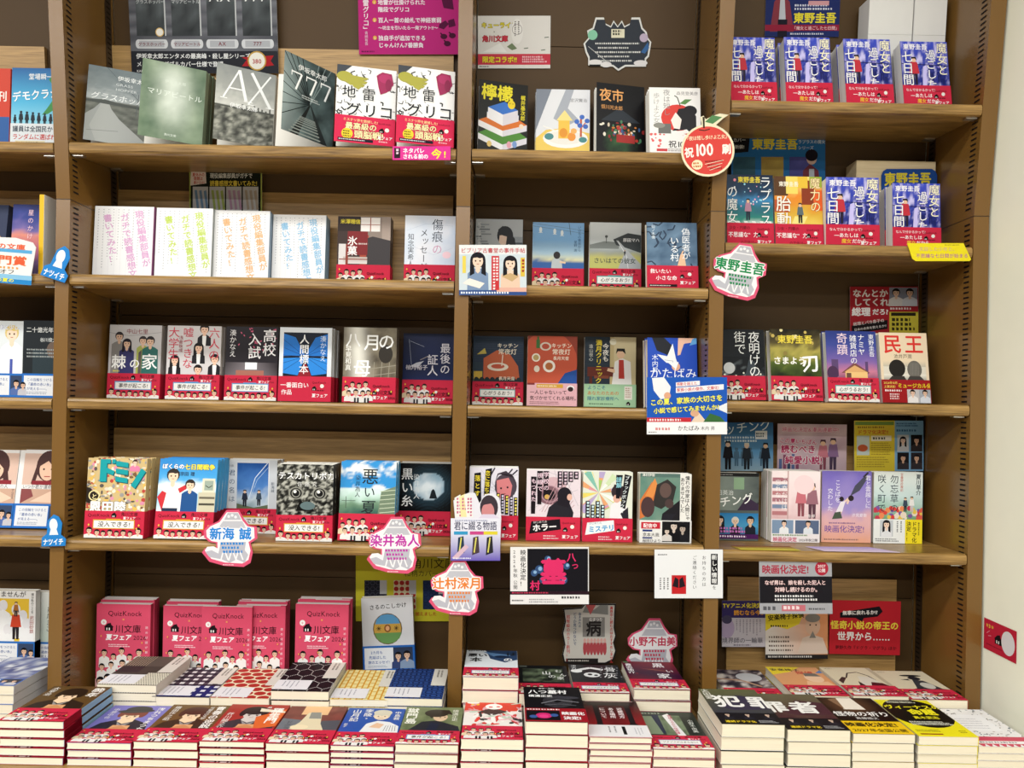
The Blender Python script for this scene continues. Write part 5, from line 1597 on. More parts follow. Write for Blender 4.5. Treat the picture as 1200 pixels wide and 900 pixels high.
@art('boys')
def _():
    a = Art(105, 148, 'd9dfe2')
    a.person(30, 40, 92, '8a7a5a', 'eceff2', 'f0d4bc', .8, hr=.13).person(72, 40, 100, 'd8c07a', 'f2f4f6', 'f0d4bc', .8, hr=.13)
    for x in (30, 72): a.rect(x - 3, 44, x + 3, 74, '4a5aa8')
    a.T('あと少し、', 46, 132, 10, 'fff', .02, '4a6aa8', .04)
    return a
@art('girl')
def _():
    a = Art(105, 148, 'e9e6e4')
    a.rect(10, 82, 105, 142, 'd8b8a8').ell(62, 118, 26, 30, '4a2e2c').ell(60, 112, 17, 22, 'e8bfa4').poly([(38, 124), (52, 138), (80, 134), (90, 84), (78, 84), (76, 112), (60, 128), (44, 118), (36, 84), (28, 84)], '4a2e2c').line([(54, 98), (66, 98)], 1.8, 'a84a48').dots([(52, 112), (68, 112)], 2, '2a1c1c').rect(30, 82, 95, 90, '8a2a34')
    a.rect(10, 46, 105, 74, 'c9a48e').poly([(30, 50), (70, 70), (100, 56), (80, 48)], 'ecc8b0').poly([(10, 46), (36, 60), (30, 74), (10, 74)], '8a4a4a')
    a.T('いつか君が運命の人', 12, 75, 8.6, '4a4a50', .0).V('宇山佳佑', 100, 74, 5, '4a4a50')
    return a
def band_nat():
    a = Art(105, 46, '2f74c8')
    a.rect(4, 4, 70, 42, 'eef0f4').T('この指輪をつけると', 10, 32, 6.4, '3a5a9a', .01).T('「運命の赤い糸」', 10, 23, 6.6, '3a5a9a', .02).T('が見える――。', 10, 14.5, 6.4, '3a5a9a', .01).dashes(10, 6, 62, 12, 2, '9aa4b8', 2)
    a.rect(72, 4, 103, 42, '3a4a6a').person(84, 4, 30, '17141a', '5a74b0').person(98, 4, 26, '17141a', 'c8c8d0')
    return a
@art('crowd')
def _():
    a = Art(105, 148, 'eceae6')
    a.rect(6, 46, 92, 132, 'e6bf3c')
    for i, (x, y) in enumerate(((12, 60), (30, 74), (48, 66), (80, 72), (66, 84), (20, 90), (88, 56), (40, 92), (10, 40), (50, 44))): a.ell(x, y + 26, 9, 11, 'e2e0e2').poly([(x - 15, y - 20), (x - 13, y + 10), (x, y + 18), (x + 13, y + 10), (x + 15, y - 20)], 'ececec')
    a.figure(66, 50, 62, 'c8452c', '2a2428', '241c1c').figure(66, 96, 30, 'a86a30', '2a2a2a', '1a1a1a')
    a.T('ありませんが', 8, 136, 13, '3a3634', .01).V('誰か私のことを', 99, 144, 6, '3a3634').V('武田砂鉄', 98, 98, 9, 'a8443a')
    return a
@art('road')
def _():
    a = Art(105, 148, 'dfe6de')
    a.grid(0, 40, 105, 148, 6, 8, lambda u, v: mixc('c4d2c4', 'eef0ea', v))
    a.V('羅尾まこ', 34, 118, 13, '3a4a44', .0, rot=-.06).V('テート', 82, 142, 22, '2a2a2c', .02).ell(98, 70, 16, 20, '4a4e5c')
    return a
# ------------------------------------------------------------------ placing books and cards
ORD = ['first', 'second', 'third', 'fourth', 'fifth', 'sixth', 'seventh', 'eighth', 'ninth', 'tenth']
RJ = random.Random(99)
AMBIG = set()
_art = {}
def C(k):
    if k not in _art: _art[k] = A[k]()
    return _art[k]
BANDS = {}
def band(k):
    if k not in BANDS: BANDS[k] = BAND[k]()
    return BANDS[k]
BAND = {'A': bandA, 'Bj': lambda: bandB('事件が起こる!', '5a9bd0'), 'Bk': lambda: bandB('心がうるおう!', '5aa8a8'), 'Bm': lambda: bandB('没入できる!', 'd8a83a'),
        'Bz': lambda: bandB('ゾクゾクが止まらない!', '8a7ab0'), 'W': band_witch, 'P': band_power, 'king': band_king, 'mine': band_mine,
        'best': lambda: bandC([('一番面白い', 4, 28, 11.5, 'fff'), ('作品', 6, 14, 11, 'fff')], 50),
        'save': lambda: bandC([('救いたい', 6, 33, 11, 'fff'), ('小さな命', 18, 18, 11, 'fff')], 50, True),
        'hor': lambda: bandX('ホラー', True), 'mys': lambda: bandX('ミステリ', False), 'kit': band_kitchen2, 'moon': band_moon, 'idol': band_idol,
        'demo': band_demo, 'nat': band_nat, 'blue': band_blue, 'tomb': band_tomb, 'white': band_white}
def bandX(word, dark):
    a = Art(105, 50, RED)
    a.poly([(6, 14), (10, 40), (66, 46), (68, 24)], '17131a' if dark else 'eef4f8')
    a.T(word, 13, 20, 14 if len(word) > 3 else 16, 'f6f2f4' if dark else '4aa0d8', .06, rot=.1)
    a.T('はじめての', 14, 36, 5.4, 'f0e8ea' if dark else '6a7a8a', rot=.08)
    a.dashes(34, 3, 64, 13, 2, 'f0d8dc', 2.6)
    a.T('QuizKnock', 70, 36, 5.4, '3a0d14', .01); house(a, 72, 20, 9); a.ell(90, 30, 4, 4, 'f2efe9', 12)
    a.T('夏フェア', 70, 6, 8, 'fff', .03)
    return a
_books = {}
def B(key, bnd=None, **kw):
    k = (key, bnd, tuple(sorted(kw.items())))
    if k not in _books: _books[k] = Book(C(key), band(bnd) if bnd else None, **kw)
    return _books[k]
ROWNAME = {('F', 1): 'far left top shelf', ('F', 2): 'far left second shelf', ('F', 3): 'far left third shelf', ('F', 4): 'far left fourth shelf'}
for b_, nm in (('L', 'left'), ('M', 'middle'), ('R', 'right')):
    for i_, rn in enumerate(('top', 'second', 'third', 'fourth')): ROWNAME[b_, i_ + 1] = f'{nm} {rn} shelf'
def upright_pile(bay, row, u0, u1, vtop, bk, n, short, Y=None, yaw=0.0, hi=0.125, stepx=0.0, behind='', zbase=None, lo=0.012):
    W, H, t = bk.W, bk.H, bk.t
    px = u1 - u0; uc = (u0 + u1) / 2
    zs = (lambda y: shelf_z(bay, row, y)) if zbase is None else (lambda y: zbase)
    tilt = SHZ[bay, row][2] if zbase is None else 0.0
    z00 = zs(0.02)
    y_lo = frontY(z00) + lo
    pit = t + bk.gap
    room = (0.168 if (bay, row) in (('L', 1), ('L', 2), ('L', 4), ('F', 1), ('F', 2), ('F', 4), ('R', 4)) else 0.178) + (2 * frontY(z00) - .012 if row == 1 else 0)
    if (bay, row) == ('R', 2): room = .114
    if (bay, row) == ('L', 2): room = .148
    th0 = math.radians(3) + (CANT * .5 if row == 1 else 0)
    y_hi = max(y_lo + .004, room - n * pit - H * math.sin(th0))
    szv = 1.0
    def z0_of(th, y): return zs(y) + max(0.0, t * math.sin(th) + t * math.cos(th) * math.tan(tilt)) + 0.0006
    def vt(y, th, q=1.0): return proj((at(uc, 400, y).x, y + H * q * math.sin(th), z0_of(th, y) + H * q * math.cos(th)))[1]
    def solve(fn, a, b):
        """x in a..b where fn(x) crosses vtop, clamped"""
        fa, fb = fn(a) - vtop, fn(b) - vtop
        if fa * fb > 0: return a if abs(fa) < abs(fb) else b
        for _ in range(40):
            m = (a + b) / 2
            fm = fn(m) - vtop
            if fa * fm > 0: a, fa = m, fm
            else: b = m
        return (a + b) / 2
    th = th0
    if Y is None:
        if row in (1, 2, 3): Y = solve(lambda y: vt(y, th), y_lo, y_hi)
        else: Y = min(max(FPX * W / px - DIST - 0.012, y_lo), y_hi)
    th_max = min(math.radians(9), math.asin(max(.02, min(.9, (room - n * pit - Y) / H))))
    th = solve(lambda q: vt(Y, q), math.radians(.6), max(th_max, math.radians(.8)))
    szv = solve(lambda q: vt(Y, th, q), .84, 1.16)
    zz = z0_of(th, Y)
    Ym = Y + H * math.sin(th) / 2
    vm = proj((0, Ym, zz + H / 2))[1]
    X = at(uc, vm, Ym).x
    sx = px * (DIST + Ym) / FPX / W
    sx = max(0.82, min(1.16, sx))
    xl, xr = BX[bay][0] + W * sx / 2 + .0035, BX[bay][1] - W * sx / 2 - .0035
    X = min(max(X, xl), xr)
    place = ROWNAME.get((bay, row), behind)
    grp = f'books on the {place}'
    for k in range(n):
        j = 0 if k == 0 else RJ.uniform(-.0012, .0012)
        yk = Y + k * pit / math.cos(th)
        zk = zs(yk) + (zz - zs(Y))
        M = Matrix.Translation((X + j + k * stepx, yk, zk)) @ Matrix.Rotation(yaw, 4, 'Z') @ Matrix.Rotation(-th, 4, 'X')
        lab = f'{short} on the {place}' if k == 0 else f'{ORD[k]} copy behind the {short}'+(f', {place}' if short in AMBIG else '')
        (bk if k == 0 or not bk.open_ else bk.open_).make(M, lab, grp, sx, szv)
    if abs(szv - 1) > .06 or abs(th) > .2: print('PILE', bay, row, short[:30], 'Y %.3f th %.1f sz %.2f sx %.2f' % (Y, math.degrees(th), szv, sx))
    return X, Y, th
def flat_stack(u0, v0, u1, v1, Y, bk, short, n=None, t=None, grp='flat book stacks on the display ledge', sx=None, yaw=0.0, base=None):
    zt = at((u0 + u1) / 2, (v0 + v1) / 2, Y).z
    X = at((u0 + u1) / 2, (v0 + v1) / 2, Y).x
    base = ZBASE if base is None else base
    h = zt - base - 0.0006
    t = t or bk.t
    n = n or max(1, round(h / (t + .0006)))
    pitch = h / n
    ky = (pitch - bk.gap) / bk.t
    s = sx or max(.88, min(1.08, (u1 - u0) * (DIST + Y) / FPX / bk.W))
    if Y + bk.H > 0.0:
        for b_ in 'LMR':
            if BX[b_][0] < X < BX[b_][1]: X = min(max(X, BX[b_][0] + bk.W * s / 2 + .005), BX[b_][1] - bk.W * s / 2 - .005)
    for k in range(n):
        jx, jy, jr = (0, 0, 0) if k == 0 else (RJ.uniform(-.0016, .0016), RJ.uniform(-.0005, .002), RJ.uniform(-.006, .006))
        M = Matrix.Translation((X + jx, Y + jy, zt - k * pitch - bk.gap + 0.0006)) @ Matrix.Rotation(yaw + jr, 4, 'Z') @ Matrix.Rotation(-math.pi / 2, 4, 'X') @ Matrix.Diagonal((1, ky, 1, 1))
        lab = f'{short}, topmost of a stack' if k == 0 else f'{ORD[k]} down under the {short}'
        bk.make(M, lab, grp, s)

def card(name, a, u0, v0, u1, v1, Y, label, cat='sign', group=None, rot=0.0, lean=0.0, yaw=0.0, t=0.0012, edge='e8e6e0', mat=None, keep=False):
    """a printed card standing at depth Y, filling the picture span u0..u1, v0..v1"""
    uc, vc = (u0 + u1) / 2, (v0 + v1) / 2
    p = at(uc, vc, Y)
    k = (DIST + Y) / FPX
    sx, sz = (u1 - u0) * k / a.w, (v1 - v0) * k / a.h
    v = [((x - a.w / 2) * sx, y * 0.001 - t / 2, (z - a.h / 2) * sz) for x, y, z in a.v]
    f, c = list(a.f), list(a.c)
    ol = a.shape or [(0, 0), (a.w, 0), (a.w, a.h), (0, a.h)]
    n, m = len(v), len(ol)
    e = hexc(edge)
    for yy in (-t / 2, t / 2):
        v += [((x - a.w / 2) * sx, yy, (z - a.h / 2) * sz) for x, z in ol]
    f.append(tuple(range(n, n + m))); c.append([e] * m)
    f.append(tuple(reversed(range(n + m, n + 2 * m)))); c.append([e] * m)
    for i in range(m):
        j = (i + 1) % m
        f.append((n + i, n + m + i, n + m + j, n + j)); c.append([e] * 4)
    o = bpy.data.objects.new(name, art_mesh(name, v, f, c, mat or M_MATTE)); COL.objects.link(o)
    o.matrix_world = Matrix.Translation(p) @ Matrix.Rotation(yaw, 4, 'Z') @ Matrix.Rotation(-lean, 4, 'X') @ Matrix.Rotation(rot - ROLL, 4, 'Y')
    tag(o, label, cat, group)
    return o
def backY(u, v, off=0.002):
    Y = DEPTH
    for _ in range(4): Y = DEPTH + frontY(at(u, v, Y).z) - off
    return Y
def edgeY(bay, row, off=0.0016): return SHZ[bay, row][1] - off
FUJI = [(44, 99), (66, 99), (74, 84), (84, 72), (97, 70), (98, 50), (86, 42), (90, 26), (86, 8), (74, 1), (40, 3), (14, 10), (1, 26), (6, 33), (18, 34), (26, 30), (26, 42), (14, 44), (5, 52), (4, 64), (12, 72), (30, 80)]
def fuji(name, col, sub=None, edge='e0587a'):
    a = Art(100, 100, edge, shape=FUJI)
    sh = lambda k, dx=0, dy=0: [(50 + (x - 50) * k + dx, 50 + (y - 50) * k + dy) for x, y in FUJI]
    a.poly(sh(.9, 0, 1), 'f4f2f4')
    a.poly([(46, 94), (64, 94), (70, 82), (40, 82)], 'bcbcc4').poly([(38, 80), (72, 80), (78, 68), (30, 68)], 'c4c4cc').poly([(34, 44), (78, 44), (76, 30), (82, 22), (76, 8), (62, 14), (50, 8), (36, 14), (14, 18), (7, 27), (18, 30), (30, 24)], 'bebec8')
    for x in (40, 54, 66): a.line([(x - 2, 26), (x - 6, 12)], 2.4, 'f4f2f4').line([(x + 2, 26), (x + 7, 13)], 2.4, 'f4f2f4')
    a.dots([(48, 88), (54, 90), (60, 87)], 2.6, 'f2f0f2')
    n = len(name); sz = min(25, 88 / n)
    a.T(name, 51, 58 - sz * .36, sz, col, .05, 'fbfafb', .07, al='c')
    for i in range(3): a.dashes(34 + i * 2, 38 - i * 7, 78 - i * 3, 44 - i * 7, 1, col, 4.2, seed=i)
    a.dashes(38, 3.4, 62, 6, 1, 'f6e0e6', 1.6)
    return a
# ------------------------------------------------------------------ books standing face out on the shelves
U = upright_pile
# far left bay
rb = Art(105, 148, 'c8402c'); rb.rect(0, 0, 105, 60, '2a5a9a').T('新刊', 60, 90, 20, 'f2e8e0', .03)
U('F', 1, -52, 11, 80, Book(rb, None, 16), 2, 'red and blue paperback cut by the left picture edge', Y=.075)
U('F', 1, 13, 74, 80, B('democracy', 'demo', bspine='e6ebee', t=15), 2, 'turquoise map paperback with white band', Y=.075)
db = Art(105, 148, '2a3350'); db.ell(70, 60, 30, 40, 'c88a5a')
U('F', 2, -53, 6, 240, Book(db, None, 15), 2, 'dark blue paperback at the left picture edge', Y=.08)
U('F', 2, 13, 72, 240, B('sunset', t=15), 2, 'purple sunset-sky paperback', Y=.08)
U('F', 3, -28, 32, 376, B('boys', 'nat', bspine='2f74c8', t=15), 2, 'paperback with two fair-haired uniformed boys', Y=.075)
U('F', 3, 34, 95, 376, B('blacklight', 'nat', bspine='2f74c8', t=13), 1, 'black paperback with pale blue band', Y=.075)
U('F', 4, -43, 18, 527, B('girl', 'nat', bspine='2f74c8', t=15), 1, 'brown-haired girl paperback half outside the picture', Y=.07)
U('F', 4, 19, 79, 528, B('girl', 'nat', bspine='2f74c8', t=15), 2, 'smiling brown-haired girl paperback beside the brown upright', Y=.07)
# left bay, top shelf: thin display books with covers springing open
U('L', 1, 103, 170, 88, B('grass', flap=.36, t=11, pages=M_PAGESW), 1, 'grey country-road photo paperback')
U('L', 1, 171, 239, 83, B('maria', flap=.42, t=15, pages=M_PAGESW), 3, 'greenish cloud photo paperback with open cover')
U('L', 1, 256, 321, 88, B('ax', flap=.42, t=13, pages=M_PAGESW), 1, 'grey field photo paperback with two huge white letters')
U('L', 1, 324, 391, 86, B('seven', flap=.82, t=14, pages=M_PAGESW), 2, 'black railway-track paperback with cover flared open')
U('L', 1, 395, 463, 83, B('mine', 'mine', flap=.2, t=14, pages=M_PAGESW), 2, 'left one of two white paperbacks with magenta hand')
U('L', 1, 466, 532, 84, B('mine', 'mine', flap=.2, t=14, pages=M_PAGESW), 2, 'right one of two white paperbacks with magenta hand')
for k_, u0, u1, vt, n_, c_ in (('s_pink', 107, 176, 242, 2, 'pink'), ('s_green', 182, 248, 244, 2, 'lime green'), ('s_orange', 250, 315, 247, 3, 'orange'), ('s_blue', 319, 381, 252, 3, 'blue')):
    U('L', 2, u0, u1, vt, B(k_, t=11, spine={'pink': 'a86a9a', 'lime green': '9aa0a0', 'orange': '8aa0b8', 'blue': '8aa8c4'}[c_]), n_, f'white manuscript-paper paperback with {c_} slanted lettering')
U('L', 2, 395, 457, 254, B('hyoka', 'A', t=13), 2, 'paperback with dark window scene and two white letters')
U('L', 2, 474, 533, 253, B('scar', 'A', t=15), 1, 'pale sky-blue watercolour paperback with black title')
U('L', 3, 127, 188, 381, B('thorn', 'Bj', t=13), 2, 'grey paperback with four family figures')
U('L', 3, 195, 258, 382, B('liars', 'Bj', t=13), 2, 'pale paperback with black-suited young people')
U('L', 3, 264, 325, 383, B('exam', 'Bj', t=14), 1, 'black paperback with petals above a classroom')
U('L', 3, 327, 388, 384, B('specimen', 'best', t=14), 4, 'white-bordered paperback with blue butterfly')
U('L', 3, 402, 464, 384, B('august', 'A', t=16), 2, 'grey-brown paperback with glare and white title')
U('L', 3, 472, 531, 391, B('witness', 'A', t=14), 1, 'dark blue paperback with pale scales drawing')
U('L', 4, 101, 170, 537, B('domino', 'Bm', t=14), 3, 'crowded cartoon paperback with teal title')
U('L', 4, 184, 252, 538, B('war', 'Bm', t=13), 4, 'blue paperback with two boys and a robot')
U('L', 4, 262, 324, 539, B('yourname', 'Bm', t=12), 3, 'white paperback with framed comet sky')
U('L', 4, 324, 390, 544, B('tezca', 'Bm', t=18), 3, 'black-and-white staring mask paperback', Y=.022)
U('L', 4, 398, 463, 541, B('badsummer', 'A', t=14), 3, 'summer cloud paperback with black title')
U('L', 4, 467, 528, 543, B('blackthread', 'A', t=14), 3, 'black paperback with glowing tunnel')
# middle bay
U('M', 1, 560, 618, 100, B('lemon', flap=.2, t=10, pages=M_PAGESW), 2, 'black paperback with cartoon books and yellow title')
U('M', 1, 628, 691, 105, B('order', t=11, pages=M_PAGESW), 3, 'white and yellow paperback with plate picture')
U('M', 1, 697, 755, 102, B('nightmarket', flap=.16, t=11, pages=M_PAGESW), 2, 'black night-market paperback with orange title')
U('M', 1, 761, 821, 103, B('walkon', t=13, pages=M_PAGESW), 3, 'white paperback with black-haired profile on red', Y=.02)
U('M', 2, 557, 612, 257, B('biblia', None, t=14), 1, 'grey paperback with black-haired reading girl')
U('M', 2, 624, 684, 261, B('ai', 'A', t=12), 1, 'blue sky and sea paperback')
U('M', 2, 691, 751, 261, B('saihate', 'Bk', t=12), 2, 'grey-green winding road paperback')
U('M', 2, 758, 817, 261, B('doctor', 'save', t=14), 1, 'slate blue paperback with reaching hands', Y=.05)
U('M', 3, 552, 611, 394, B('kitchen1', 'Bk', t=12), 1, 'dark blue kitchen counter paperback')
U('M', 3, 618, 676, 394, B('kitchen2', 'kit', bspine='d8a0ac', t=13), 2, 'terracotta table-top paperback with pink band')
U('M', 3, 685, 745, 395, B('moon', 'moon', bspine='8ab08a', t=13), 1, 'paperback with white-coated doctor and green band')
U('M', 3, 759, 817, 396, B('katabami', None, t=19), 2, 'bright blue paperback with white angular figure', Y=.05)
U('M', 4, 550, 607, 548, B('love', 'hor', t=13), 3, 'lilac paperback with blushing long-haired girl', Y=.022)
U('M', 4, 617, 680, 551, B('horror', 'hor', t=13), 2, 'pale pink paperback with seated girl and large eye', Y=.022)
U('M', 4, 683, 741, 553, B('mystery', 'mys', t=13), 2, 'pastel shattered-glass paperback', Y=.022)
U('M', 4, 750, 810, 555, B('idol', 'idol', bspine='ecebea', t=12), 2, 'green and orange paperback with photo band', Y=.022)
# right bay
WN = ['first from the left', 'second from the left', 'third from the left', 'rightmost']
for i_, (u0, u1, vt, n_) in enumerate(((856, 909, 44, 1), (920, 974, 44, 2), (990, 1045, 46, 2), (1057, 1112, 49, 1))):
    U('R', 1, u0, u1, vt, B('witch7', 'W', t=25, pages=M_PAGESW), n_, f'{WN[i_]} of the four blue city-night paperbacks', Y=.028)
U('R', 2, 852, 906, 205, B('laplace', 'P', t=17, pages=M_PAGESW), 2, 'teal night-street paperback with pink-coated figure', Y=.06)
U('R', 2, 908, 964, 207, B('power', 'P', t=15, pages=M_PAGESW), 2, 'yellow autumn-street paperback', Y=.06)
U('R', 2, 968, 1030, 208, B('witch7', 'W', t=25, pages=M_PAGESW), 2, 'left one of two blue city-night paperbacks')
U('R', 2, 1046, 1102, 215, B('witch7', 'W', t=25, pages=M_PAGESW), 2, 'right one of two blue city-night paperbacks', Y=.05)
U('R', 3, 838, 896, 386, B('dawn', 'A', t=15, pages=M_PAGESW), 2, 'near-black city-lights paperback', Y=.08)
U('R', 3, 903, 962, 386, B('blade', 'A', t=17, pages=M_PAGESW), 3, 'mossy green paperback with bold white title', Y=.07)
U('R', 3, 969, 1028, 388, B('namiya', 'Bk', t=14, pages=M_PAGESW), 2, 'violet dusk paperback with small shop', Y=.07)
U('R', 3, 1032, 1088, 390, B('king', 'king', bspine='a01c22', t=14, pages=M_PAGESW), 2, 'beige paperback with two dark heads and red title', Y=.07)
U('R', 4, 831, 889, 554, B('switching', t=15), 1, 'dark paperback with white script and three small figures', Y=.10)
U('R', 4, 904, 961, 552, B('pinklove', t=11, pages=M_PAGESW), 5, 'pink library-scene paperback with white lower band', Y=.092)
U('R', 4, 963, 1021, 552, B('purple', t=13), 1, 'lavender sky paperback with falling figures', Y=.10)
U('R', 4, 1024, 1081, 553, B('flower', t=14), 1, 'pale flower-field paperback with yellow and white band', Y=.10)

# ------------------------------------------------------------------ booklets and books standing on the display ledge
bk = Book(booklet(), None, 5.5, 'b83550', 'd8d4d0', W=105, H=175, name='booklet', cat='booklet', mat=M_MATTE, pages=M_PAGESW)
def booklets(u0, u1, vt, n, short, Y=.091, st=0.0):
    W, H, t = bk.W, bk.H, bk.t
    uc = (u0 + u1) / 2
    X = at(uc, 745, Y).x
    zt = at(uc, vt, Y).z
    zb = ZBASE + 0.0005
    s = (u1 - u0) * (DIST + Y) / FPX / W
    sz = (zt - zb) / H
    for k in range(n):
        jx = 0 if k == 0 else RJ.uniform(-.001, .003)
        M = Matrix.Translation((X + jx, Y + k * (t + .0008), zb)) @ Matrix.Rotation(RJ.uniform(-.01, .01) if k else 0, 4, 'Z')
        bk.make(M @ Matrix.Diagonal((1, 1, sz + (.03 if k > 1 else 0), 1)), f'pink fair booklet, {short}' if k == 0 else f'{ORD[k]} pink booklet behind the {short}', 'pink fair booklets', s)
booklets(113, 176, 708, 6, 'frontmost one of the leftmost pile')
booklets(191, 252, 710, 5, 'frontmost one of the second pile from the left', .098)
booklets(236, 295, 711, 1, 'one overlapping the second and third piles', .0905)
booklets(276, 334, 710, 5, 'frontmost one of the third pile from the left', .098)
booklets(346, 408, 708, 6, 'frontmost one of the rightmost pile')
def on_ledge(u0, u1, vt, b, n, short, Y, yaw=0.0, roll=0.0):
    uc = (u0 + u1) / 2
    X = at(uc, 745, Y).x; zt = at(uc, vt, Y).z
    zb = zt - b.H
    s = (u1 - u0) * (DIST + Y) / FPX / b.W
    for k in range(n):
        b.make(Matrix.Translation((X, Y + k * (b.t + .001), zb)) @ Matrix.Rotation(yaw, 4, 'Z') @ Matrix.Rotation(roll, 4, 'Y'), short if k == 0 else f'{ORD[k]} copy behind the {short}', 'books standing on the display ledge', s)
    return X, Y, zb
X_, Y_, zb_ = on_ledge(427, 487, 700, B('kibo', 'blue', bspine='2a6ac0', t=14), 1, 'grey-white paperback with round picture and blue band', .148, roll=-.055)
rs = MB().box(X_ - .05, X_ + .05, Y_, .180, ZBASE + .0005, zb_ - .0035).build('book_riser', M_OAKD); tag(rs, 'wooden block under the grey-white round-picture paperback', 'riser')
X_, Y_, zb_ = on_ledge(-20, 41, 692, B('crowd', 'nat', bspine='2f74c8', t=15), 1, 'paperback with pale crowd and red-coated man at left edge', .130)
X2, Y2, zb2 = on_ledge(39, 100, 694, B('road', 'nat', bspine='2f74c8', t=13), 1, 'pale green paperback half hidden by the brown upright', .150)
rs = MB().box(X_ - .052, X2 + .06, .126, .180, ZBASE + .0005, min(zb_, zb2) - .0008).build('book_riser', M_OAKD); tag(rs, 'wooden block under the two pale paperbacks at lower left', 'riser')

# ------------------------------------------------------------------ flat stacks on the ledge, front row
YF = -0.209
def S_(key, bnd, u0, v0, u1, v1, short, t=14, Y=YF, spine=None, **kw):
    flat_stack(u0, v0, u1, v1, Y, B(key, bnd, t=t, spine=spine), short, **kw)
S_('late', 'A', -2, 840, 74, 846, 'brown paperback with dark-haired boy, leftmost', 14, spine='8fb4d4')
S_('purpleboy', 'A', 78, 866, 153, 871, 'lilac paperback with dark-hatted boy', 11.5, spine='9a8fd0')
S_('youth', 'A', 156, 866, 231, 869, 'brown paperback with reddish-haired youth', 12, spine='6a4c26')
S_('rasho', 'A', 233, 866, 309, 868, 'red and orange paperback with grey-robed figure', 11.5, spine='b03a28')
S_('corpse', 'A', 311, 868, 385, 871, 'maroon paperback with pale-robed kneeling figure', 12)
S_('tiger', 'A', 387, 870, 461, 874, 'blue paperback with white-robed figure', 11.5)
S_('island', 'Bj', 463, 868, 537, 873, 'olive paperback with dark-haired man', 13)
S_('redwhite', 'A', 540, 862, 613, 867, 'red and white swirl paperback', 18)
S_('tomb', 'tomb', 616, 841, 689, 848, 'black paperback with red band and pink emblem', 21)
S_('redroom', 'white', 691, 861, 764, 865, 'dark red gateway paperback with white band', 9)
S_('greendoor', 'Bz', 766, 874, 838, 879, 'dark green paperback with narrow pink title strip', 15)
S_('crime1', None, 846, 845, 920, 852, 'olive paperback with huge white brushed title, left of a pair', 21)
S_('crime2', None, 923, 852, 997, 858, 'plum paperback with huge white title, right of a pair', 18)
S_('prayer', None, 1000, 857, 1073, 863, 'dark brown paperback with amber lower band', 15)
S_('venus', None, 1077, 860, 1147, 866, 'yellow paperback with large black disc', 15)
S_('tiles', None, 1147, 872, 1220, 878, 'white confetti-pattern paperback beside the cream wall', 11)
# second row
YP = -0.0585
def P_(k, u0, v0, u1, v1, short, t=15, **kw):
    if ('pt', k) not in _books: _books['pt', k] = Book(pattern(k), None, t, 'dcd6ca', 'e8e4dc', W=108, H=146, mat=M_MATTE)
    flat_stack(u0, v0, u1, v1, YP, _books['pt', k], short, grp='patterned paper-wrapped paperbacks', **kw)
P_('weave', 113, 799, 183, 805, 'brown and cream woven-pattern paperback')
P_('check', 178, 814, 245, 818, 'navy and white checked paperback')
P_('coin', 246, 816, 315, 820, 'cream paperback with red discs')
P_('hex', 317, 807, 385, 811, 'black paperback with dotted white hexagons')
P_('bar', 386, 816, 454, 822, 'yellow brick-lattice paperback')
P_('net', 456, 816, 524, 820, 'blue paperback with dark looped net pattern')
YB = -0.0560
S_('evil', 'Bz', 541, 790, 606, 794, 'white and blue ink-brush paperback', 22, YB)
S_('darkmt', 'A', 608, 810, 671, 813, 'black paperback with misty green forest window', 20, YB)
S_('bone', 'Bz', 674, 809, 738, 812, 'charcoal paperback with white bone drawings', 18, YB)
S_('blackhouse', 'Bz', 743, 804, 809, 809, 'dark maroon paperback with large white title', 21, YB)
S_('beast', 'A', 857, 816, 922, 818, 'dark paperback with pale beast painting', 18, YB)
S_('orangeman', 'A', 930, 812, 996, 815, 'orange paperback with grey-haired man and yellow corner', 17, YB)
S_('bust1', 'A', 1000, 812, 1065, 816, 'beige paperback with looping black line drawing', 17, YB)
S_('bust2', 'A', 1068, 816, 1134, 821, 'beige paperback with black-hatted man', 17, YB)
# ------------------------------------------------------------------ posters, cards and hanging signs
def back_card(name, a, u0, v0, u1, v1, label, Y=None, cat='poster', **kw):
    Y = backY((u0 + u1) / 2, (v0 + v1) / 2) if Y is None else Y
    z = at(u0, (v0 + v1) / 2, Y).z
    return card(name, a, u0, v0, u1, v1, Y, label, cat, lean=(-CANT if z > ZJ else 0) if 'lean' not in kw else kw.pop('lean'), **kw)
YBB = 0.1555
# left bay
a = Art(173, 105, '4c4e58')
a.grid(0, 0, 173, 105, 10, 20, lambda u, v: mixc('33343c', '84868e', .5 + .5 * math.sin(v * 40 + fbm(u * 2, v * 9, 3) * 6) * (.3 + v * .5)))
for i, (s, l) in enumerate((('グラスホッパー', ''), ('マリアビートル', ''), ('AX', 'AX'), ('777', '777'))):
    x = 8 + i * 41.5
    a.grid(x, 42, x + 34, 105, 6, 10, lambda u, v, i=i: mixc('15171a', '7c8488', fbm(u * 3 + i * 7, v * 5, 5) * (.35 + v * .65)))
    a.rect(x + 33, 42, x + 34.5, 105, 'c8cacc')
    if l: a.T(l, x + 16, 80, 17, 'f0f2f2', .0, al='c')
    else: a.T(s, x + 17, 78, 4.8, 'd0d4d6', .0, al='c')
    a.ell(x + 1, 33, 3, 5, 'd8dade').ell(x + 33, 33, 3, 5, 'd8dade').rect(x + 1, 28, x + 33, 38, 'd8dade').rect(x + 2.4, 29.4, x + 31.6, 36.6, 'b4b6bc')
    a.T(s, x + 17, 31, 4.6 if len(s) > 4 else 6, '7a1c28', .02, al='c')
a.rect(0, 0, 173, 25, '2a2b32')
a.T('伊坂幸太郎エンタメの最高峰・殺し屋シリーズ、', 6, 17, 6.4, 'f2f2f2', .03).T('メタリックダブルカバー仕様で登場。', 6, 8, 6.4, 'f2f2f2', .03)
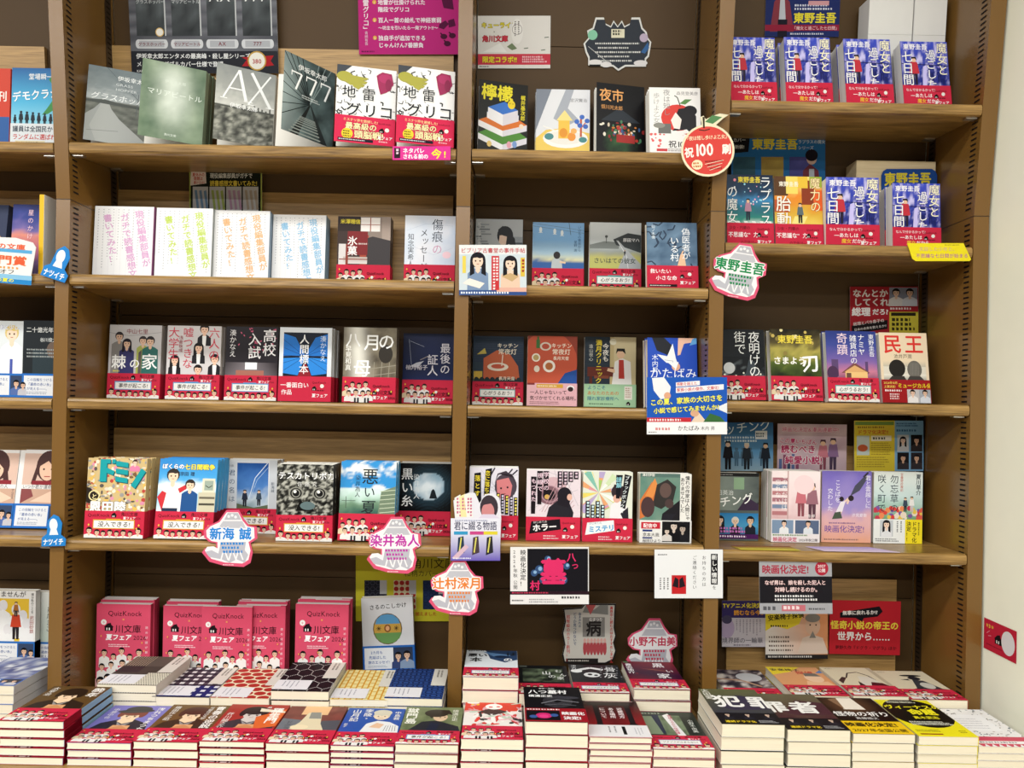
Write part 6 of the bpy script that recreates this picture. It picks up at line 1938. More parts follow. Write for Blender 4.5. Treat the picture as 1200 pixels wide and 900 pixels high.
a.T('KADOKAWA', 6, 1.5, 3.6, 'e8e8e8', .03).ell(35, 46, 5, 5, 'd8b46a').ell(35, 46, 4, 4, 'f0ece4')
a.poly([(130, 18), (136, 15), (130, 8), (160, 8), (168, 9), (164, 14), (168, 20)], 'b02028').ell(148, 14, 11, 11, 'c8a04a').ell(148, 14, 9.4, 9.4, 'f4f0e6').T('380', 148, 11, 7, 'b02028', .03, al='c')
back_card('poster', a, 152, -22, 325, 84, 'metallic grey poster showing four photo book covers', Y=backY(240, 30, .018))
a = Art(118, 80, 'c22a7e')
a.V('「地雷グリコ」', 9, 76, 7.4, 'f4ecf2', .03).V('青崎有吾', 9, 26, 4, 'e8d0e0')
for i, (l1, l2) in enumerate((('地雷が仕掛けられた', '階段でグリコ'), ('百人一首の絵札で神経衰弱', '～坊主を引いたら一発アウト!?～'), ('独自手が追加できる', 'じゃんけん7番勝負'))):
    y = 56 - i * 20
    a.ell(19, y + 2.6, 2.4, 2.4, 'e8b04a', 12).T(str(i + 1), 18, y + 1, 3.6, 'fff').T(l1, 23, y, 6.2, 'f6eef4', .04).T(l2, 23, y - 8, 6.2 if i != 1 else 4.8, 'f6eef4', .04)
a.poly([(100, 52), (112, 50), (110, 64), (106, 66), (104, 76), (97, 74), (98, 60)], '5a1040').poly([(95, 34), (102, 38), (106, 34), (100, 28), (94, 30)], '5a1040').poly([(106, 30), (114, 32), (112, 40), (105, 38)], '5a1040')
for x, y in ((100, 20), (110, 21), (104, 12)): a.ell(x, y, 4, 3, '4a0c34').line([(x, y), (x - 4, y + 4)], 1.6, '4a0c34')
a.dashes(3, 2, 22, 4.4, 1, '5a1040', 1.6)
back_card('poster', a, 420, -18, 538, 62, 'magenta poster with three numbered white text lines', Y=backY(480, 30, .016))
a = Art(85, 49, 'b8c25a')
a.rect(1.4, 1.4, 83.6, 47.6, '1e231c').rect(0, 0, 85, 4.5, '3f7ab8').rect(40, 0, 62, 4, 'b8c25a')
a.T('現役編集部員がガチで', 24, 41, 5, 'f2f2ea', .02).T('読書感想文書いてみた!', 24, 34, 5.4, 'f0d850', .04)
a.poly([(1, 34), (20, 36), (19, 48), (2, 47)], 'ecdcd4').T('夏休みの', 3.5, 42.5, 3.6, 'c8402a', .03).T('宿題は', 5, 39, 3.6, 'c8402a', .03).T('書けるか!', 5, 35.6, 3, 'c8402a', .02)
for i, c_ in enumerate(('7a9ac0', 'b0c06a', 'c8a0c0', 'c0b0a0')):
    x = 4 + i * 19.6; a.rect(x, 8, x + 18, 33, 'd4d4d6')
    for q in range(3): a.poly([(x + 2 + q * 5.4, 30 - q * .5), (x + 5 + q * 5.4, 30), (x + 7.6 + q * 5.4, 13), (x + 5 + q * 5.4, 12)], c_)
card('display_card', a, 222, 198, 307, 262, 0.160, 'dark green-framed card standing behind the white manuscript paperbacks', 'sign', lean=.0)
a = Art(68, 16, 'e03a96'); a.rect(2, 2, 9, 14, '2a1a24').vdashes(3, 3, 8, 13, 1, 'f0d0e0', 3).T('ネタバレ', 12, 8.4, 6.4, 'fbf6fa', .06).T('される前の', 12, 1.8, 6, 'fbf6fa', .06).T('今', 46, 2, 12, 'f4ea3c', .06, rot=.1).T('!', 60, 3, 10, 'f4ea3c', .06)
card('shelf_tag', a, 460, 171.5, 528, 187.5, edgeY('L', 1), 'small magenta tag on the left top shelf edge', 'sign', edge='e03a96')
a = Art(120, 77, 'd6cd34')
a.T('角川文庫', 64, 63, 13, '2a2a1a', .0).T('和柄カバー', 56, 53, 8, '3a3a22', .0)
for i, (c1, c2) in enumerate((('23242e', '4a4c5c'), ('e6d8b0', 'b0302a'), ('24365f', '16223f'))):
    x = 10 + i * 34
    a.rect(x, 14, x + 26, 48, c1)
    for q in range(5):
        for w_ in range(4):
            (a.ring(x + 3 + w_ * 6.6, 17 + q * 7, 3, .7, c2, 6) if i != 1 else a.ell(x + 3 + w_ * 6.6, 17 + q * 7, 2.8, 2.8, c2, 10))
    a.rect(x + 18, 32, x + 26, 48, 'c8c8c8')
a.T('を揃えました', 64, 7, 5, 'c8602a', .02).dashes(10, 2, 60, 6, 1, '5a5a2a', 2)
back_card('poster', a, 417, 651, 538, 728, 'yellow poster with three pattern swatches behind the round-picture paperback', cat='poster', Y=.176)
# author name signs with mountain outline
sg = 'mountain-shaped author signs'
card('shelf_sign', fuji('新海 誠', '2a86d8'), 236, 597, 303, 665, edgeY('L', 4), 'pink-edged mountain-shaped sign with blue lettering', 'sign', sg, edge='d8507a')
card('shelf_sign', fuji('染井為人', 'c23aa8'), 429, 605, 495, 673, edgeY('L', 4), 'pink-edged mountain-shaped sign with purple lettering', 'sign', sg, edge='d8507a')
card('shelf_sign', fuji('辻村深月', 'e8853a'), 502, 656, 568, 722, -.0026, 'pink-edged mountain-shaped sign with orange lettering on the middle upright', 'sign', sg, edge='d8507a')
card('shelf_sign', fuji('東野圭吾', '1f8a50'), 832, 284, 899, 351, -.0036, 'pink-edged mountain-shaped sign with green lettering, tilted on the upright', 'sign', sg, rot=.16, edge='d8507a')
card('shelf_sign', fuji('小野不由美', 'c83a58'), 733, 724, 795, 790, .13, 'pink-edged mountain-shaped sign with red lettering behind the maroon stack', 'sign', sg, edge='d8507a')
# middle bay
a = Art(85, 58, 'e9e6e3')
a.T('キューライス', 4, 45, 7, 'efe03a', .06, '2a2620', .05).T('×', 18, 39, 4, '3a3030').T('角川文庫', 5, 30, 7.6, 'c83a4a', .06, '3a1c1c', .03)
a.ell(46, 41, 7, 14, 'f4f2f0').ring(46, 43, 6, .5, '8a8080').vdashes(42, 34, 50, 52, 2, '6a6260', 1.6)
a.poly([(6, 18), (26, 28), (34, 18)], 'f6f6f4').poly([(34, 24), (40, 28), (46, 22), (40, 20)], '7a8a6a').rect(0, 4, 85, 16, 'cf3e52').rect(0, 0, 85, 4, 'e9e6e3')
for x, y in ((54, 22), (74, 20), (78, 34)): a.line([(x, y), (x + 5, y + .6)], 1, '6a7a6a')
a.T('限定コラボ!!', 5, 7, 7.4, 'f2e23a', .06, '7a1c28', .03).dashes(52, 6, 82, 14, 3, 'f0c8d0', 1.8).dashes(2, 1, 16, 3, 1, '4a4a4a', 1.4)
back_card('display_card', a, 560, 20, 645, 79, 'white and red notice card taped to the middle back panel', cat='sign')
BAT = [(18, 74), (30, 74), (32, 66), (40, 62), (44, 70), (50, 62), (56, 70), (60, 62), (68, 66), (70, 74), (82, 74), (86, 60), (92, 54), (94, 46), (99, 40), (96, 20), (92, 16), (92, 6), (62, 6), (52, 0), (44, 6), (8, 8), (8, 18), (4, 26), (1, 38), (8, 46), (6, 56), (14, 60)]
a = Art(100, 74, 'e9e9e6', shape=BAT)
a.poly([(50 + (x - 50) * .95, 38 + (y - 38) * .92) for x, y in BAT], '3a3f48')
a.ell(14, 50, 7, 7, '8fcfb0').ell(88, 46, 6, 6, 'c8b8d0').poly([(84, 26), (94, 40), (96, 32), (90, 24)], '3f6aa0').rect(41, 46, 60, 58, 'ece6cc').dashes(43, 49, 58, 57, 2, '4a4a40', 3)
for i in range(5): a.dashes(18 + (i % 2) * 4, 36 - i * 6, 84 - (i % 2) * 6, 41 - i * 6, 1, 'e2e2e0', 2.4, seed=i)
a.ell(18, 12, 10, 4, 'ece9ea').ell(34, 9, 8, 4, 'ece9ea').ell(84, 11, 10, 4, 'ece9ea').line([(8, 34), (36, 12)], .8, 'c8c8c8').rect(10, 6.6, 26, 9, '2a2a2a')
back_card('display_card', a, 683, 22, 764, 82, 'dark bat-winged cut-out card with pale edge on the back panel', cat='sign')
pts = [(50 + 49 * math.cos(t * .2618), 44 + 44 * math.sin(t * .2618)) for t in range(24)]
pts = pts[:4] + [(62, 87), (72, 92), (84, 100), (68, 100), (56, 96), (48, 99), (44, 97), (46, 88)] + pts[7:]
RND = [(50 + 49 * math.cos(math.radians(d)), 42 + 42 * math.sin(math.radians(d))) for d in range(100, 420, 12)] + [(68, 82), (82, 92), (92, 97), (76, 100), (60, 96), (50, 92), (46, 98), (40, 96), (42, 86)]
a = Art(100, 100, 'ece4c4', shape=RND)
a.ell(50, 42, 45, 38.5, 'dc4a44', 36)
a.poly([(44, 78), (47, 78), (48, 96), (44, 96)], '3a3024').line([(36, 76), (46, 74), (56, 76)], 1.6, '3a3024').poly([(48, 88), (62, 84), (80, 94), (62, 98)], '5a8a5a')
a.T('『夜は短し歩けよ乙女』', 50, 60, 7.4, 'f6ecc8', .02, al='c', rot=0)
a.T('祝', 7, 34, 17, 'fbf4ec', .05).T('100', 25, 34, 27, 'fbf4ec', .04, sx=.92).T('刷', 76, 36, 17, 'fbf4ec', .07)
a.ell(29, 20, 10, 8, 'f4e6c0', 14).dashes(22, 15, 36, 25, 2, 'c8642a', 3)
for i in range(3): a.dashes(44 + i * 4, 22 - i * 6, 78 - i * 2, 27 - i * 6, 1, '8a2420', 2.6, seed=i).line([(43 + i * 4, 20 - i * 5), (78 - i * 3, 25 - i * 5)], .8, 'f6e8d0')
card('shelf_sign', a, 797, 134, 861, 207, edgeY('M', 1, .012), 'round red fruit-shaped sign with white number on the upright', 'sign', edge='ece4c4', rot=-.06)
a = Art(79, 59, 'e6e9ea')
a.grid(0, 6, 79, 48, 8, 6, lambda u, v: mixc('dfe6e8', 'c0d0dc', fbm(u * 4, v * 4, 5)))
a.person(22, 4, 46, '1b1a20', '7d94b4', 'f0d2bc', .8, True, hr=.16).person(60, 4, 42, '1b1a20', 'e8c8b0', 'f0d2bc', .8, True, hr=.16)
a.poly([(4, 14), (24, 8), (30, 14), (12, 20)], 'f0e8e0').poly([(50, 22), (62, 16), (70, 22), (60, 26)], 'c8a87a').rect(0, 0, 79, 6, '33508a').dashes(2, 1, 74, 5, 1, 'e6ecf4', 2.4).rect(44, 4, 79, 9, 'e2b0a0')
a.rect(38, 6, 47, 46, 'c8353c').vdashes(39, 8, 46, 44, 2, 'f4e4e4', 2.6).rect(4, 26, 8, 46, 'e8cf5a').rect(72, 22, 77, 44, 'e0c04a').vdashes(72.6, 24, 76.6, 42, 1, 'a03a2a', 3)
a.T('ビブリア古書堂の事件手帖', 2, 50, 6.3, 'c83a44', .01)
card('shelf_sign', a, 538, 287, 617, 346, edgeY('M', 2, .003), 'pale card with two long-haired girls over the middle upright', 'sign', yaw=.0)
a = Art(94, 65, '2058b8')
a.rect(0, 0, 94, 14, 'f2f2f4').rect(0, 14, 52, 19, 'c8303c').dashes(3, 14.6, 50, 18, 1, 'f6e6e6', 2.4)
a.T('かたばみ', 36, 4.6, 6.4, '2a2426', .01).T('木内 昇', 63, 5, 5, '2a2426').dashes(10, 4, 32, 8, 1, 'd88a8a', 3).dashes(2, 1.6, 14, 3, 1, '4a4a4a', 1.2)
a.poly([(6, 64), (20, 65), (28, 54), (26, 42), (16, 40), (8, 50)], 'eceef2').ell(24, 44, 4, 4, 'e0a888').poly([(52, 14), (60, 26), (70, 14)], 'e8d0b8').ell(56, 24, 5, 4, 'd8a888').poly([(66, 14), (74, 24), (86, 20), (92, 14)], '3a6a3a').poly([(80, 30), (94, 36), (94, 24)], 'e8ecf0')
a.poly([(34, 54), (62, 56), (62, 61), (34, 59)], 'f4f2f4').T('感動を超えた', 35, 55.4, 4, 'c8303c', .02, rot=.05).poly([(34, 47), (90, 51), (90, 57), (34, 53)], 'f4f2f4').T('家族小説の傑作、文庫化!', 35, 48.6, 4.4, 'c8303c', .03, rot=.06)
a.T('この夏、家族の大切さを', 4, 33, 7.6, 'f2ec5a', .05, '163a80', .04, rot=.07, sx=1.02).T('小説で感じてみませんか?', 8, 24, 6.8, 'f2ec5a', .05, '163a80', .04, rot=.06)
card('shelf_sign', a, 758, 442, 852, 509, edgeY('M', 3, .003), 'bright blue card with yellow lettering below the blue paperback', 'sign')
# cut-out stand with bookmarks
STK = [(2, 0), (94, 0), (97, 62), (96, 78), (93, 92), (82, 99), (66, 97), (56, 84), (48, 99), (38, 100), (28, 97), (14, 92), (7, 88), (10, 62), (4, 62)]
a = Art(98, 100, 'e6e4ee', shape=STK)
for i in range(3): a.poly([(10 + i * 11, 64), (9 + i * 9, 92 + i * 2), (20 + i * 9, 97 + i), (26 + i * 9, 64)], ['f0eee8', 'f0e4a8', 'f0eee8'][i]).vdashes(12 + i * 10, 66, 22 + i * 10, 92, 2, 'c86a8a', 3.6, seed=i)
a.ell(74, 78, 17, 18, '3f353d').ell(72, 72, 12, 13, 'd08a8c').poly([(58, 80), (66, 92), (84, 90), (88, 78), (80, 84), (66, 82)], '3f353d').poly([(54, 62), (62, 68), (84, 68), (94, 62)], 'dcd2e6')
a.grid(2, 0, 95, 62, 6, 10, lambda u, v: mixc('6a5ab8', 'e6e6f2', v * 1.4))
a.T('君に綴る物語', 8, 46, 13.5, '3a3a5a', .02).dashes(10, 57, 88, 61, 1, '8a90b0', 2)
for x, c_ in ((8, '3a9ac8'), (38, 'c84a8a'), (64, 'e0cf3c')): a.rect(x, 38, x + 26, 43, c_)
for x, c_ in ((14, '2a3a50'), (42, '4a3c46'), (68, '2a2a30')): a.poly([(x, 8), (x + 14, 12), (x + 12, 36), (x + 2, 34)], c_).line([(x + 4, 12), (x + 8, 34)], 2.4, 'e0d86a')
a.poly([(4, 4), (30, 24), (36, 20), (14, 2)], 'd8b8c8').dashes(6, 2, 50, 5, 1, 'f0f0fa', 2)
card('shelf_sign', a, 527, 577, 588, 657, -.0075, 'lilac cut-out card with girl figure on the middle upright', 'sign')
a = Art(92, 66, 'eceaea')
a.rect(20, 15, 91, 64, '14131a').rect(0, 11, 92, 15, '2a1420')
a.V('映画化決定!', 15, 63, 7, '1c1a1c', .02, sp=1.02).V('2026年秋 公開', 6, 63, 5.2, '2a282a', .01, sp=1.05)
for x, y, r in ((44, 52, 4), (34, 40, 5), (28, 36, 4), (66, 44, 4), (62, 28, 5), (38, 28, 4)): a.ell(x, y, r, r, '33507c', 12).ell(x + 1, y + 1, r * .5, r * .5, '8ab0d8', 10)
a.T('八', 66, 50, 11, 'e0306a', .04).T('つ', 72, 41, 8, 'e0306a', .04).T('墓', 35, 26, 31, 'e0306a', .06).T('村', 23, 17, 12, 'e0306a', .04)
a.dashes(2, 12, 56, 14.4, 1, 'c83a5a', 1.6).dashes(60, 6, 88, 9, 1, '3a3a3c', 2.6).dashes(2, 3, 20, 6, 1, '4a4a4a', 1.6).dashes(22, 1.6, 60, 7, 2, 'a0a0a4', 1.4)
card('shelf_sign', a, 598, 641, 690, 708, edgeY('M', 4), 'black and white card with big crimson character under the shelf', 'sign')
a = Art(80, 57, 'eeeff2')
a.rect(66, 16, 74, 52, '17151a').V('新しい情報', 70, 51, 6.4, 'f4f4f4', .03, sp=1.08).V('を', 70, 15, 5, '3a3a3c').V('お持ちの方は', 58, 50, 5, '3a3a3c', 0, sp=1.25).V('ご連絡ください', 47, 50, 5, '3a3a3c', 0, sp=1.15)
a.rect(20, 5, 37, 27, 'c8262c').poly([(21, 14), (24, 25), (28, 22), (28, 12)], '231a22').poly([(36, 14), (33, 25), (29, 22), (29, 12)], '231a22').vdashes(5, 5, 18, 24, 3, '6a686a', 1.8).dashes(4, 50, 18, 52, 1, '4a4a4a', 1.4)
card('shelf_sign', a, 767, 644, 847, 701, edgeY('M', 4), 'white notice card with small red and black picture', 'sign')
GH = [(4, 2), (14, 0), (80, 0), (94, 6), (99, 20), (95, 34), (99, 46), (96, 60), (98, 98), (42, 98), (36, 92), (3, 90), (6, 70), (1, 50), (5, 30), (1, 14)]
a = Art(100, 100, '24201f', shape=GH)
a.poly([(50 + (x - 50) * .95, 50 + (y - 50) * .95) for x, y in GH if y > -1], 'cfcac2').rect(8, 2, 66, 9, '24201f').dashes(12, 3.6, 60, 7, 1, 'd8d0c8', 2)
a.poly([(38, 84), (44, 96), (58, 88), (70, 96), (84, 96), (84, 80)], '8a8a86').poly([(44, 96), (52, 80), (62, 96)], 'c05a5a')
for i in range(7): a.ell(42 + i * 6, 26, 3.4, 12, 'b04a50', 10).ell(42 + i * 6, 38, 2.6, 4, 'd8a8a0', 10)
a.rect(38, 44, 78, 76, '8a8682').T('病', 44, 48, 28, '2a2626', .05).T('むまつり', 50, 70, 6, 'f4f0ec', .03)
a.V('超弩級のホラー新刊!!', 12, 80, 7, 'c83a3c', .02, sp=1).V('どうか見つけないで', 24, 84, 6, '2f4a78', .02).V('血まみれの', 33, 84, 5, '2f4a78', .02).V('真夜中に読むのはおすすめしません', 90, 94, 5.8, 'c83a3c', .03)
back_card('display_card', a, 658, 706, 723, 778, 'torn-paper style horror card with grey and red drawing', cat='sign', Y=.14)
# right bay
a = Art(87, 60, '23306a')
a.poly([(6, 6), (10, 40), (18, 50), (28, 40), (34, 6)], '8a3a48').poly([(16, 20), (17, 44), (22, 44), (24, 20)], 'c8ccd8').ell(20, 54, 6, 6, 'e0c0b0').ell(20, 57, 7, 6, '1a1420').rect(15, 0, 26, 20, '1c1a2a')
a.rect(0, 7, 87, 14, '9a2440').T('「魔女と過ごした七日間」', 32, 8.4, 4.6, 'f0c8d0', .02).T('東野圭吾', 33, 17, 12.6, 'f0e03c', .05).dashes(34, 30, 84, 38, 2, 'd8dcf0', 2.4).rect(50, 36, 74, 41, 'd8a0a8').dashes(40, 46, 84, 56, 3, 'b0b8e0', 2).dashes(30, 2, 80, 5, 1, 'd8dcf0', 2)
back_card('poster', a, 897, -17, 984, 42, 'navy poster with red-coated figure and yellow lettering', cat='poster')
bx = MB()
for i_, (u0, u1, lab) in enumerate(((1013, 1065, 'left one of two tall white cartons on the right top shelf'), (1065.5, 1104, 'right one of two tall white cartons on the right top shelf'))):
    Yc = .096
    p0, p1 = at(u0, 60, Yc), at(u1, 60, Yc)
    zb = shelf_z('R', 1, Yc) + .002
    r = empty('carton', ((p0.x + p1.x) / 2, Yc, zb)); tag(r, lab, 'box', 'white cartons')
    w = (p1.x - p0.x) / 2 - .0008
    o = MB().box(-w, w, 0, .045, 0, .235).build('carton_body', M_BOX, r)
    o = MB().box(-w + .0004, w - .0004, -.0006, .0454, .1655, .2354).build('lid_flap', M_BOX, r)
    r.rotation_euler = (CANT * .7, 0, 0)
a = Art(110, 78, '2a6fae')
a.poly([(0, 56), (20, 58), (22, 78), (0, 78)], '16161c').T('カバー', 2, 70, 5, 'e8e8e8', .02).T('新装!', 4, 62, 5, 'e8e8e8', .02).T('東野圭吾', 24, 62, 13.5, 'e8d43a', .05).T('ラプラスの魔女', 78, 68, 4.6, 'e6ecf2', .01).T('シリーズ', 78, 61, 4.6, 'e6ecf2', .01)
for i, cs in enumerate((('1c2f48', '4a7a8a'), ('8a6a3a', 'c8b05a'), ('23286a', '6a6ab8'))): a.grid(2 + i * 33, 16, 28 + i * 33, 52, 4, 6, lambda u, v, cs=cs, i=i: mixc(cs[0], cs[1], fbm(u * 4 + i, v * 4, 3)))
a.poly([(82, 0), (84, 36), (92, 44), (102, 36), (106, 0)], '7a3a48').poly([(91, 0), (91, 38), (97, 38), (98, 0)], 'c0c8d4').ell(94, 50, 6, 7, 'dab8a8').ell(94, 54, 7.4, 7, '1a1420')
back_card('poster', a, 857, 158, 967, 236, 'blue poster with three small covers and coated figure', cat='poster', Y=.150, lean=.0)
p0, p1 = at(1004, 230, .115), at(1097, 230, .115)
zb = shelf_z('R', 2, .13) + .0012
r = empty('wooden_box', ((p0.x + p1.x) / 2, .1185, zb)); tag(r, 'pale wooden box behind the right blue city-night paperbacks', 'box')
hw = (p1.x - p0.x) / 2; hh = at(1050, 188, .115).z - zb
m_ = MB()
m_.box(-hw, hw, 0, .006, 0, hh).box(-hw, -hw + .006, .006, .046, 0, hh).box(hw - .006, hw, .006, .046, 0, hh).box(-hw + .006, hw - .006, .006, .046, hh - .006, hh)
m_.build('box_body', M_PALE, r)
a = Art(64, 60, '2350a0', shape=[(0, 0), (64, 0), (64, 54), (62, 58), (58, 60), (6, 60), (2, 58), (0, 54)]); a.T('東野圭吾', 3, 45, 13.6, 'f0dc3a', .05).ell(10, 20, 16, 22, '2a7aa0')
card('display_card', a, 1033, 198, 1098, 272, .1165, 'blue round-cornered author card in front of the pale wooden box', 'sign', edge='2350a0')
a = Art(75, 22, 'eede26', shape=[(4, 22), (66, 22), (75, 2), (73, 0), (10, 0), (6, 3), (0, 22)]); a.T('失踪した少年と、', 14, 12.6, 5.6, 'c89a9a', .0).T('不思議な七日間が始まる', 10, 4.4, 5.6, 'b06a90', .02).dashes(44, 19, 66, 20.4, 1, '8a8020', 1)
card('shelf_tag', a, 1063, 285, 1138, 306, edgeY('R', 2), 'bright yellow tag on the right second shelf edge', 'sign', edge='eede26')
a = Art(80, 60, 'a8252f')
a.T('なんとか', 3, 48, 10.4, 'f4f0ee', .06).T('してくれ、', 4, 37, 10.4, 'f4f0ee', .06).T('総理', 2, 25, 11, 'f4f0ee', .07).T('だろ?', 26, 26, 8, 'f4f0ee', .07)
a.poly([(2, 12), (44, 19), (44, 8), (2, 2)], '1c1416').T('総理とバカ息子の', 4, 12, 4.6, 'f0e8e4', .02, rot=.14).T('日本の未来を救えるか!?', 5, 5.4, 3.6, 'f0e8e4', .02, rot=.14)
a.rect(46, 36, 79, 59, '8a90a4').person(54, 36, 22, '15120f', 'e6e4e6', 'ecc8b2').person(70, 36, 22, '1a1512', 'd8dce8', 'e8c2aa').dashes(47, 31, 78, 35, 1, 'f0dcdc', 2.6).rect(46, 0, 80, 29, 'd0c040').rect(48, 24, 77, 28, '2a2416').dashes(49, 5, 76, 22, 3, '3a3416', 4)
back_card('poster', a, 996, 336, 1076, 393, 'red and yellow poster with two portraits behind the beige paperback', cat='poster', Y=.176)
a = Art(75, 58, '2f6aa0')
a.grid(0, 0, 75, 58, 6, 8, lambda u, v: ramp(v, (0, '9ab8cc'), (.35, '5a90bc'), (1, '2a5a8c')))
a.T('ッチング', 18, 44, 14, 'dfe8ee', .0, rot=.12).dashes(18, 34, 62, 42, 2, 'c8d8e4', 2.4).rect(54, 38, 68, 48, 'd8dce0').dashes(55, 40, 67, 46, 2, '4a5a6a', 2)
for x in (32, 40, 62, 48): a.figure(x, 6, 22, '4a6a84', '4a6a84', '4a6a84', '4a6a84')
a.figure(22, 2, 34, '17161c', '17161c', '15131a', 'e6c8b4').figure(44, 2, 32, '232a34', '20242c', 'd8d2c4', 'e6c8b4').figure(66, 2, 32, '1c2430', '1c2430', '17141a', 'e0bc9e')
back_card('poster', a, 831, 495, 906, 552, 'blue poster with three standing people left of the pink poster', cat='poster', Y=.150)
a = Art(82, 56, 'c4a4b0')
a.grid(0, 0, 82, 56, 8, 8, lambda u, v: mixc('a8889a', 'e6d0d8', fbm(u * 4, v * 4, 8)))
for i in range(5): a.rect(2 + i * 5, 2, 5.6 + i * 5, 14 + (i * 5) % 9, ['5a6a9a', '8a4a6a', '3a4a6a'][i % 3])
a.figure(66, 2, 38, '8a6a94', '4a3a54', '3a2a3a').figure(54, 2, 36, 'c87a8a', '8a4a5a', '4a2a3a')
a.T('映画化決定&漫画連載中!', 5, 47, 6.2, 'c86a8c', .03, 'f2e6ea', .05).T('この夏いちばん', 2, 34, 6.4, 'b83a68', .05, 'f4ecf0', .06, rot=-.05).T('読むべき', 4, 22, 10.4, 'b83a68', .06, 'f4ecf0', .06).T('純愛小説!', 9, 9, 10.4, 'b83a68', .06, 'f4ecf0', .06)
back_card('poster', a, 911, 497, 992, 552, 'pink-lilac poster above the pink library-scene paperback', cat='poster', Y=.150, rot=.015)
a = Art(82, 57, 'e0c93e')
a.rect(48, 0, 82, 57, '7fb0d8').rect(1, 52, 47, 56, '7a9a4a').T('ドラマ化決定!!', 4, 42, 5.6, 'c8502a', .03).dashes(4, 48, 44, 51, 1, '8a6a2a', 2).rect(3, 18, 18, 40, 'c8d4d0').ell(10, 26, 6, 4, 'c8603a').rect(20, 34, 44, 40, 'ece6d0').dashes(22, 35, 42, 39, 1, '4a4a3a', 2.6).dashes(20, 18, 46, 33, 6, '9a8430', 1.2).dashes(3, 4, 46, 17, 5, '9a8430', 1.2)
a.dashes(50, 50, 80, 55, 2, '33608a', 1.6).dashes(50, 44, 80, 48, 1, '33608a', 2.4)
for x, y, l in ((51, 22, True), (67, 22, False), (51, 2, False), (67, 2, False)): a.rect(x, y, x + 13.6, y + 19, 'c4ccd4' if l else ['2a262c', 'b8b49c', '1c1a1c'][(x + y) % 3]).person(x + 6.8, y, 17, '17131a', 'd8dce4' if l else '3a3438', 'e8c8b4' if l else 'd8ac90', 1, l)
back_card('poster', a, 1001, 493, 1082, 552, 'yellow and blue poster with four portraits above the flower paperback', cat='poster', Y=.150)
# loose sheets lying on the fourth shelf
def sheet(u0, v0, u1, v1, u2, v2, u3, v3, bay, row, c1, c2, label):
    z0 = SHZ[bay, row][0] + .0008
    P = []
    for u, v in ((u0, v0), (u1, v1), (u2, v2), (u3, v3)):
        Y = 0.02
        for _ in range(30):
            p = at(u, v, Y); Y += (0.4 if p.z > z0 else -0.4) * abs(p.z - z0); Y = max(.002, min(.12, Y))
        p = at(u, v, Y); P.append((p.x, Y))
    cx, cy = sum(p[0] for p in P) / 4, sum(p[1] for p in P) / 4
    m = MB(); t = .0006
    v = [(x - cx, y - cy, 0) for x, y in P] + [(x - cx, y - cy, t) for x, y in P]
    f = [(0, 3, 2, 1), (4, 5, 6, 7), (0, 1, 5, 4), (1, 2, 6, 5), (2, 3, 7, 6), (3, 0, 4, 7)]
    c = [[hexc(c1)] * 4, [hexc(c1), hexc(c1), hexc(c2), hexc(c2)]] + [[hexc(c1)] * 4] * 4
    o = bpy.data.objects.new('leaflet', art_mesh('leaflet', v, f, c, M_MATTE)); COL.objects.link(o); o.location = (cx, cy, z0)
    tag(o, label, 'leaflet')
sheet(868, 647.2, 938, 648.2, 925, 640, 856, 639.5, 'R', 4, 'd8c84a', '7a2a34', 'yellow-edged leaflet lying flat in front of the dark paperback')
sheet(966, 649.2, 1055, 649.6, 1018, 641, 944, 640.5, 'R', 4, 'e4d0e4', 'b0a0dc', 'lavender leaflet lying flat in front of the lavender paperback')
YQ = .148
a = Art(86, 60, 'a8a8ae')
a.rect(0, 12, 86, 42, '1c1a20').T('映画化決定!', 3, 46, 10.6, 'a83048', .05).ell(74, 51, 8, 8, 'b02a40').T('2027', 74, 52, 4.4, 'f4e8ea', .03, al='c').T('公開', 74, 47, 4.4, 'f4e8ea', .03, al='c')
a.T('なぜ男は、娘を殺した犯人と', 6, 33, 5.6, 'f0d8d8', .04, '7a1c2c', .04).T('対峙し続けるのか。', 18, 25, 6, 'f0d8d8', .04, '7a1c2c', .04).dashes(18, 14, 76, 22, 2, 'e6e4e6', 2.4)
a.dashes(4, 3, 24, 9, 1, '5a5a60', 4.4).rect(26, 3, 54, 10, 'c8707c').dashes(28, 4, 52, 9, 1, 'f2dce0', 4).dashes(58, 4, 82, 7, 1, '4a4a50', 2)
card('display_card', a, 890, 657, 975, 719, .003, 'grey and black card with red heading hung under the right shelf', 'sign', lean=0.04)
a = Art(52, 54, '3a3068')
a.rect(0, 0, 52, 34, 'cfcad4').T('TVアニメ化決定!', 1, 46, 6.4, 'f0dc3c', .05, '2a1c4a', .04).T('読むなら今!!', 14, 37.6, 6.4, 'f0a83c', .05, '2a1c4a', .04).ell(6, 22, 9, 12, 'b8a8c8').ell(6, 32, 6, 5, '4a4460').vdashes(16, 14, 48, 32, 8, '8a8494', 1.4).T('境界師の一輪華', 0, 5, 7, '5a5866', .01).dashes(14, 1, 40, 3, 1, '6a6070', 1.6)
card('display_card', a, 846, 704, 897, 758, YQ - .002, 'purple and white card on the oak board, left of the portrait card', 'sign')
a = Art(74, 54, 'e6b48c')
a.grid(0, 0, 74, 54, 8, 8, lambda u, v: mixc('ece6e0', 'e29a6a', u * 1.2 - .1 + (v - .5) * .3))
a.poly([(0, 54), (46, 54), (40, 40), (26, 34), (10, 38), (0, 32)], 'eedb3a').T('安楽椅子探偵', 3, 44, 7.2, '2a241a', .05, rot=.1).dashes(6, 36, 32, 40, 1, '3a341a', 2.2)
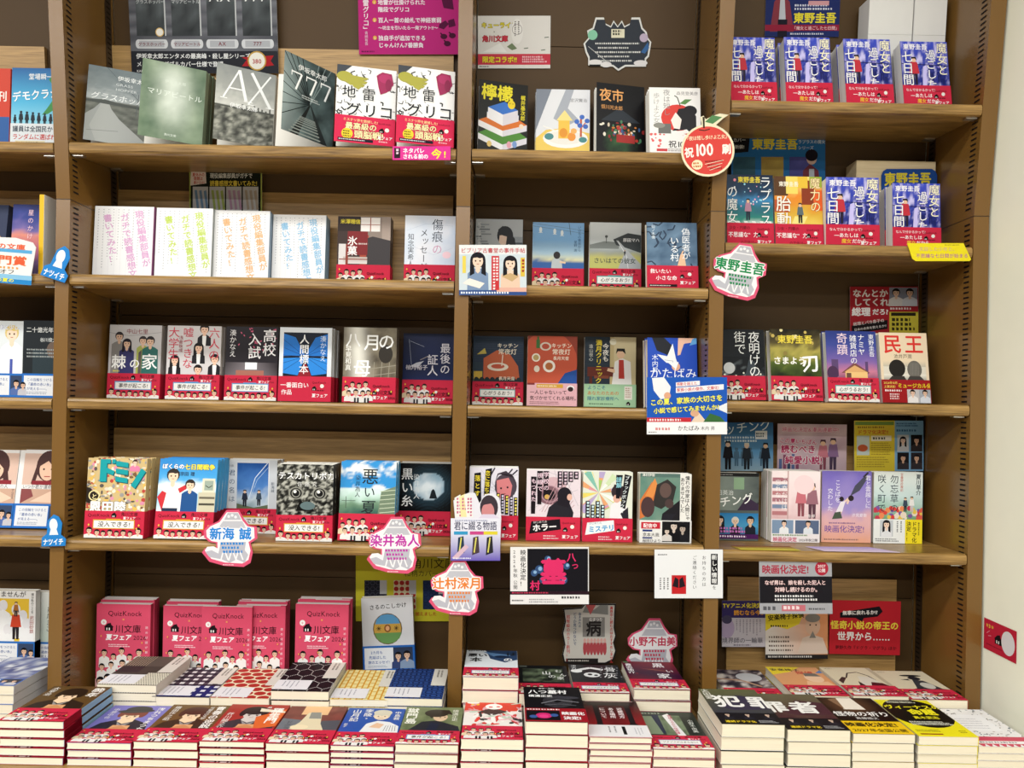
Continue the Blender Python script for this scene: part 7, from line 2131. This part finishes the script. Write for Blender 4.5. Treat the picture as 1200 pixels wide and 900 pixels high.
a.ell(56, 38, 9, 11, 'dcb8a0').ell(56, 47, 9, 5, '8a8680').poly([(38, 6), (44, 24), (56, 28), (68, 24), (74, 8), (74, 6)], 'e4cfc0').poly([(52, 24), (56, 32), (60, 24)], '8a8680').dots([(53, 39), (60, 39)], 1, '3a2c28').dashes(4, 8, 34, 28, 4, '6a5a50', 2.2, seed=4).rect(0, 0, 74, 5, '2a2626').dashes(3, 1, 70, 4, 1, 'e6e2de', 2)
card('display_card', a, 897, 717, 970, 772, YQ - .003, 'orange portrait card with yellow speech burst on the oak board', 'sign')
a = Art(83, 62, 'bf2430')
a.poly([(12, 48), (58, 56), (62, 50), (56, 44), (40, 42), (38, 38), (30, 42), (12, 42)], '17131a').T('無事に戻れるか!?', 15, 45.4, 5.4, 'f6f2f0', .05, rot=.04).T('怪奇小説の帝王の', 1, 30, 10, 'f0dc4a', .05).T('世界から……', 9, 17, 10.4, 'f6f2f0', .05).T('夢野久作『ドグラ・マグラ』ほか', 7, 6, 4.8, '3a1014', .02)
card('display_card', a, 972, 704, 1055, 767, YQ - .002, 'red card with yellow and white lettering, rightmost on the oak board', 'sign', rot=.02, edge='bf2430')
# sticker on the cream wall
a = Art(85, 56, 'c8263f'); a.T('第', 6, 42, 6, 'f0c84a', .02).T('3', 13, 41, 9, 'f4e04a', .05).T('弾', 20, 42, 6, 'f0c84a', .02); house(a, 30, 18, 18, '1a1216'); a.ell(64, 28, 17, 21, 'ece8ea', 24)
a.dashes(8, 9, 60, 13, 1, '7a1426', 2).line([(8, 30), (16, 36)], 1, 'e8a0b0').line([(12, 26), (20, 28)], 1, 'e8a0b0')
v_ = [(-y * 0.001, (x - 42.5) * -0.00105, (z - 28) * 0.001) for x, y, z in a.v]
o = bpy.data.objects.new('wall_sticker', art_mesh('wall_sticker', [(-.0009 - abs(x), y, z) for x, y, z in v_], a.f, a.c, M_MATTE)); COL.objects.link(o)
ys = DIST * 0 + (XW * FPX / (1177 - VPX) - DIST)
o.location = (XW, ys, at(1177, 750, ys).z)
tag(o, 'red sticker with white oval on the cream wall', 'sticker')
# far left bay
a = Art(64, 80, 'ecebe8', shape=[(2, 0), (60, 0), (64, 66), (60, 74), (40, 80), (8, 78), (0, 70)])
a.rect(0, 0, 62, 14, '2a86c8').rect(0, 8, 62, 16, '8ac0e0').T('夏の文庫', 8, 60, 11, 'e0603a', .05).rect(2, 54, 60, 60, '5aa8d8').T('部門賞', 4, 34, 17, 'e0603a', .05, 'f4e4d0', .06).dashes(8, 24, 56, 31, 1, 'e0a060', 4).T('ノンオフ', 6, 17, 9, '4a4a4a', .02).T('この夏の', 14, 3, 7, 'f0e83c', .04)
card('shelf_sign', a, -24, 278, 41, 332, edgeY('F', 2, .004), 'orange-lettered white and blue sign at the left picture edge', 'sign', rot=.08)
NAT = [(0, 0), (58, 0), (60, 12), (48, 20), (52, 40), (44, 52), (32, 56), (18, 46), (14, 22), (2, 16)]
def natu():
    a = Art(60, 56, '2a84cf', shape=NAT)
    a.ell(31, 38, 10, 11, 'eef2f4').poly([(24, 30), (20, 20), (42, 20), (38, 30)], 'eef2f4').T('ナツイチ', 4, 3, 12.5, 'f6f8fa', .05)
    return a
card('shelf_sign', natu(), 53, 287, 84, 328, edgeY('F', 2, .007), 'small blue cut-out sign with white lettering on the upright, upper one', 'sign', 'blue cut-out signs', rot=.32, edge='2a84cf')
card('shelf_sign', natu(), 48, 603, 77, 640, edgeY('F', 4, .007), 'small blue cut-out sign with white lettering on the upright, lower one', 'sign', 'blue cut-out signs', rot=-.03, edge='2a84cf')
a = Art(12, 84, 'e0b428'); a.vdashes(3, 6, 8, 80, 1, '7a5a1a', 2.4)
yb = Book(Art(105, 148, 'e0b428'), None, 8, 'e0b428')
# yellow paperback seen edge on, beside the upright
p = at(63.5, 300, .06)
yb.make(Matrix.Translation((p.x, .012, shelf_z('F', 2, .02) + .0006)) @ Matrix.Rotation(-math.pi / 2, 4, 'Z') @ Matrix.Translation((-.0525, 0, 0)), 'yellow book standing edge-on against the far left upright', 'books on the far left second shelf')
# bagged books on the ledge at lower left
def bagged(u0, v0, u1, v1, Y, c1, c2, label, n, t):
    a = Art(105, 148, c1)
    a.grid(0, 0, 105, 148, 14, 18, lambda u, v: ramp(fbm(u * 3, v * 4, len(label)), (.3, c1), (.48, c2), (.6, '2f3a78'), (.75, 'e8e9ec')))
    a.rect(0, 0, 105, 34, '3a62b0').rect(4, 6, 62, 30, 'e8ecf0').dashes(8, 9, 58, 28, 3, '6a7a9a', 3).rect(66, 4, 102, 32, '2a3244').person(74, 4, 24, '17141a', '5a74b0').person(92, 4, 24, '17141a', 'c8c8d0')
    flat_stack(u0, v0, u1, v1, Y, Book(a, None, t, mat=M_GLOSS), label, grp='film-wrapped books at lower left')
bagged(-52, 800, 16, 806, -.058, 'c9cbd2', '6a74a4', 'film-wrapped pale blue book behind the brown-covered stack', None, 16)
